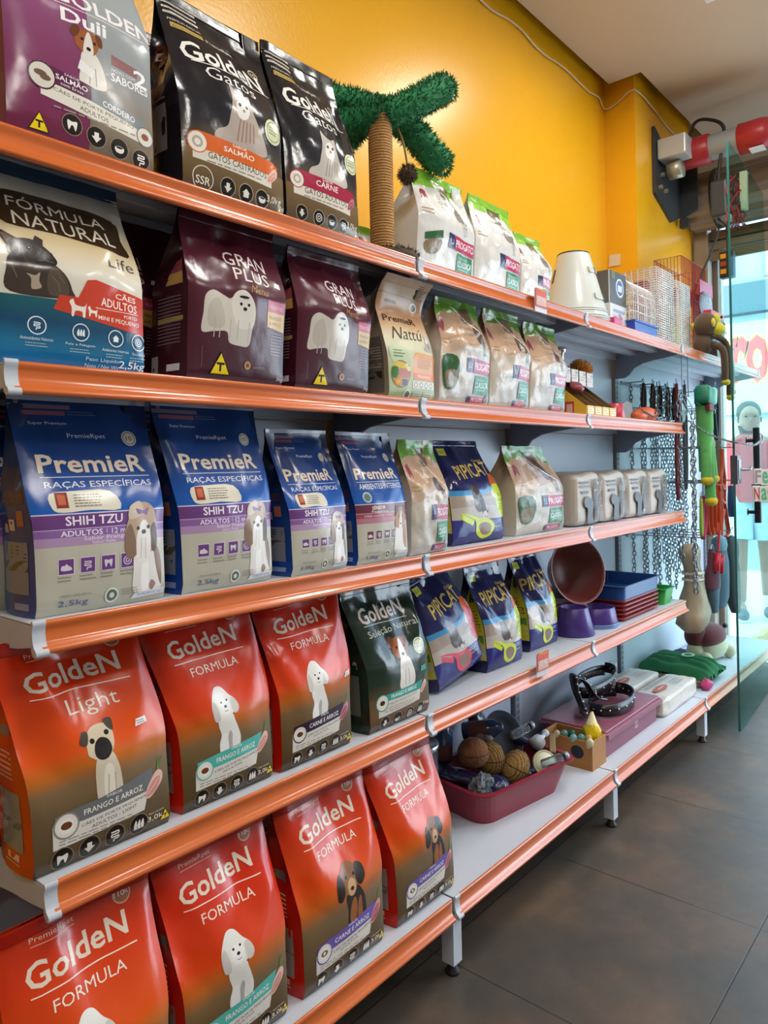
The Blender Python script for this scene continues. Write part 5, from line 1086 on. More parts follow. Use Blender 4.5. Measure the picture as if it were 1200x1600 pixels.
# ------------------------------------------------------------------ second shelf, right end
Z2 = ZS['S2'] - .0005
t = thing('cardboard_display', 'yellow cardboard counter display with four sloping trays', 'display stand', (2.54, 1.22, Z2))
YB_ = M('#dba61e', .5, var=.05); CB_ = M('#7a5c38', .8, var=.1)
w = .25
for k in range(5):
    x = -w / 2 + k * w / 4; b = mb(YB_ if k == 0 else CB_); b.prism([(-.085, 0), (.085, 0), (.085, .15), (.06, .15), (-.085, .035)], 'x', x - .0015, x + .0015)
    if k == 0: pane(b, (x - .0015, .085, 0), (0, -1, 0), (0, 0, 1), [(rct(.09, .008, .125, .055), P_('#c23a2a')), (rct(.096, .016, .119, .046), P_('#e0a89a')), (circ2(.045, .075, .022), P_('#c8542a')), (circ2(.045, .075, .014), P_('#e3b02a'))])
    b.build('divider', t)
for k in range(4):
    x = -w / 2 + (k + .5) * w / 4; b = mb(M('#e0b455', .5)); b.bx(x - .028, x + .028, -.088, -.084, 0, .038); pane(b, (x - .045, -.088, 0), (1, 0, 0), (0, 0, 1), [(rct(.022, .01, .068, .03), P_('#e9d9a8')), (rct(.028, .014, .06, .018), P_('#c9a04a')), (rct(.028, .022, .055, .026), P_('#c9a04a'))]); b.build('tray_front', t)
    b = mb(M('#e3d9d2', .5)); zz = .128 - k * .002; b.bx(x - .027, x + .027, .0, .004, zz, zz + .055, .002); pane(b, (x - .04, 0, zz), (1, 0, 0), (0, 0, 1), [(rct(.018, .03, .06, .033), P_('#b9aca4')), (rct(.018, .02, .05, .024), P_('#d2a49a')), (rct(.045, .038, .06, .048), P_('#9aa49a'))]); b.build('price_card', t)
b = mb(CB_); b.bx(-w / 2, w / 2, .004, .083, .146, .150); b.bx(-w / 2, w / 2, -.083, .083, .001, .004); b.bx(-w / 2, w / 2, .083, .086, 0, .15); b.build('tray_board', t)
b = mb(M('#c9862a', .8, var=.2, ns=60), True); rnd = random.Random(8)
b.sph((0, 0, 0), .035, (1.3, .8, .75), 16, 10)
for _ in range(420):
    d = Vector((rnd.gauss(0, 1), rnd.gauss(0, 1), abs(rnd.gauss(0, 1)))).normalized(); p = Vector((d.x * .045, d.y * .028, d.z * .026)); b.tube([p, p + Vector((d.x * .022 + .006, d.y * .018, d.z * .026 + .006))], [.0022, .0006], 4, caps=False)
tag(b.build('spiky_toy', loc=(2.62, 1.255, Z2 + .178)), 'orange spiky rubber toy on the yellow cardboard display', 'toy')
b = mb(M('#d8dade', .12, 1.0), True); b.lathe([(0, 0), (.016, 0), (.017, .04), (.012, .05), (.012, .085), (.02, .09), (.02, .108), (0, .112)], seg=18); tag(b.build('chrome_dispenser', loc=(2.455, 1.25, Z2 + .152)), 'shiny chrome dispenser at the left end of the yellow display', 'dispenser')
t = thing('clear_pack', 'small clear bag of red treats lying in the yellow display tray', 'treat bag', (2.478, 1.20, Z2 + .10)); b = mb(M('#a8505a', .25, var=.5, ns=60), True); b.sph((0, 0, .012), .036, (1, .8, .45), 14, 8, Matrix.Rotation(.6, 4, 'X'), .3, 4); b.build('bag', t)
b = mb(P_('#c03a4c', .3), True); b.lathe([(0, 0), (.04, 0), (.042, .006), (.032, .062), (0, .064)], seg=24); tag(b.build('plastic_cup', loc=(2.735, 1.17, Z2)), 'upturned pink-red plastic cup right of the yellow display', 'cup')
t = thing('chew_shoes', 'orange chew shoe with dark outline at the end of the second shelf', 'dog toy', (3.04, 1.175, Z2))
b = mb(P_('#cf5f2a', .5), True); b.sph((.03, 0, .033), .075, (1.2, .55, .44), 18, 10); b.sph((-.07, -.01, .025), .05, (1.1, .6, .5), 16, 8); b.build('shoe', t)
b = mb(P_('#2a2422', .5), True); b.tube(smooth_path([(-.11, -.036, .045), (-.05, -.044, .03), (0, -.046, .02), (.05, -.044, .03), (.09, -.038, .045), (.05, -.04, .055), (.02, -.044, .035)], 4), .003, 6); b.build('outline', t)
b = mb(P_('#9c9a98', .6)); b.prism([(-.12, 0), (.17, 0), (.17, .1), (.1, .105), (-.12, .03)], 'y', -.003, .003); tag(b.build('cardboard_piece', loc=(3.06, 1.30, Z2)), 'grey cardboard piece leaning behind the orange chew shoe', 'cardboard')

# ------------------------------------------------------------------ third shelf: packs of pads
Z3 = ZS['S3'] - .0005
PAD = M('#b3a89c', .42, var=.06, ns=12, bump=.15, bs=30)
for k, (x, lab) in enumerate(((2.43, 'beige pad pack with a dark dog silhouette, leftmost of four, its side showing'), (2.655, 'beige pad pack with a dark dog silhouette, second of four from the left'), (2.88, 'beige pad pack with a dark dog silhouette, third of four from the left'), (3.105, 'beige pad pack with a dark dog silhouette, last of four by the chains'))):
    t = thing('pad_pack', lab, 'pad pack', (x, 1.225, Z3), group='packs of pads on the third shelf')
    b = mb(PAD, True)
    bm = bmesh.new(); bmesh.ops.create_cube(bm, size=1)
    for q in bm.verts: q.co = Vector((q.co.x * .205, q.co.y * .17, q.co.z * .185 + .0935))
    bmesh.ops.bevel(bm, geom=bm.edges[:], offset=.03, segments=4, affect='EDGES', profile=.6); bmesh.ops.subdivide_edges(bm, edges=bm.edges[:], cuts=3, use_grid_fill=True)
    for q in bm.verts:
        n_ = noise.noise(q.co * 22 + Vector((k, 0, 0))) * .004; q.co += Vector((q.co.x, q.co.y, 0)).normalized() * n_
        q.co.z = max(.0005, q.co.z + .006 * sin(q.co.x * 30) * (q.co.z > .15))
    bm.verts.index_update(); b.add([v.co for v in bm.verts], [[v.index for v in f.verts] for f in bm.faces]); bm.free(); b.build('wrap', t)
    b = mb(PAD)
    sh = [(rct(.03, .15, .095, .157), P_('#4a4038')), (rct(.03, .137, .11, .143), P_('#6b6058')), (rct(.04, .115, .09, .124), P_('#5a3a4a')), (cat2([(.055, .09), (.075, .105), (.10, .10), (.13, .08), (.13, .02), (.09, .006), (.075, .02), (.08, .06), (.06, .07)], 4), P_('#3a2a26', .3)), (rct(.165, .06, .172, .10), P_('#4a5a96'))]
    pane(b, (-.1025, -.0905, 0), (1, 0, 0), (0, 0, 1), sh); b.build('print', t)
    b = mb(M('#d5dade', .12, var=.02, bump=.5, bs=40), True)
    P = [( .012 + .05 * i / 6, -.0895 - .004 * sin(i), .01 + .0) for i in range(7)]
    vs = []; fs = []
    for i in range(7):
        for j in range(13): vs.append((.028 + .011 * i, -.0925 - .0035 * sin(i * 1.1 + j * .7) - .003 * noise.noise((i * .9, j * .6, k)), .012 + .0128 * j))
    for i in range(6):
        for j in range(12): fs.append((i * 13 + j, (i + 1) * 13 + j, (i + 1) * 13 + j + 1, i * 13 + j + 1))
    b.mat(glassy('#f4f6f8', .12, 1.0, 'padfilm', .22)); b.add(vs, fs); b.build('shiny_film', t)

# ------------------------------------------------------------------ fourth shelf: bowls and trays
Z4 = ZS['S4'] - .0005
TER = M('#6d2c26', .38, var=.05, ns=10)
def bowl_prof(r, h, rb, th=.004, lip=.004): return [(0, 0), (rb, 0), (rb + .002, .003), (r, h - .003), (r + lip, h), (r + lip * .4, h + .002), (r - th, h - .003), (rb - th, th + .002), (0, th)]
b = mb(TER, True); b.lathe([(r, .085 - z) for r, z in bowl_prof(.105, .083, .085)], seg=40); tag(b.build('feeding_bowl', loc=(2.545, 1.345, Z4)), 'brown-red plastic bowl upside down under the tilted bowl', 'bowl', 'brown-red bowls')
t = thing('feeding_bowl', 'big brown-red plastic bowl standing on its edge, open side forward', 'bowl', (2.60, 1.30, Z4 + .2), 0, 'brown-red bowls', (radians(78), radians(0), radians(-24)))
b = mb(TER, True); b.lathe([(r, z - .04) for r, z in bowl_prof(.122, .085, .08)], seg=48); b.build('bowl', t)
b = mb(M('#b57a72', .3), True); b.tube([(.126 * cos(a), .126 * sin(a), .046) for a in [2 * pi * i / 60 for i in range(60)]], .0022, 6, True); b.build('rim', t)
PUR = M('#46307c', .3, var=.04)
b = mb(PUR, True); b.lathe([(.073, 0), (.075, .003), (.052, .095), (.049, .099), (.045, .098), (.04, .03), (0, .028), (0, .024), (.06, .0), (.073, 0)], seg=40); tag(b.build('feeding_bowl', loc=(2.445, 1.215, Z4)), 'tall purple bowl with sloping sides, beside the navy litter bag', 'bowl', 'purple bowls')
t = thing('feeding_bowl', 'wide purple bowl with pale blue foot rings, left of the red tray stack', 'bowl', (2.627, 1.215, Z4), 0, 'purple bowls')
b = mb(PUR, True); b.lathe([(.08, .012), (.081, .016), (.071, .07), (.068, .073), (.063, .07), (.056, .03), (0, .028), (0, .02), (.06, .012), (.08, .012)], seg=40); b.build('bowl', t)
b = mb(M('#5f7ab0', .3), True)
for z in (.004, .011): b.tube([(.081 * cos(a), .081 * sin(a), z) for a in [2 * pi * i / 48 for i in range(48)]], .004, 6, True)
b.lathe([(0, .001), (.079, .001), (.079, .012), (0, .012)], seg=40); b.build('foot_ring', t)
def tray(name, label, x, y, z, W, D, h, m, group=None, rz=0, lip=.008, flare=.012, bevel=.03):
    t = mb(m, True)
    def rr2(w, d, r, zz):
        out = []
        for (cx, cy, a0) in ((w / 2 - r, d / 2 - r, 0), (-w / 2 + r, d / 2 - r, 90), (-w / 2 + r, -d / 2 + r, 180), (w / 2 - r, -d / 2 + r, 270)):
            for k in range(6):
                a = radians(a0 + 18 * k); out.append((cx + r * cos(a), cy + r * sin(a), zz))
        return out
    f = flare
    loops = [rr2(W - 2 * f, D - 2 * f, bevel, 0), rr2(W, D, bevel, h - .004), rr2(W + 2 * lip, D + 2 * lip, bevel, h - .004), rr2(W + 2 * lip, D + 2 * lip, bevel, h), rr2(W - .006, D - .006, bevel, h), rr2(W - 2 * f - .006, D - 2 * f - .006, bevel, .004)]
    vs = [p for l in loops for p in l]; n = 24; fs = []
    for i in range(len(loops) - 1):
        for k in range(n): fs.append((i * n + k, i * n + (k + 1) % n, (i + 1) * n + (k + 1) % n, (i + 1) * n + k))
    t.add(vs, fs, False); t.add(loops[0], [list(range(n))[::-1]], False); t.add(loops[-1], [list(range(n))], False)
    o = t.build(name, loc=(x, y, z)); o.rotation_euler.z = rz; return tag(o, label, 'tray', group)
REDP = M('#8f2e30', .35, var=.05); 
ords = ['lowest', 'second from below', 'third from below', 'fourth from below', 'fifth from below']
for k in range(5): tray('litter_tray', 'red plastic tray, %s in the stack under the blue tray' % ords[k], 2.905, 1.265, Z4 + k * .0165, .37, .235, .0165 + (.01 if k < 0 else 0), REDP, 'stacked red trays', 0, .008, .006)
t = tray('litter_tray', 'blue plastic tray on top of the red tray stack', 2.905, 1.265, Z4 + .083, .385, .25, .055, M('#27508f', .3, var=.05), None, 0, .006, .004)
tray('litter_tray', 'small bright green plastic tray at the end of the fourth shelf', 3.195, 1.20, Z4, .12, .13, .07, M('#2f9a3c', .3, var=.06), None, 0, .006, .01, .02)
# price cards clipped to the shelf fronts
def price_card(x, z, label, h=.055):
    t = thing('price_card', label, 'price card', (x, YF - .021, z))
    b = mb(P_('#d0482a')); b.bx(-.035, .035, -.0008, .0008, -.02, h - .02); 
    pane(b, (-.035, -.0008, -.02), (1, 0, 0), (0, 0, 1), [(rct(.004, .004, .066, h * .58), P_('#d6a596'))]); txt(b, 'PREÇO', (0, -.0008, h * .60), (1, 0, 0), (0, 0, 1), .05, .013, P_('#f0b43a'), .01)
    txt(b, '27,90', (0, -.0008, h * .22 - .01), (1, 0, 0), (0, 0, 1), .045, .016, P_('#efe6e2'), .006); b.build('card', t)
    b = mb(M('#d3cfd0', .3)); b.bx(-.037, .037, .0012, .0024, -.036, h - .024); b.build('card_holder', t)
price_card(2.02, 1.7465 - .012, 'orange price card on the top shelf front below the litter bags')
price_card(1.985, .6195 + .012, 'orange price card on the fourth shelf front below the navy bags')
# ------------------------------------------------------------------ bottom shelf
Z5 = ZS['S5'] - .0005
b = mb(M('#a9adb4', .22, .85, var=.05, ns=20), True); b.lathe([(0, 0), (.056, 0), (.058, .004), (.056, .01), (.056, .06), (.058, .064), (.056, .068), (.056, .16), (.058, .164), (.056, .168), (.056, .245), (.059, .248), (.059, .262), (.055, .264), (.052, .26), (0, .259)], seg=36); tag(b.build('metal_tin', loc=(1.615, 1.285, Z5)), 'round silver tin with a grey lid behind the right puppy bag', 'tin')
RT = M('#8a2436', .35, var=.06, ns=10)
tr_rz = radians(-9)
tray('litter_tray', 'large crimson tray filled with loose toys and bottles, on the bottom shelf', 1.965, 1.245, Z5, .43, .27, .105, RT, None, tr_rz, .012, .03, .05)
def in_tray(x, y, z): c_, s_ = cos(tr_rz), sin(tr_rz); return (1.965 + x * c_ - y * s_, 1.245 + x * s_ + y * c_, Z5 + z)
COCO = M('#7d4f2e', .9, var=.3, ns=60, bump=.6, bs=120); COCO2 = M('#a07c46', .9, var=.3, ns=60, bump=.6, bs=120)
def toy(name, label, cat, p, fn, group=None, rot=None):
    t = thing(name, label, cat, p, 0, group, rot); fn(t); return t
def ball_fn(m, r, sc=(1, 1, 1), seam='#3a2a1a', wind=0):
    def f(t):
        b = mb(m, True); b.sph((0, 0, 0), r, sc, 24, 16, None, .05, 5)
        b.build('ball', t)
        b = mb(M(seam, .9), True); b.tube([(r * sc[0] * 1.005 * cos(a), r * sc[1] * 1.005 * sin(a), .1 * r) for a in [2 * pi * i / 40 for i in range(40)]], .0013, 5, True)
        if wind:
            for k in range(wind):
                q = -.8 + 1.6 * k / (wind - 1); rr_ = sqrt(1 - q * q); b.tube([(r * sc[0] * q * 1.004, r * sc[1] * rr_ * cos(a) * 1.004, r * sc[2] * rr_ * sin(a) * 1.004) for a in [2 * pi * i / 30 for i in range(30)]], .001, 4, True)
        b.build('seam', t)
    return f
TG = 'toys loose in the crimson tray'
toy('fibre_ball', 'round brown coconut-fibre ball on top of the crimson tray', 'toy ball', in_tray(-.11, .0, .165), ball_fn(COCO, .047, (1.05, 1, .95)), TG)
toy('fibre_ball', 'tan fibre egg behind the front fibre egg in the crimson tray', 'toy ball', in_tray(-.03, .0, .125), ball_fn(COCO2, .045, (.95, 1, 1.15), wind=9), TG)
toy('fibre_ball', 'tan fibre egg with a dark seam, front middle of the crimson tray', 'toy ball', in_tray(.02, -.055, .10), ball_fn(COCO2, .045, (.95, .95, 1.2), wind=9), TG, (.3, .4, 0))
NV_ = M('#1b1d48', .25, var=.1, ns=20, coat=.3)
toy('rubber_ball', 'shiny navy ball with moulded ribs at the front of the crimson tray', 'toy ball', in_tray(-.09, -.075, .07), ball_fn(NV_, .042, (1.05, 1, .95), '#34386c', 6), TG, (.2, .5, .3))
def disc_fn(t):
    b = mb(M('#0a0b16', .75), True); b.lathe([(0, -.012), (.06, -.012), (.078, 0), (.08, .006), (.076, .008), (.06, -.004), (0, -.006)], seg=36); b.build('disc', t)
    b = mb(M('#4a5090', .3), True); b.tube([(.08 * cos(a), .08 * sin(a), .007) for a in [2 * pi * i / 48 for i in range(48)]], .0018, 6, True); b.build('rim', t)
toy('flying_disc', 'dark navy disc with a pale rim standing at the back of the crimson tray', 'toy disc', in_tray(.09, .055, .15), disc_fn, TG, (radians(62), radians(10), radians(-20)))
def lid_fn(t):
    b = mb(M('#b9b890', .4), True); b.lathe([(0, 0), (.036, 0), (.04, .004), (.04, .012), (.036, .014), (.034, .011), (0, .011)], seg=32); b.build('lid', t)
    b = mb(M('#dedcc2', .4), True); b.lathe([(0, .0115), (.033, .0115), (.033, .013), (0, .013)], seg=32); b.build('inset', t)
toy('jar_lid', 'round cream jar lid leaning at the front right of the crimson tray', 'lid', in_tray(.135, -.075, .085), lid_fn, TG, (radians(58), radians(0), radians(-35)))
def vial_fn(t):
    b = mb(glassy('#dfe6ea', .03, 1.0, 'vial', .08), True); b.lathe([(0, 0), (.013, 0), (.014, .003), (.014, .07), (.010, .078), (.010, .084), (0, .085)], seg=18); b.build('tube', t)
    b = mb(M('#9aa3ad', .2, .3), True); b.lathe([(.0105, .08), (.012, .08), (.012, .094), (0, .095)], seg=18); b.build('cap', t)
toy('glass_vial', 'clear vial lying across the middle of the crimson tray', 'vial', in_tray(.06, -.01, .175), vial_fn, TG, (radians(80), 0, radians(75)))
toy('glass_vial', 'clear vial lying along the front rim of the crimson tray', 'vial', in_tray(.09, -.105, .105), vial_fn, TG, (radians(82), 0, radians(62)))
def bottle_fn(t):
    b = mb(M('#1d3a5c', .2, coat=.3), True); b.lathe([(0, 0), (.026, 0), (.028, .004), (.028, .1), (.016, .118), (.014, .13), (0, .131)], seg=22); b.build('bottle', t)
    b = mb(M('#6a3f3a', .4), True); b.lathe([(.0285, .02), (.0285, .08)], seg=22); b.build('label_band', t)
toy('bottle', 'dark blue bottle standing at the back left of the crimson tray', 'bottle', in_tray(-.15, .09, .13), bottle_fn, TG, (.25, -.3, 0))
toy('bottle', 'dark blue bottle lying at the back of the crimson tray behind the fibre ball', 'bottle', in_tray(-.05, .10, .19), bottle_fn, TG, (radians(80), radians(30), .4))
def syr_fn(t):
    b = mb(M('#cdd6de', .35), True); b.lathe([(0, 0), (.02, .0), (.024, .01), (.022, .03), (.008, .045), (.007, .06), (.012, .065), (.012, .074), (0, .076)], seg=20); b.build('squeezer', t)
toy('pipette_bulb', 'white plastic pipette bulb at the right of the crimson tray', 'pipette', in_tray(.175, -.01, .115), syr_fn, TG, (radians(70), radians(20), radians(80)))
def pk_fn(c, d):
    def f(t):
        b = mb(M(c, .18, var=.15, ns=30, bump=.5, bs=40, coat=.3)); bm = bmesh.new(); bmesh.ops.create_cube(bm, size=1); bmesh.ops.subdivide_edges(bm, edges=bm.edges[:], cuts=5, use_grid_fill=True)
        for q in bm.verts:
            e = (1 - (2 * q.co.x) ** 2) * (1 - (2 * q.co.y) ** 2); q.co = Vector((q.co.x * d[0], q.co.y * d[1], q.co.z * d[2] * (.25 + .75 * max(0, e) ** .5))); q.co += Vector((noise.noise(q.co * 40), noise.noise(q.co * 40 + Vector((9, 0, 0))), noise.noise(q.co * 40 + Vector((0, 9, 0))))) * .004
        bm.verts.index_update(); b.add([v.co for v in bm.verts], [[v.index for v in f_.verts] for f_ in bm.faces], True); bm.free(); b.build('wrapper', t)
    return f
toy('snack_pack', 'crumpled navy foil pack at the right end of the crimson tray', 'pack', in_tray(.16, .055, .12), pk_fn('#1d2550', (.085, .06, .05)), TG, (.6, .5, .9))
toy('snack_pack', 'long dark purple foil pack along the left end of the crimson tray', 'pack', in_tray(-.165, .0, .105), pk_fn('#1c1836', (.16, .06, .05)), TG, (.15, -.15, 1.9))
toy('snack_pack', 'clear crinkled bag beside the navy ribbed ball in the crimson tray', 'pack', in_tray(-.15, -.07, .10), lambda t: mb(glassy('#e6e2dc', .1, 1.0, 'crinkle', .2), True).sph((0, 0, 0), .04, (1.1, .7, .7), 18, 12, None, .5, 4).build('wrapper', t), TG)
toy('snack_pack', 'dark foil packet with a white square, top back of the crimson tray', 'pack', in_tray(.03, .11, .20), pk_fn('#16183a', (.10, .09, .05)), TG, (1.1, .2, .3))
toy('cork_stick', 'short tan cardboard stick at the right end of the crimson tray', 'stick', in_tray(.20, -.06, .125), lambda t: mb(M('#8a7350', .8)).box((0, 0, 0), (.075, .02, .022), None, .003).build('stick', t), TG, (.1, -.5, .5))
toy('snack_pack', 'dark brown foil pack under the fibre balls in the crimson tray', 'pack', in_tray(-.04, -.0, .055), pk_fn('#2a2022', (.17, .11, .05)), TG, (.1, .05, .3))
toy('snack_pack', 'dark blue foil pack lying under the jar lid in the crimson tray', 'pack', in_tray(.11, .0, .05), pk_fn('#20284e', (.11, .12, .05)), TG, (-.1, .1, .1))
toy('bone_toy', 'grey rubber bone between the disc and the fibre balls in the crimson tray', 'toy', in_tray(.0, .055, .165), lambda t: (mb(M('#6f6a68', .5), True).cyl((-.03, 0, 0), (.03, 0, 0), .011).build('shaft', t), mb(M('#7a7572', .5), True).sph((-.035, .012, 0), .016).sph((-.035, -.012, 0), .016).sph((.035, .012, 0), .016).sph((.035, -.012, 0), .016).build('knob', t)), TG, (.2, .5, .6))
# wooden crate with tubes
WOOD = M('#a8743c', .55, var=.22, ns=9, stretch=(1, 1, 9), bump=.08)
t = thing('wooden_box', 'small light wood box with an oval hand hole, full of little tubes', 'box', (2.365, 1.185, Z5))
b = mb(WOOD); pl = [(-.095, 0), (.095, 0), (.095, .097), (-.095, .097)]
b.bx(-.054, .054, -.095, .095, 0, .006); b.bx(-.054, .054, -.095, -.087, .006, .097, .001); b.bx(-.054, .054, .087, .095, .006, .097, .001); b.bx(.047, .054, -.087, .087, .006, .097, .001); b.bx(-.054, -.047, -.087, .087, .006, .097, .001); b.build('crate', t)
b = mb(M('#22283a', .6)); pane(b, (-.054, .095, 0), (0, -1, 0), (0, 0, 1), [(circ2(.135, .055, .024, 24, .022), M('#22283a', .6))]); b.build('hand_hole', t)
cols = ['#cfc6a0', '#6fa9a4', '#2a7064', '#7fb8b0', '#5f9aa0', '#b8944a', '#d3caa4']
for k in range(7):
    toy('small_tube', ['cream tube at the back of the small wood box', 'pale teal tube, second from the back in the wood box', 'green-topped tube in the middle of the wood box', 'pale blue-green tube beside the middle one in the wood box', 'blue-grey tube next to the yellow pack in the wood box', 'tube with a gold cap at the front left of the wood box', 'tube with a cream cap at the left edge of the wood box'][k], 'tube', (2.345 + (k % 3) * .016 - (.006 if k > 4 else 0), 1.245 - k * .021, Z5 + .048),
        (lambda c: lambda t: (mb(M(c, .3), True).lathe([(0, 0), (.011, 0), (.012, .004), (.012, .06), (.008, .07), (0, .072)], seg=16).build('tube', t), mb(M(c, .2), True).lathe([(.0122, .045), (.0128, .05), (.0128, .062), (.007, .073), (0, .074)], seg=16).build('cap', t)))(cols[k]), 'small tubes in the wood box', (.35, -.5, 0))
toy('snack_pack', 'bright yellow pack with a clear pointed top in the wood box', 'pack', (2.385, 1.125, Z5 + .105), lambda t: (mb(M('#e3c414', .25, bump=.3, bs=50), True).sph((0, 0, 0), .033, (.9, .9, 1.15), 18, 12, None, .25, 3).build('wrapper', t), mb(M('#d9d2a0', .3), True).cyl((0, 0, .025), (.012, .004, .068), .022, .004, 12).build('pointed_top', t)))
# plum storage box with collars
PL = M('#7d2f4c', .3, var=.05); LID = M('#96586a', .2, var=.05, coat=.2)
t = thing('storage_box', 'long plum plastic box with a lid, studded collars lying on top', 'box', (2.69, 1.225, Z5))
b = mb(PL); b.prism([(-.235, 0), (.235, 0), (.25, .078), (-.25, .078)], 'y', -.12, .12); b.build('box', t)
b = mb(LID); b.bx(-.262, .262, -.135, .135, .079, .088, .003); b.bx(-.255, .255, -.128, .128, .088, .097, .003); b.bx(-.258, .258, -.139, -.135, .07, .088, .001); b.build('lid', t)
b = mb(P_('#d0b9bf')); pane(b, (.02, -.1205, .03), (1, 0, 0), (0, 0, 1), [(rct(0, 0, .03, .026), P_('#d0b9bf')), (rct(.004, .004, .012, .022), P_('#8a4a5c')), (rct(.016, .004, .026, .022), P_('#8a4a5c'))]); b.build('sticker', t)
LE = M('#17161a', .32, var=.15, ns=30, bump=.15, bs=80); ST = M('#c9c9c9', .2, .9)
def collar(label, c, rx, ry, z, tilt, w, seed, a0=0.3, a1=6.6):
    t = thing('dog_collar', label, 'collar', c, 0, 'studded black collars', tilt)
    N_ = 50; P = [(rx * cos(a0 + (a1 - a0) * i / N_), ry * sin(a0 + (a1 - a0) * i / N_), z + .012 * i / N_) for i in range(N_ + 1)]
    b = mb(LE); b.strip(P, (0, 0, w), .004); b.mat(ST)
    for i in range(2, N_, 3):
        p = Vector(P[i]); d = Vector((p.x / rx / rx, p.y / ry / ry, 0)).normalized()
        for s in (-1, 1): b.sph(p + d * .002 * s, .0042, seg=8, rings=5)
    b.build('studded_strap', t)
    b = mb(ST, True); p = Vector(P[N_ - 4]); q = Vector((-p.y, p.x, 0)).normalized(); d = Vector((p.x, p.y, 0)).normalized(); o_ = p + d * .005
    b.tube([o_ + q * .013 + Vector((0, 0, w * .65)), o_ - q * .013 + Vector((0, 0, w * .65)), o_ - q * .013 - Vector((0, 0, w * .65)), o_ + q * .013 - Vector((0, 0, w * .65))], .0018, 6, True); b.build('buckle', t)
zl = Z5 + .097
collar('wide black leather collar with metal studs, front loop on the plum box', (2.70, 1.19, zl), .145, .075, .023, (0, 0, .12), .044, 1)
collar('black studded collar forming the raised rear loop on the plum box', (2.79, 1.30, zl + .028), .16, .06, .03, (.08, -.05, .05), .044, 2)
t = thing('dog_collar', 'coiled black spiked collar at the left end of the plum box', 'collar', (2.60, 1.275, zl + .052), 0, 'studded black collars')
P = smooth_path([(-.11, -.07, -.030), (-.06, -.04, -.02), (-.03, .0, .03), (0, .02, .07), (.04, .0, .05), (.07, -.03, -.01), (.12, -.05, -.028)], 6)
b = mb(LE); b.strip(P, (.012, .04, .012), .005); b.mat(ST)
for i in range(2, len(P) - 2, 3): b.sph(P[i] + Vector((-.002, -.012, .004)), .005, seg=8, rings=5)
b.build('studded_strap', t)
# white packs
WP = M('#cdc6bd', .3, var=.08, ns=20, bump=.3, bs=30)
def soft_pack(name, label, c, d, rz=0, m=WP, group=None):
    t = thing(name, label, 'pack', c, rz, group); b = mb(m, True); bm = bmesh.new(); bmesh.ops.create_cube(bm, size=1); bmesh.ops.bevel(bm, geom=bm.edges[:], offset=.14, segments=3, affect='EDGES', profile=.6); bmesh.ops.subdivide_edges(bm, edges=bm.edges[:], cuts=4, use_grid_fill=True)
    for q in bm.verts:
        q.co = Vector((q.co.x * d[0], q.co.y * d[1], (q.co.z + .5) * d[2])); n_ = noise.noise(q.co * 30 + Vector((c[0] * 9, 0, 0))) * .005; q.co += Vector((n_ * .6, n_ * .6, n_ if q.co.z > .01 else 0)); q.co.z = max(.0004, q.co.z)
    bm.verts.index_update(); b.add([v.co for v in bm.verts], [[v.index for v in f.verts] for f in bm.faces]); bm.free(); b.build('wrap', t)
    b = mb(P_('#b5523e')); zt = d[2] + .001
    pane(b, (-d[0] / 2, -d[1] / 2, zt + .002), (1, 0, 0), (0, 1, 0), [(circ2(d[0] * .35, d[1] * .5, d[0] * .16, 20, d[1] * .14), P_('#b5523e')), (rct(d[0] * .3, d[1] * .48, d[0] * .45, d[1] * .53), P_('#d9b9a0'))] + [(rct(d[0] * .2, d[1] * (.74 + .07 * k), d[0] * (.8 - .1 * k), d[1] * (.77 + .07 * k)), P_('#8a8580')) for k in range(2)] + [(rct(d[0] * .6, d[1] * (.3 + .1 * k), d[0] * .85, d[1] * (.33 + .1 * k)), P_('#a09a94')) for k in range(3)]); b.build('print', t)
    return t
soft_pack('diaper_pack', 'white soft pack with red oval print, nearest the shelf front', (3.175, 1.155, Z5), (.42, .14, .072), 0, WP, 'white soft packs')
soft_pack('diaper_pack', 'white soft pack with red oval print, at the back by the panel', (3.16, 1.315, Z5), (.40, .145, .078), 0, WP, 'white soft packs')
# green cloth bag and pink item
t = thing('folded_cloth', 'folded dark green cloth with a pale round print, past the white packs', 'cloth', (3.62, 1.235, Z5 + .045))
b = mb(M('#17663c', .8, var=.12, ns=12), True); vs = []; fs = []; nu, nv = 26, 40
for i in range(nu + 1):
    for j in range(nv + 1):
        u, v = i / nu - .5, j / nv - .5
        h = .045 * (1 - (2 * u) ** 4) * (1 - (2 * v) ** 6) + .012 * sin(u * 28 + 3 * noise.noise((u * 4, v * 3, 0))) * (.5 + abs(v)) ; vs.append((u * .27 + .04 * v + .01 * noise.noise((v * 8, u * 4, 2)), v * .34, h))
for i in range(nu):
    for j in range(nv): f = (i * (nv + 1) + j, (i + 1) * (nv + 1) + j, (i + 1) * (nv + 1) + j + 1, i * (nv + 1) + j + 1); fs.append(f)
b.add(vs, fs); b.add([(x, y, -.012) for x, y, z in vs], [f[::-1] for f in fs])
b.build('cloth', t); b = mb(P_('#a9c2a0')); 
ring = [(.038 * cos(2 * pi * i / 24), .03 * sin(2 * pi * i / 24)) for i in range(24)]; vs = [(x, y - .03, .061) for x, y in ring] + [(x * .6, y * .6 - .03, .061) for x, y in ring]; b.add(vs, [(i, (i + 1) % 24, 24 + (i + 1) % 24, 24 + i) for i in range(24)]); b.build('print', t)
soft_pack('toy_pack', 'flat brown printed pack under the green cloth', (3.585, 1.24, Z5), (.27, .30, .034), 0, M('#6d5a50', .3, var=.2, ns=20, bump=.3, bs=30))
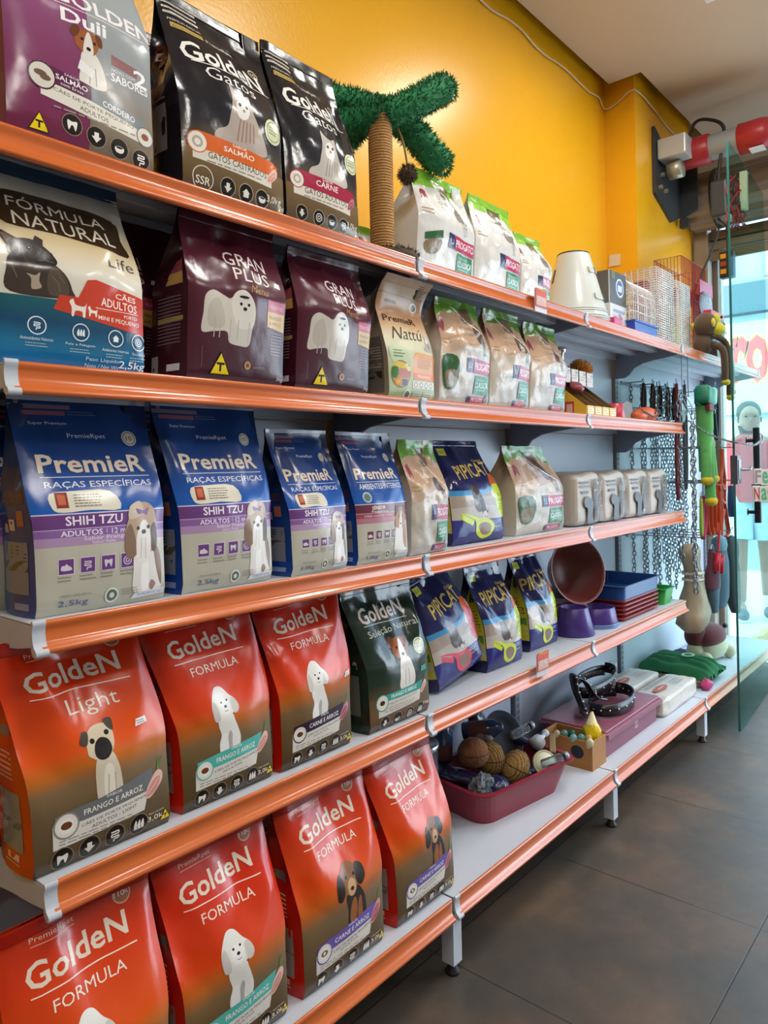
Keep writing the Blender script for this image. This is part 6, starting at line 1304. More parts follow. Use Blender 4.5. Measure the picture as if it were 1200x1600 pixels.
toy('plush_toy', 'bright pink crumpled soft toy at the shelf edge by the green cloth', 'plush toy', (3.455, 1.072, Z5 + .024), lambda t: (mb(M('#c8447c', .7, var=.1), True).sph((0, 0, 0), .025, (1.2, .85, .95), 18, 12, None, .5, 4).build('body', t), mb(M('#d86a98', .7), True).sph((.035, -.004, -.004), .016, seg=12, rings=8).build('limb', t)))
# maroon and cream plush dog
t = thing('plush_dog', 'maroon plush dog with cream belly lying by the window', 'plush toy', (4.0, 1.24, Z5))
MR = M('#6b2228', .85, var=.1, ns=30, sheen=.2); CM = M('#c9bfa2', .85, var=.06, sheen=.2)
b = mb(CM, True); b.sph((.02, -.03, .075), .085, (1.5, .8, .85), 22, 14); b.sph((-.1, .02, .06), .055, (1, .8, 1), 16, 10); b.build('belly', t)
b = mb(MR, True); b.sph((.0, -.02, .125), .088, (1.5, .85, .72), 22, 14); b.sph((-.1, .02, .14), .06, (1, .9, 1.1), 16, 10); b.sph((-.12, .01, .23), .04, (.9, .9, 1.2), 14, 10); b.build('back', t)
b = mb(MR, True); b.tube(smooth_path([(-.12, .0, .26), (-.15, -.01, .33), (-.14, -.02, .38)], 4), [.03] * 5 + [.026] * 4, 12); b.build('neck', t)
for dx, dy in ((-.15, -.045), (.1, -.085)): b = mb(CM, True); b.sph((dx, dy, .035), .035, (1.1, 1, 1), 14, 8); b.build('paw', t)
b = mb(M('#1a1512', .5), True); b.sph((.13, -.06, .16), .018, (1.2, .8, .8), 12, 8); b.build('nose', t)
toy('pet_bed_roll', 'dark navy folded pad at the back of the bottom shelf by the window', 'pad', (3.93, 1.36, Z5 + .022), lambda t: mb(M('#1b2036', .8), True).sph((0, 0, 0), .075, (1.3, .42, .28), 18, 10, None, .15, 3).build('pad', t))

# ------------------------------------------------------------------ hanging goods in the bay by the window
def hook_rail(z, x0, x1, label):
    b = mb(M('#8d939c', .3, .6), True); b.tube([(x0, 1.405, z), (x1, 1.405, z)], .005, 8); 
    for k in range(6): x = x0 + .06 + (x1 - x0 - .12) * k / 5; b.tube([(x, 1.40, z), (x, 1.33, z), (x, 1.325, z + .012)], .003, 6)
    tag(b.build('hook_rail'), label, 'hook rail')
hook_rail(1.615, 3.37, 4.23, 'steel hook rail holding the chains and leashes at the back of the last bay')
CH = M('#8f959c', .25, .85, var=.1)
def chain_mesh(n, L, r, seed, wob=.003):
    b = mb(CH, True); rnd = random.Random(seed)
    for k in range(n):
        z = -k * L * .72; ang = (k % 2) * pi / 2 + rnd.uniform(-.3, .3); ox, oy = rnd.uniform(-wob, wob), rnd.uniform(-wob, wob); P = []
        for i in range(10):
            a = 2 * pi * i / 10; x = L * .28 * cos(a); zz = L * .5 * sin(a); P.append((ox + x * cos(ang), oy + x * sin(ang), z + zz))
        b.tube(P, r, 5, True)
    return b.mesh('links')
CHL = ['nearest the slotted post', 'second from the slotted post', 'third from the slotted post', 'fourth from the slotted post', 'in the middle of the curtain', 'right of the middle', 'in the right half of the curtain', 'seventh from the window side', 'sixth from the window side', 'fifth from the window side', 'fourth from the window side', 'third from the window side', 'second from the window side', 'nearest the window']
for k in range(14):
    x = 3.40 + k * .043; n_ = 46 + (k * 7) % 9; me = chain_mesh(n_, .027, .0026, k)
    o = bpy.data.objects.new('chain_leash', me); COL.objects.link(o); o.location = (x, 1.372 - .045 * (k % 3), 1.60)
    tag(o, 'hanging steel chain leash, ' + CHL[k], 'chain leash', 'curtain of chain leashes')
for k, (x, y, z, n_) in enumerate(((3.36, 1.135, 1.52, 30), (3.345, 1.075, 1.40, 31), (3.40, 1.09, 1.46, 34))):
    me = chain_mesh(n_, .034, .003, 50 + k); o = bpy.data.objects.new('chain_leash', me); COL.objects.link(o); o.location = (x, y, z)
    tag(o, ['thick chain hanging at the shelf ends, furthest back', 'thick chain hanging right at the shelf ends, nearest the camera', 'thick chain hanging beside the green plush, reaching lowest'][k], 'chain leash', 'front chains at the shelf ends')
b = mb(M('#8d939c', .3, .6), True); b.tube([(3.33, 1.12, 1.53), (3.45, 1.12, 1.53)], .003, 6); b.tube([(3.36, 1.12, 1.53), (3.36, 1.12, 1.735)], .0025, 6); b.tube([(3.44, 1.12, 1.53), (3.44, 1.12, 1.735)], .0025, 6); b.tube([(3.345, 1.12, 1.53), (3.345, 1.07, 1.41)], .002, 6); b.tube([(3.40, 1.12, 1.53), (3.40, 1.09, 1.475)], .002, 6); tag(b.build('hanging_bar'), 'thin wire bar under the top shelf from which the front chains hang', 'hanger')
def loop_lead(label, x, y, z, L, c, w=.012, cat='leash', group='hanging leashes'):
    t = thing('leash', label, cat, (x, y, z), 0, group); b = mb(M(c, .6, var=.1))
    P = smooth_path([(0, 0, 0), (-.012, .0, -L * .3), (-.02, 0, -L * .7), (-.004, 0, -L), (.014, 0, -L * .75), (.016, 0, -L * .3), (.002, 0, 0)], 6); b.strip(P, (0, w, 0), .003); b.build('strap', t)
    b = mb(CH, True); b.tube(smooth_path([(.002, 0, .0), (.008, 0, .012), (.0, 0, .024), (-.006, 0, .012)], 3, True), .0016, 5, True); b.build('clip', t)
for k, (x, y, L, c, lab) in enumerate(((3.375, 1.30, .14, '#2e2622', 'dark brown leash, leftmost under the hook rail'), (3.46, 1.29, .16, '#3a2e26', 'dark brown leash, second under the hook rail'), (3.55, 1.29, .15, '#241f1d', 'black leash, third under the hook rail'), (3.63, 1.28, .17, '#4a3a2e', 'brown leash, fourth under the hook rail'), (3.72, 1.28, .16, '#2a2422', 'black leash, fifth under the hook rail'), (3.52, 1.20, .55, '#8a2a2c', 'long dark red leash between the chains'), (3.60, 1.19, .50, '#5a5e68', 'long grey leash right of the dark red one'))):
    loop_lead(lab, x, y, 1.60, L, c, .014)
toy('collar_pack', 'dark red bagged collar hanging in front of the chains', 'pack', (3.475, 1.17, 1.46), pk_fn('#5c1c22', (.09, .03, .12)))
# green plush with yellow feet
t = thing('plush_toy', 'long-legged green plush with sparkly green head and yellow feet, hanging', 'plush toy', (3.545, 1.085, 1.50))
GP_ = M('#5fae5a', .85, var=.08, ns=60, sheen=.3); TE = M('#1f7a5c', .3, var=.5, ns=150, bump=.3, bs=200)
b = mb(TE, True); b.box((-.02, -.01, .035), (.10, .07, .085), Matrix.Rotation(.15, 4, 'Y'), .018); hd = b.build('head', t)
b = mb(M('#8fc9bd', .4)); b.box((.05, -.005, .035), (.045, .075, .08), Matrix.Rotation(.15, 4, 'Y'), .012); b.build('muzzle', t)
b = mb(M('#7c1f28', .6)); b.box((-.01, -.03, -.022), (.07, .02, .035), None, .006); b.build('mouth', t)
b = mb(GP_, True); b.tube(smooth_path([(0, 0, -.01), (.005, 0, -.12), (.0, 0, -.2)], 5), [.038] * 6 + [.034] * 5, 14); b.build('body', t)
for pth in ([(-.015, -.01, -.18), (-.03, -.015, -.27), (-.035, -.015, -.345)], [(.02, 0, -.1), (.06, -.005, -.23), (.075, -.01, -.34)], [(-.005, -.015, -.2), (-.005, -.02, -.34), (-.01, -.025, -.44)]):
    b = mb(GP_, True); P = smooth_path(pth, 5); b.tube(P, .024, 12); lg = b.build('leg', t); b = mb(YLW, True); b.sph(P[-1] + Vector((0, -.002, -.012)), .028, (1.1, 1, .85), 14, 8); b.build('foot', lg)
t2 = thing('plush_toy', 'second green plush with dark eye patches behind the first, beside the leashes', 'plush toy', (3.77, 1.165, 1.52))
b = mb(M('#176a48', .5), True); b.box((0, 0, .03), (.07, .06, .10), None, .02); b.build('head', t2)
b = mb(M('#cfd9cf', .6), True); b.sph((-.01, -.03, -.05), .035, (1.2, .7, .7), 14, 8); b.build('snout', t2); b = mb(M('#121614', .3), True); b.sph((-.015, -.055, -.045), .015, seg=10, rings=8); b.build('eye', t2)
b = mb(GP_, True); b.tube(smooth_path([(0, 0, -.06), (.01, 0, -.2), (.02, 0, -.34)], 5), .024, 12); b.build('body', t2)
# orange harnesses and straps
OR_ = M('#d2481c', .4, var=.1, ns=30); 
def straps(name, label, c, col, loops, group, w=.018, cat='harness'):
    t = thing(name, label, cat, c, 0, group)
    for lp in loops:
        b = mb(M(col, .4, var=.12, ns=30)); b.strip(smooth_path(lp, 6), (0, w, 0), .005); b.build('strap', t)
    b = mb(CH, True); b.tube(smooth_path([(.0, 0, 0), (.012, 0, .014), (.0, 0, .03), (-.01, 0, .014)], 3, True), .002, 5, True); b.build('ring', t)
HG = 'hanging harnesses'
straps('dog_harness', 'orange strap harness hanging lowest, in a thick bundle', (3.66, 1.10, 1.12), '#cf4a20', [[(-.03 + .022 * k, -.01 * k, 0), (-.06 + .028 * k, -.01 * k, -.12), (-.05 + .03 * k, -.008 * k, -.21), (-.02 + .02 * k, -.01 * k, -.235), (.0 + .02 * k, -.01 * k, -.12), (-.01 + .01 * k, -.01 * k, 0)] for k in range(4)], HG, .022)
straps('dog_harness', 'orange strap harness with open loops, nearest the glass door', (3.86, 1.10, 1.29), '#c8441c', [[(0, 0, 0), (-.012, 0, -.09), (-.04, 0, -.16), (-.03, 0, -.25), (-.07, 0, -.31), (-.04, 0, -.37), (.0, 0, -.30)], [(0, 0, 0), (.012, 0, -.09), (.03, 0, -.17), (.02, 0, -.26), (.06, 0, -.36), (.08, 0, -.42), (.04, 0, -.44)], [(-.04, 0, -.16), (0, 0, -.2), (.03, 0, -.17)], [(-.03, 0, -.25), (0, 0, -.27), (.02, 0, -.26)]], HG, .02)
straps('dog_harness', 'dark red strap harness high up behind the plush toys', (3.98, 1.21, 1.45), '#a3302a', [[(0, 0, 0), (-.03, 0, -.1), (-.02, 0, -.2), (.0, 0, -.22), (.02, 0, -.1), (.004, 0, 0)], [(.03, .0, 0), (.05, 0, -.1), (.04, 0, -.19), (.03, 0, -.1), (.034, 0, 0)]], HG, .025)
straps('leash', 'pink strap hanging left of the orange bundle', (3.555, 1.10, 1.07), '#c0325c', [[(0, 0, 0), (-.02, 0, -.12), (-.01, 0, -.2), (.02, 0, -.12), (.005, 0, 0)]], HG, .02, 'leash')
straps('leash', 'lime green strap hanging by the shelf ends', (3.475, 1.085, 1.06), '#8fae2a', [[(0, 0, 0), (-.008, 0, -.1), (0, 0, -.17), (.01, 0, -.1), (.002, 0, 0)]], HG, .012, 'leash')
straps('leash', 'black and teal strap with pink clip near the glass door', (4.08, 1.19, 1.62), '#22303a', [[(0, 0, 0), (-.03, 0, -.1), (-.02, 0, -.2), (.01, 0, -.28), (.03, 0, -.15), (.01, 0, 0)]], HG, .02, 'leash')
straps('leash', 'navy strap loop hanging behind the glass door edge', (4.08, 1.12, 1.10), '#23406e', [[(0, 0, 0), (-.02, 0, -.08), (-.01, 0, -.16), (.02, 0, -.08), (.004, 0, 0)]], HG, .03, 'leash')
b = mb(M('#8d939c', .3, .6), True)
for (z, y0) in ((1.30, 1.10), (1.13, 1.10), (1.50, 1.19)):
    b.tube([(3.46, 1.405, z), (4.2, 1.405, z)], .004, 6)
    for x in (3.55, 3.68, 3.86, 3.99, 4.08): b.tube([(x, 1.405, z), (x, y0, z), (x, y0 - .004, z + .012)], .0025, 6)
tag(b.build('hook_rail'), 'wire hooks carrying the plush toys and orange harnesses', 'hook rail')
b = mb(M('#9aa0a8', .3, .6), True)
for (x, y0) in ((3.5, 1.10), (3.62, 1.08), (3.74, 1.09), (3.9, 1.08)): b.tube([(x, 1.405, .88), (x, y0, .88), (x + .01, y0 - .01, .90)], .0028, 6)
b.tube([(3.40, 1.405, .88), (4.2, 1.405, .88)], .004, 6); tag(b.build('hook_rail'), 'lower wire hooks holding the pet clothes', 'hook rail')
# giant rawhide bone
t = thing('rawhide_bone', 'giant beige rawhide bone with a knotted band, hanging at the shelf ends', 'dog chew', (3.50, 1.14, .43))
b = mb(M('#a8957c', .5, var=.25, ns=10, bump=.3, bs=20), True); prof = [(0, .01), (.05, .015), (.085, .05), (.09, .10), (.075, .16), (.055, .22), (.045, .27), (.05, .32), (.062, .37), (.055, .405), (.03, .42), (0, .425)]
seg = 26; vs = []; fs = []
for (r, z) in prof:
    for k in range(seg): a = 2 * pi * k / seg; q = 1 + .34 * noise.noise((cos(a) * 1.5, sin(a) * 1.5, z * 11)) + .08 * noise.noise((cos(a) * 5, sin(a) * 5, z * 30)); vs.append((r * q * cos(a) * 1.1 + .03 * sin(z * 11), r * q * sin(a) * .75, z))
for i in range(len(prof) - 1):
    for k in range(seg): fs.append((i * seg + k, i * seg + (k + 1) % seg, (i + 1) * seg + (k + 1) % seg, (i + 1) * seg + k))
b.add(vs, fs); b.build('bone', t)
b = mb(M('#cfc8ba', .5), True); b.tube([(.056 * cos(a) + .012, .042 * sin(a), .285) for a in [2 * pi * i / 30 for i in range(30)]], .008, 8, True); b.tube([(.056 * cos(a) + .014, .042 * sin(a), .255) for a in [2 * pi * i / 30 for i in range(30)]], .006, 8, True); b.build('band', t)
b = mb(M('#5a4a3c', .8), True); b.tube([(0, 0, .42), (.0, .0, .45)], .004, 6); b.build('string', t)
# pet clothes
def garment(label, c, secs, group='hanging pet clothes', name='pet_coat'):
    t = thing(name, label, 'pet clothes', c, 0, group)
    for nm, col, prof in secs:
        b = mb(M(col, .85, var=.12, ns=25, sheen=.1), True); seg = 24; vs = []; fs = []
        for (x, z, rx, ry) in prof:
            for k in range(seg): a = 2 * pi * k / seg; q = 1 + .12 * noise.noise((cos(a) * 2 + c[0] * 5, sin(a) * 2, z * 14)); vs.append((x + rx * q * cos(a), ry * q * sin(a), z))
        for i in range(len(prof) - 1):
            for k in range(seg): fs.append((i * seg + k, i * seg + (k + 1) % seg, (i + 1) * seg + (k + 1) % seg, (i + 1) * seg + k))
        b.add(vs, fs); b.add(vs[:seg], [list(range(seg))[::-1]]); b.add(vs[-seg:], [list(range(seg))]); b.build(nm, t)
    b = mb(M('#c9ced4', .3, .5), True); b.tube(smooth_path([(-.02, 0, .0), (0, 0, .02), (.02, 0, .0)], 4), .002, 6); b.build('hanger', t)
garment('denim-blue hooded dog coat hanging by the window', (3.79, 1.10, .865), [('coat', '#42586c', [(0, -.05, .02, .015), (0, -.07, .055, .03), (.0, -.13, .075, .035), (-.005, -.22, .08, .04), (-.01, -.30, .085, .035), (-.02, -.345, .06, .025)]), ('hood', '#6f8ea6', [(0, .0, .015, .01), (-.01, -.015, .05, .03), (-.005, -.045, .06, .035), (0, -.07, .055, .03)])])
garment('dark grey dog coat behind the edge of the glass door', (3.98, 1.10, .85), [('coat', '#3a444c', [(0, 0, .01, .01), (.0, -.02, .05, .03), (.0, -.08, .075, .035), (.01, -.13, .06, .03), (.01, -.2, .06, .035), (.03, -.33, .075, .03), (.06, -.40, .04, .02)])])
garment('plum dotted dog dress with a denim lower part', (3.605, 1.08, .82), [('bodice', '#5c2f42', [(-.01, 0, .01, .01), (-.01, -.02, .02, .015), (-.005, -.07, .03, .02), (0, -.10, .05, .03), (.0, -.15, .058, .032), (0, -.185, .055, .03)]), ('skirt', '#4a6076', [(0, -.184, .05, .028), (.005, -.24, .042, .025), (.01, -.30, .026, .018)])])
b = mb(P_('#c8243c', .3), True); b.T = Matrix.Rotation(.25, 4, 'Y'); b.cyl((0, 0, 0), (0, 0, -.10), .006, seg=10); b.prism([(-.03, -.2), (.03, -.2), (.032, -.11), (-.032, -.11)], 'y', -.006, .006); b.bx(-.034, -.028, -.018, .006, -.2, -.11); b.bx(.028, .034, -.018, .006, -.2, -.11); tag(b.build('pet_scoop', loc=(3.64, 1.055, .905)), 'red plastic scoop hanging among the pet clothes', 'scoop')
# ------------------------------------------------------------------ shop front: shutter, motor, glass door
SLAT = M('#8d8276', .4, .35, var=.08, ns=10)
t = thing('roller_shutter', 'rolled-up brown-grey metal shutter over the shop front', 'shutter', (4.56, 1.435, 2.77))
b = mb(SLAT, True); n = 16
P = []
for i in range(n):
    a0 = 2 * pi * i / n
    for q, r in ((.04, .155), (.5, .168), (.96, .155)): a = a0 + 2 * pi / n * q; P.append((r * cos(a), r * sin(a)))
b.prism([(p[0], p[1]) for p in P], 'y', -4.0, 0, False); b.build('slat_roll', t)
b = mb(M('#3a3c40', .5, .3), True); b.lathe([(0, 0), (.172, 0), (.172, .02), (0, .02)], (0, -.14, 0), 32, Matrix.Rotation(pi / 2, 4, 'X')); b.build('end_disc', t)
b = mb(SLAT)
for k in range(3): b.bx(.10, .125, -4.0, -.02, -.21 - .06 * k, -.155 - .06 * k, .006)
b.build('hanging_slats', t)
t = thing('shutter_bracket', 'dark steel plate on the yellow pillar holding the shutter motor', 'bracket', (4.17, 1.455, 2.83))
b = mb(M('#3f4247', .5, .3)); b.prism([(-.19, .22), (-.12, .19), (.0, .10), (.2, .13), (.2, -.18), (.06, -.24), (-.19, -.14)], 'y', -.012, .006); b.build('plate', t)
b = mb(M('#34373b', .5, .3)); b.prism([(-.012, .10), (-.11, .12), (-.11, -.16), (-.012, -.2)], 'x', .185, .2); b.bx(.17, .21, -.06, -.012, -.25, -.2); b.build('rib', t)
b = mb(M('#c9c39a', .3, .8), True)
for x, z in ((-.1, -.02), (-.06, -.1), (-.14, -.1)): b.cyl((x, -.03, z), (x, -.012, z), .012, seg=8)
b.build('bolt', t)
t = thing('shutter_motor', 'red and grey tubular shutter motor with wires under the ceiling', 'motor', (4.17, 1.42, 2.92))
RM = M('#a82a30', .4, var=.05); GM = M('#9aa1a6', .4, .2); 
Rx = Matrix.Rotation(pi / 2, 4, 'X')
b = mb(RM, True); b.lathe([(0, .06), (.075, .06), (.078, .07), (.078, .20), (.07, .21)], (0, 0, 0), 28, Rx); b.build('gear_housing', t)
b = mb(GM, True); b.lathe([(.066, .2), (.066, .36)], (0, 0, 0), 28, Rx); b.build('barrel', t)
b = mb(RM, True); b.lathe([(.07, .35), (.078, .355), (.078, .47), (.07, .5), (.05, .51), (0, .51)], (0, 0, 0), 28, Rx); b.build('end_cap', t)
b = mb(M('#d6d8d8', .4)); b.box((-.01, -.44, -.078), (.06, .07, .004), Matrix.Rotation(.1, 4, 'Y')); b.build('sticker', t)
b = mb(M('#c2c4c6', .35, .2)); b.bx(-.17, -.02, -.13, .02, -.05, .06, .008); b.build('control_box', t)
b = mb(M('#b8b2a0', .4, .5), True); b.lathe([(0, .0), (.05, 0), (.05, .07), (0, .07)], (-.07, -.01, -.09), 18, Rx); b.build('coupling', t)
b = mb(BLK, True)
b.tube(smooth_path([(-.02, -.09, .05), (-.02, -.13, .15), (-.02, -.2, .15), (-.02, -.28, .08), (-.03, -.26, -.1), (-.03, -.25, -.2)], 6), .009, 8); b.tube(smooth_path([(-.03, -.11, .03), (-.06, -.16, .0), (-.04, -.2, -.04)], 5), .012, 8); b.build('cable', t)
t = thing('cable_box', 'small dark junction box hanging below the shutter motor', 'junction box', (4.13, 1.16, 2.62)); b = mb(M('#3c4046', .4)); b.box((0, 0, 0), (.06, .085, .19), None, .012); b.build('housing', t); b = mb(M('#c9cbc8', .4)); b.box((0, -.046, -.11), (.04, .03, .03), None, .003); b.build('gland', t)
t = thing('wire_bundle', 'tangle of red and grey wires with a cream terminal block', 'wires', (4.13, 1.075, 2.66))
rnd = random.Random(12)
for c in ('#b82a34', '#8e1f2a', '#2b2c30', '#b83040'):
    b = mb(M(c, .5), True)
    for k in range(3):
        p = [(rnd.uniform(-.03, .03), rnd.uniform(-.035, .035), .06)] + [(rnd.uniform(-.05, .05), rnd.uniform(-.045, .05), .06 - .055 * q) for q in range(1, 6)]; b.tube(smooth_path(p, 5), .0045, 6)
    b.build('wire', t)
b = mb(M('#d8d2b8', .4)); b.box((-.01, -.035, -.03), (.03, .035, .20), None, .004); b.build('terminal_block', t)
t = thing('remote_box', 'black control box with orange buttons hanging on a cord by the window', 'control', (4.15, 1.135, 2.27))
b = mb(M('#22262a', .4)); b.box((0, 0, 0), (.05, .07, .14), None, .005); b.build('housing', t)
b = mb(M('#e09a1e', .4)); b.bx(-.03, -.025, .0, .028, .03, .055, .001); b.bx(-.03, -.025, .0, .028, -.05, -.025, .001); b.mat(M('#a83a1e', .4)); b.bx(-.03, -.025, .0, .028, -.01, .015, .001); b.build('button', t)
b = mb(BLK, True); b.tube(smooth_path([(0, 0, .07), (0, .002, .2), (-.01, .03, .24), (0, .06, .30), (0, .04, .38), (0, .0, .42)], 5), .005, 6); b.build('cord', t)
b = mb(BLK, True); b.tube(smooth_path([(4.05, 1.3, 2.08), (4.1, 1.26, 2.22), (4.16, 1.2, 2.4), (4.18, 1.18, 2.5)], 5), .006, 6); tag(b.build('power_cord'), 'dark cord running down from the motor to the cages', 'cord')

GLS = glassy('#dff2ee', 0, .07, 'doorglass', .004)
DA = radians(3.73)
t = thing('glass_door', 'open frameless glass door with a black bar handle, at the right edge', 'door', (3.527, .955, 0), DA)
b = mb(GLS); b.bx(0, .84, -.005, .005, .012, 2.672); b.build('glass_leaf', t)
b = mb(M('#2f6a66', .2, var=.03)); b.bx(-.0012, -.0002, -.005, .005, .012, 2.672); b.build('glass_edge', t)
b = mb(M('#1f2428', .35, .2), True); b.cyl((.25, -.05, .935), (.25, -.05, 1.385), .016, seg=16)
for z in (.985, 1.325): b.cyl((.25, -.05, z), (.25, -.004, z), .009, seg=10); b.cyl((.25, -.010, z), (.25, -.005, z), .017, seg=14)
b.build('bar_handle', t)
b = mb(M('#5d6166', .3, .6)); b.bx(-.002, .07, -.016, .016, 1.125, 1.255, .004); b.mat(M('#8f9498', .3, .7)); b.bx(.004, .05, -.021, -.016, 1.145, 1.235, .003); lk = b.build('lock', t)
b = mb(M('#9aa0a4', .25, .8), True); b.tube(smooth_path([(.05, -.02, 1.19), (.075, -.05, 1.19), (.09, -.052, 1.20)], 4), .006, 8); b.build('latch', lk)
# letter sign hung on the handle
t = thing('letter_sign', 'colourful hanging word sign of cut letters on the glass door handle', 'sign', (3.728, .918, 1.11), radians(-49.3))
LC = [('F', '#a98fa4', .012, .045), ('e', '#5fb890', .044, .04), ('l', '#c9a860', .070, .045), ('i', '#7fa8c8', .090, .045), ('z', '#b98aa0', .115, .04)], [('N', '#c8485f', .004, -.035), ('a', '#4fb888', .038, -.038), ('t', '#c9904a', .068, -.035), ('a', '#c84a62', .098, -.038), ('l', '#5f98c0', .125, -.035)]
for row in LC:
    for ch, c, x, z in row:
        w_ = .010 if ch in 'il' else .016
        b = mb(M('#e6e2dc', .5)); b.bx(x - w_ - .002, x + w_ + .002, -.003, .003, z - .037, z + .037, .002); txt(b, ch, (x, -.003, z), (1, 0, 0), (0, 0, 1), w_ * 1.7, .058, M(c, .5), .02); b.build('letter', t)
b = mb(BLK); b.bx(-.015, .145, .003, .007, .0, .008); b.bx(.03, .034, .003, .03, -.002, .01); b.build('string_bar', t)

# silver chain from the shelf to the handle
o = None
b = mb(CH, True); P = smooth_path([(3.37, 1.10, 1.415), (3.45, 1.03, 1.35), (3.508, .965, 1.318), (3.525, .93, 1.31), (3.66, .905, 1.30), (3.765, .90, 1.325)], 8)
for i in range(len(P) - 1):
    for q in (0, .5):
        p = P[i].lerp(P[i + 1], q); d = (P[i + 1] - P[i]).normalized(); s1 = d.orthogonal().normalized(); s1.rotate(Matrix.Rotation((i * 2 + (q > 0)) * pi / 2, 3, d)); l = (P[i + 1] - P[i]).length * .36
        b.tube([p + d * l * cos(2 * pi * k / 8) + s1 * .0045 * sin(2 * pi * k / 8) for k in range(8)], .0016, 4, True)
tag(b.build('door_chain'), 'thin silver chain tied from the shelf end to the glass door handle', 'chain')
b = mb(CH, True); b.tube([(3.778 + .022 * cos(2 * pi * k / 20), .900, 1.335 + .022 * sin(2 * pi * k / 20)) for k in range(20)], .003, 6, True); tag(b.build('key_ring'), 'steel ring round the black door handle', 'ring')

# ------------------------------------------------------------------ street outside
b = mb(M('#c4c2bd', .5, var=.05, ns=3)); b.bx(5.0, 9.0, -6, 6, -.1, -.02)
stru(b, 'pavement')
b = mb(M('#b9b6b0', .6))
for k in range(12):
    for s in (1, -1):
        c = Vector((6.6, -2.2 + k * .55, -.0195)); b.box(c, (3.6, .008, .002), Matrix.Rotation(s * .78, 4, 'Z'))
o = b.build('pavement_joints'); o['kind'] = 'structure'
b = mb(M('#8a8a88', .8, var=.1, ns=6)); b.bx(9.0, 13, -12, 12, -.2, -.12); stru(b, 'street')
t = thing('shop_facade', 'white building front across the street with a pale banner', 'building', (13, 2.6, -.12))
b = mb(M('#a9b4c0', .6, var=.04, ns=2)); b.bx(0, .4, -9, 9, 0, 7); b.build('wall', t)
b = mb(M('#7c8ca6', .5)); 
for k in range(9): y = -4.2 + k * 1.05; b.bx(-.06, 0, y, y + .4, 4.3, 6.4)
b.build('panel_strip', t)
b = mb(M('#4f606e', .5)); b.bx(-.25, 0, -9, 9, 3.72, 4.2); b.build('awning_beam', t)
b = mb(M('#bcd2d0', .5)); b.bx(-.1, -.02, -7, 7, 2.1, 3.6); bn = b.build('banner', t)
b = mb(M('#e0dc8a', .5)); txt(b, 'ros', (-.102, .50, 2.98), (0, -1, 0), (0, 0, 1), .86, .86, M('#ecc55c', .5), .07, .002); txt(b, 'ros', (-.104, .50, 2.98), (0, -1, 0), (0, 0, 1), .80, .78, M('#cf3a3e', .5), .035, .004); b.build('letters', bn)
b = mb(M('#c2cdd2', .4)); b.bx(-.03, 0, -7, 7, .1, 2.0); b.build('shop_window', t)
# passer-by
PX, PY = 6.35, 1.60
t = thing('person', 'person in red top, pale denim shorts, white socks and dark trainers, outside the door', 'person', (PX, PY, -.02), radians(200))
SK = M('#8a6252', .6, var=.05)
def skin_mesh(name, verts, edges, radii, m, parent, sub=2):
    me = bpy.data.meshes.new(name); me.from_pydata(verts, edges, []); o = bpy.data.objects.new(name, me); COL.objects.link(o)
    sk = o.modifiers.new('s', 'SKIN'); sk.use_smooth_shade = True
    for v, r in zip(me.skin_vertices[0].data, radii): v.radius = r if isinstance(r, tuple) else (r, r)
    me.skin_vertices[0].data[0].use_root = True
    ss = o.modifiers.new('d', 'SUBSURF'); ss.levels = sub; ss.render_levels = sub
    dg = bpy.context.evaluated_depsgraph_get(); m2 = bpy.data.meshes.new_from_object(o.evaluated_get(dg)); bpy.data.objects.remove(o)
    for p in m2.polygons: p.use_smooth = True
    m2.materials.clear(); m2.materials.append(m); o = bpy.data.objects.new(name, m2); COL.objects.link(o); o.parent = parent; return o
V = [(0, 0, .95), (0, 0, 1.10), (0, .0, 1.25), (0, .0, 1.38), (0, .0, 1.45), (.01, 0, 1.53), (.015, 0, 1.60),
     (0, .09, .90), (.02, .10, .50), (-.03, .11, .10), (.05, .12, .045), (.14, .13, .035),
     (0, -.09, .90), (.10, -.09, .50), (.10, -.09, .10), (.17, -.09, .045), (.26, -.09, .035),
     (0, .17, 1.37), (-.02, .22, 1.12), (.08, .22, .90), (.11, .22, .84),
     (0, -.17, 1.37), (-.02, -.23, 1.12), (.09, -.22, .92), (.12, -.22, .86)]
Ed = [(0, 1), (1, 2), (2, 3), (3, 4), (4, 5), (5, 6), (0, 7), (7, 8), (8, 9), (9, 10), (10, 11), (0, 12), (12, 13), (13, 14), (14, 15), (15, 16), (3, 17), (17, 18), (18, 19), (19, 20), (3, 21), (21, 22), (22, 23), (23, 24)]
fing = []
for s, w in ((1, 20), (-1, 24)):
    for k in range(5):
        p = V[w]; a = (k - 1.5) * .016; b0 = len(V)
        if k < 4: V.append((p[0] + .045 + .004 * k, p[1] + a * .3, p[2] - .035 + a)); V.append((p[0] + .062 - .004 * abs(k - 1.5), p[1] + a * .3 - s * .012, p[2] - .068 + a))
        else: V.append((p[0] + .03, p[1] - s * .025, p[2] + .005)); V.append((p[0] + .055, p[1] - s * .035, p[2] - .015))
        Ed.append((w, b0)); Ed.append((b0, b0 + 1))
RD = [(.13, .10), (.12, .095), (.13, .10), (.12, .10), .055, .085, .095, .085, .055, .036, .04, .035, .085, .055, .036, .04, .035, .055, .042, .03, .036, .055, .042, .03, .036] + [.009, .007] * 10
skin_mesh('body', V, Ed, RD, SK, t)
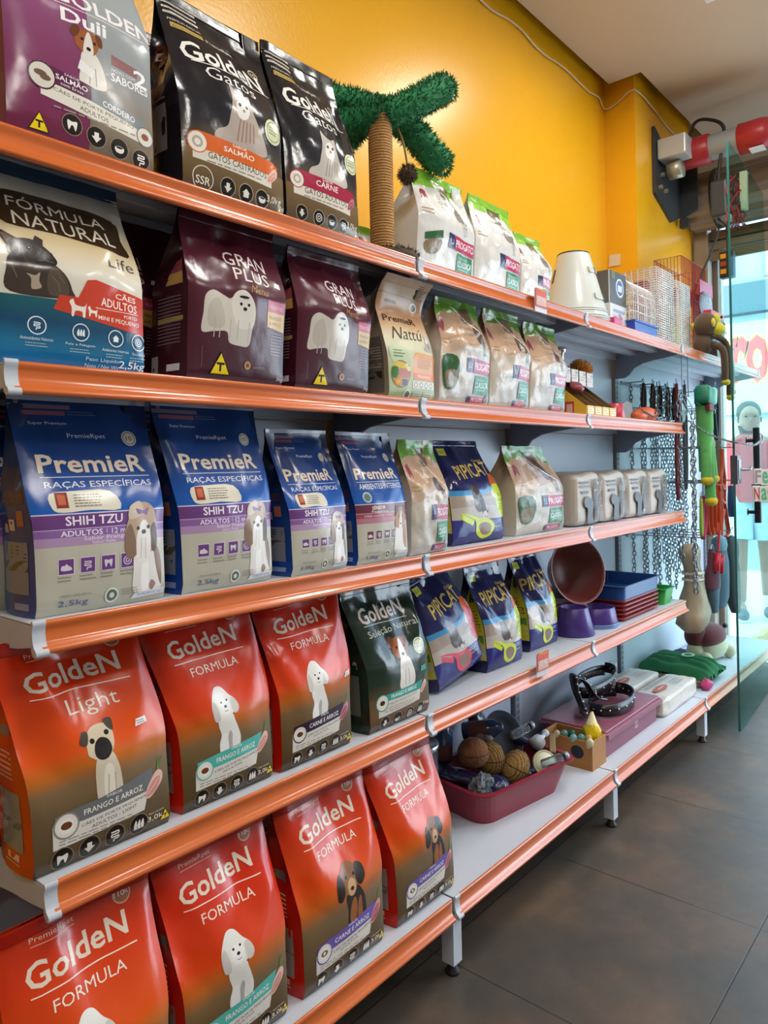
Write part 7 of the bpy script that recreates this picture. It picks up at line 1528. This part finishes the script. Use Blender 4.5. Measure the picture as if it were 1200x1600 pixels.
def shell(name, prof, m):
    b = mb(m, True); seg = 24; vs = []; fs = []
    for (x, y, z, rx, ry) in prof:
        for k in range(seg): a = 2 * pi * k / seg; vs.append((x + rx * cos(a), y + ry * sin(a), z))
    for i in range(len(prof) - 1):
        for k in range(seg): fs.append((i * seg + k, i * seg + (k + 1) % seg, (i + 1) * seg + (k + 1) % seg, (i + 1) * seg + k))
    b.add(vs, fs); return b.build(name, t)
shell('shirt', [(0, 0, .92, .15, .19), (0, 0, 1.05, .145, .18), (0, 0, 1.22, .15, .19), (0, 0, 1.36, .135, .2), (0, 0, 1.42, .09, .13), (0, 0, 1.46, .065, .07)], M('#a8343a', .8, var=.1))
for s in (1, -1): 
    b = mb(M('#a8343a', .8), True); b.tube([(0, s * .15, 1.39), (-.01, s * .2, 1.26), (-.02, s * .225, 1.14)], [.07, .062, .058], 14); b.build('sleeve', t)
    b = mb(M('#9fb2c2', .8), True); b.tube([(0, s * .07, .98), (.02 if s > 0 else .05, s * .09, .78), (.02 if s > 0 else .08, s * .095, .62)], [.12, .105, .10], 16); b.build('shorts_leg', t)
    fx = (.05, .115) if s > 0 else (.15, -.09)
    b = mb(M('#e4e6ea', .8), True); b.tube([(fx[0] - .07, fx[1] - (.005 if s > 0 else 0), .17), (fx[0] - .06, fx[1], .07)], [.046, .052], 14); b.build('sock', t)
    b = mb(M('#2f4450', .7), True); b.sph((fx[0] + .03, fx[1], .045), .05, (2.5, .95, .9), 16, 10); b.mat(M('#c9ced2', .6)); b.bx(fx[0] - .09, fx[0] + .15, fx[1] - .045, fx[1] + .045, .001, .02, .006); b.build('shoe', t)
b = mb(M('#2a2624', .7, var=.3, ns=60), True); b.sph((-.025, 0, 1.635), .092, (1.02, 1.0, 1.0), 20, 12); b.sph((-.06, 0, 1.53), .065, (.7, 1.15, 1.3), 16, 10); b.build('hair', t)
b = mb(SK, True); b.sph((.045, 0, 1.58), .088, (.85, .85, 1.15), 18, 12); b.sph((.12, 0, 1.57), .016, (1, .8, 1.3), 10, 8)
for s in (1, -1): b.sph((.02, s * .085, 1.57), .02, (.5, .4, 1.2), 10, 8)
b.mat(M('#2a1d18', .4))
for s in (1, -1): b.sph((.112, s * .033, 1.595), .011, (.6, 1.2, .7), 8, 6)
b.mat(M('#8a4a48', .5)); b.sph((.108, 0, 1.525), .02, (.5, 1.1, .3), 10, 6); b.build('face', t)
b = mb(M('#c89a6a', .8, var=.1)); b.T = Matrix.Translation((5.35, 1.30, -.02)) @ Matrix.Rotation(-.1, 4, 'Z'); pl = [(-.3, 0), (-.27, .06), (-.22, .03), (-.1, .09), (.0, .08), (.1, .11), (.2, .10), (.3, .12), (.3, 0)]; b.prism(pl, 'y', -.02, .02); tag(b.build('cardboard_strip'), 'torn tan cardboard strip standing on the pavement outside the glass', 'cardboard')
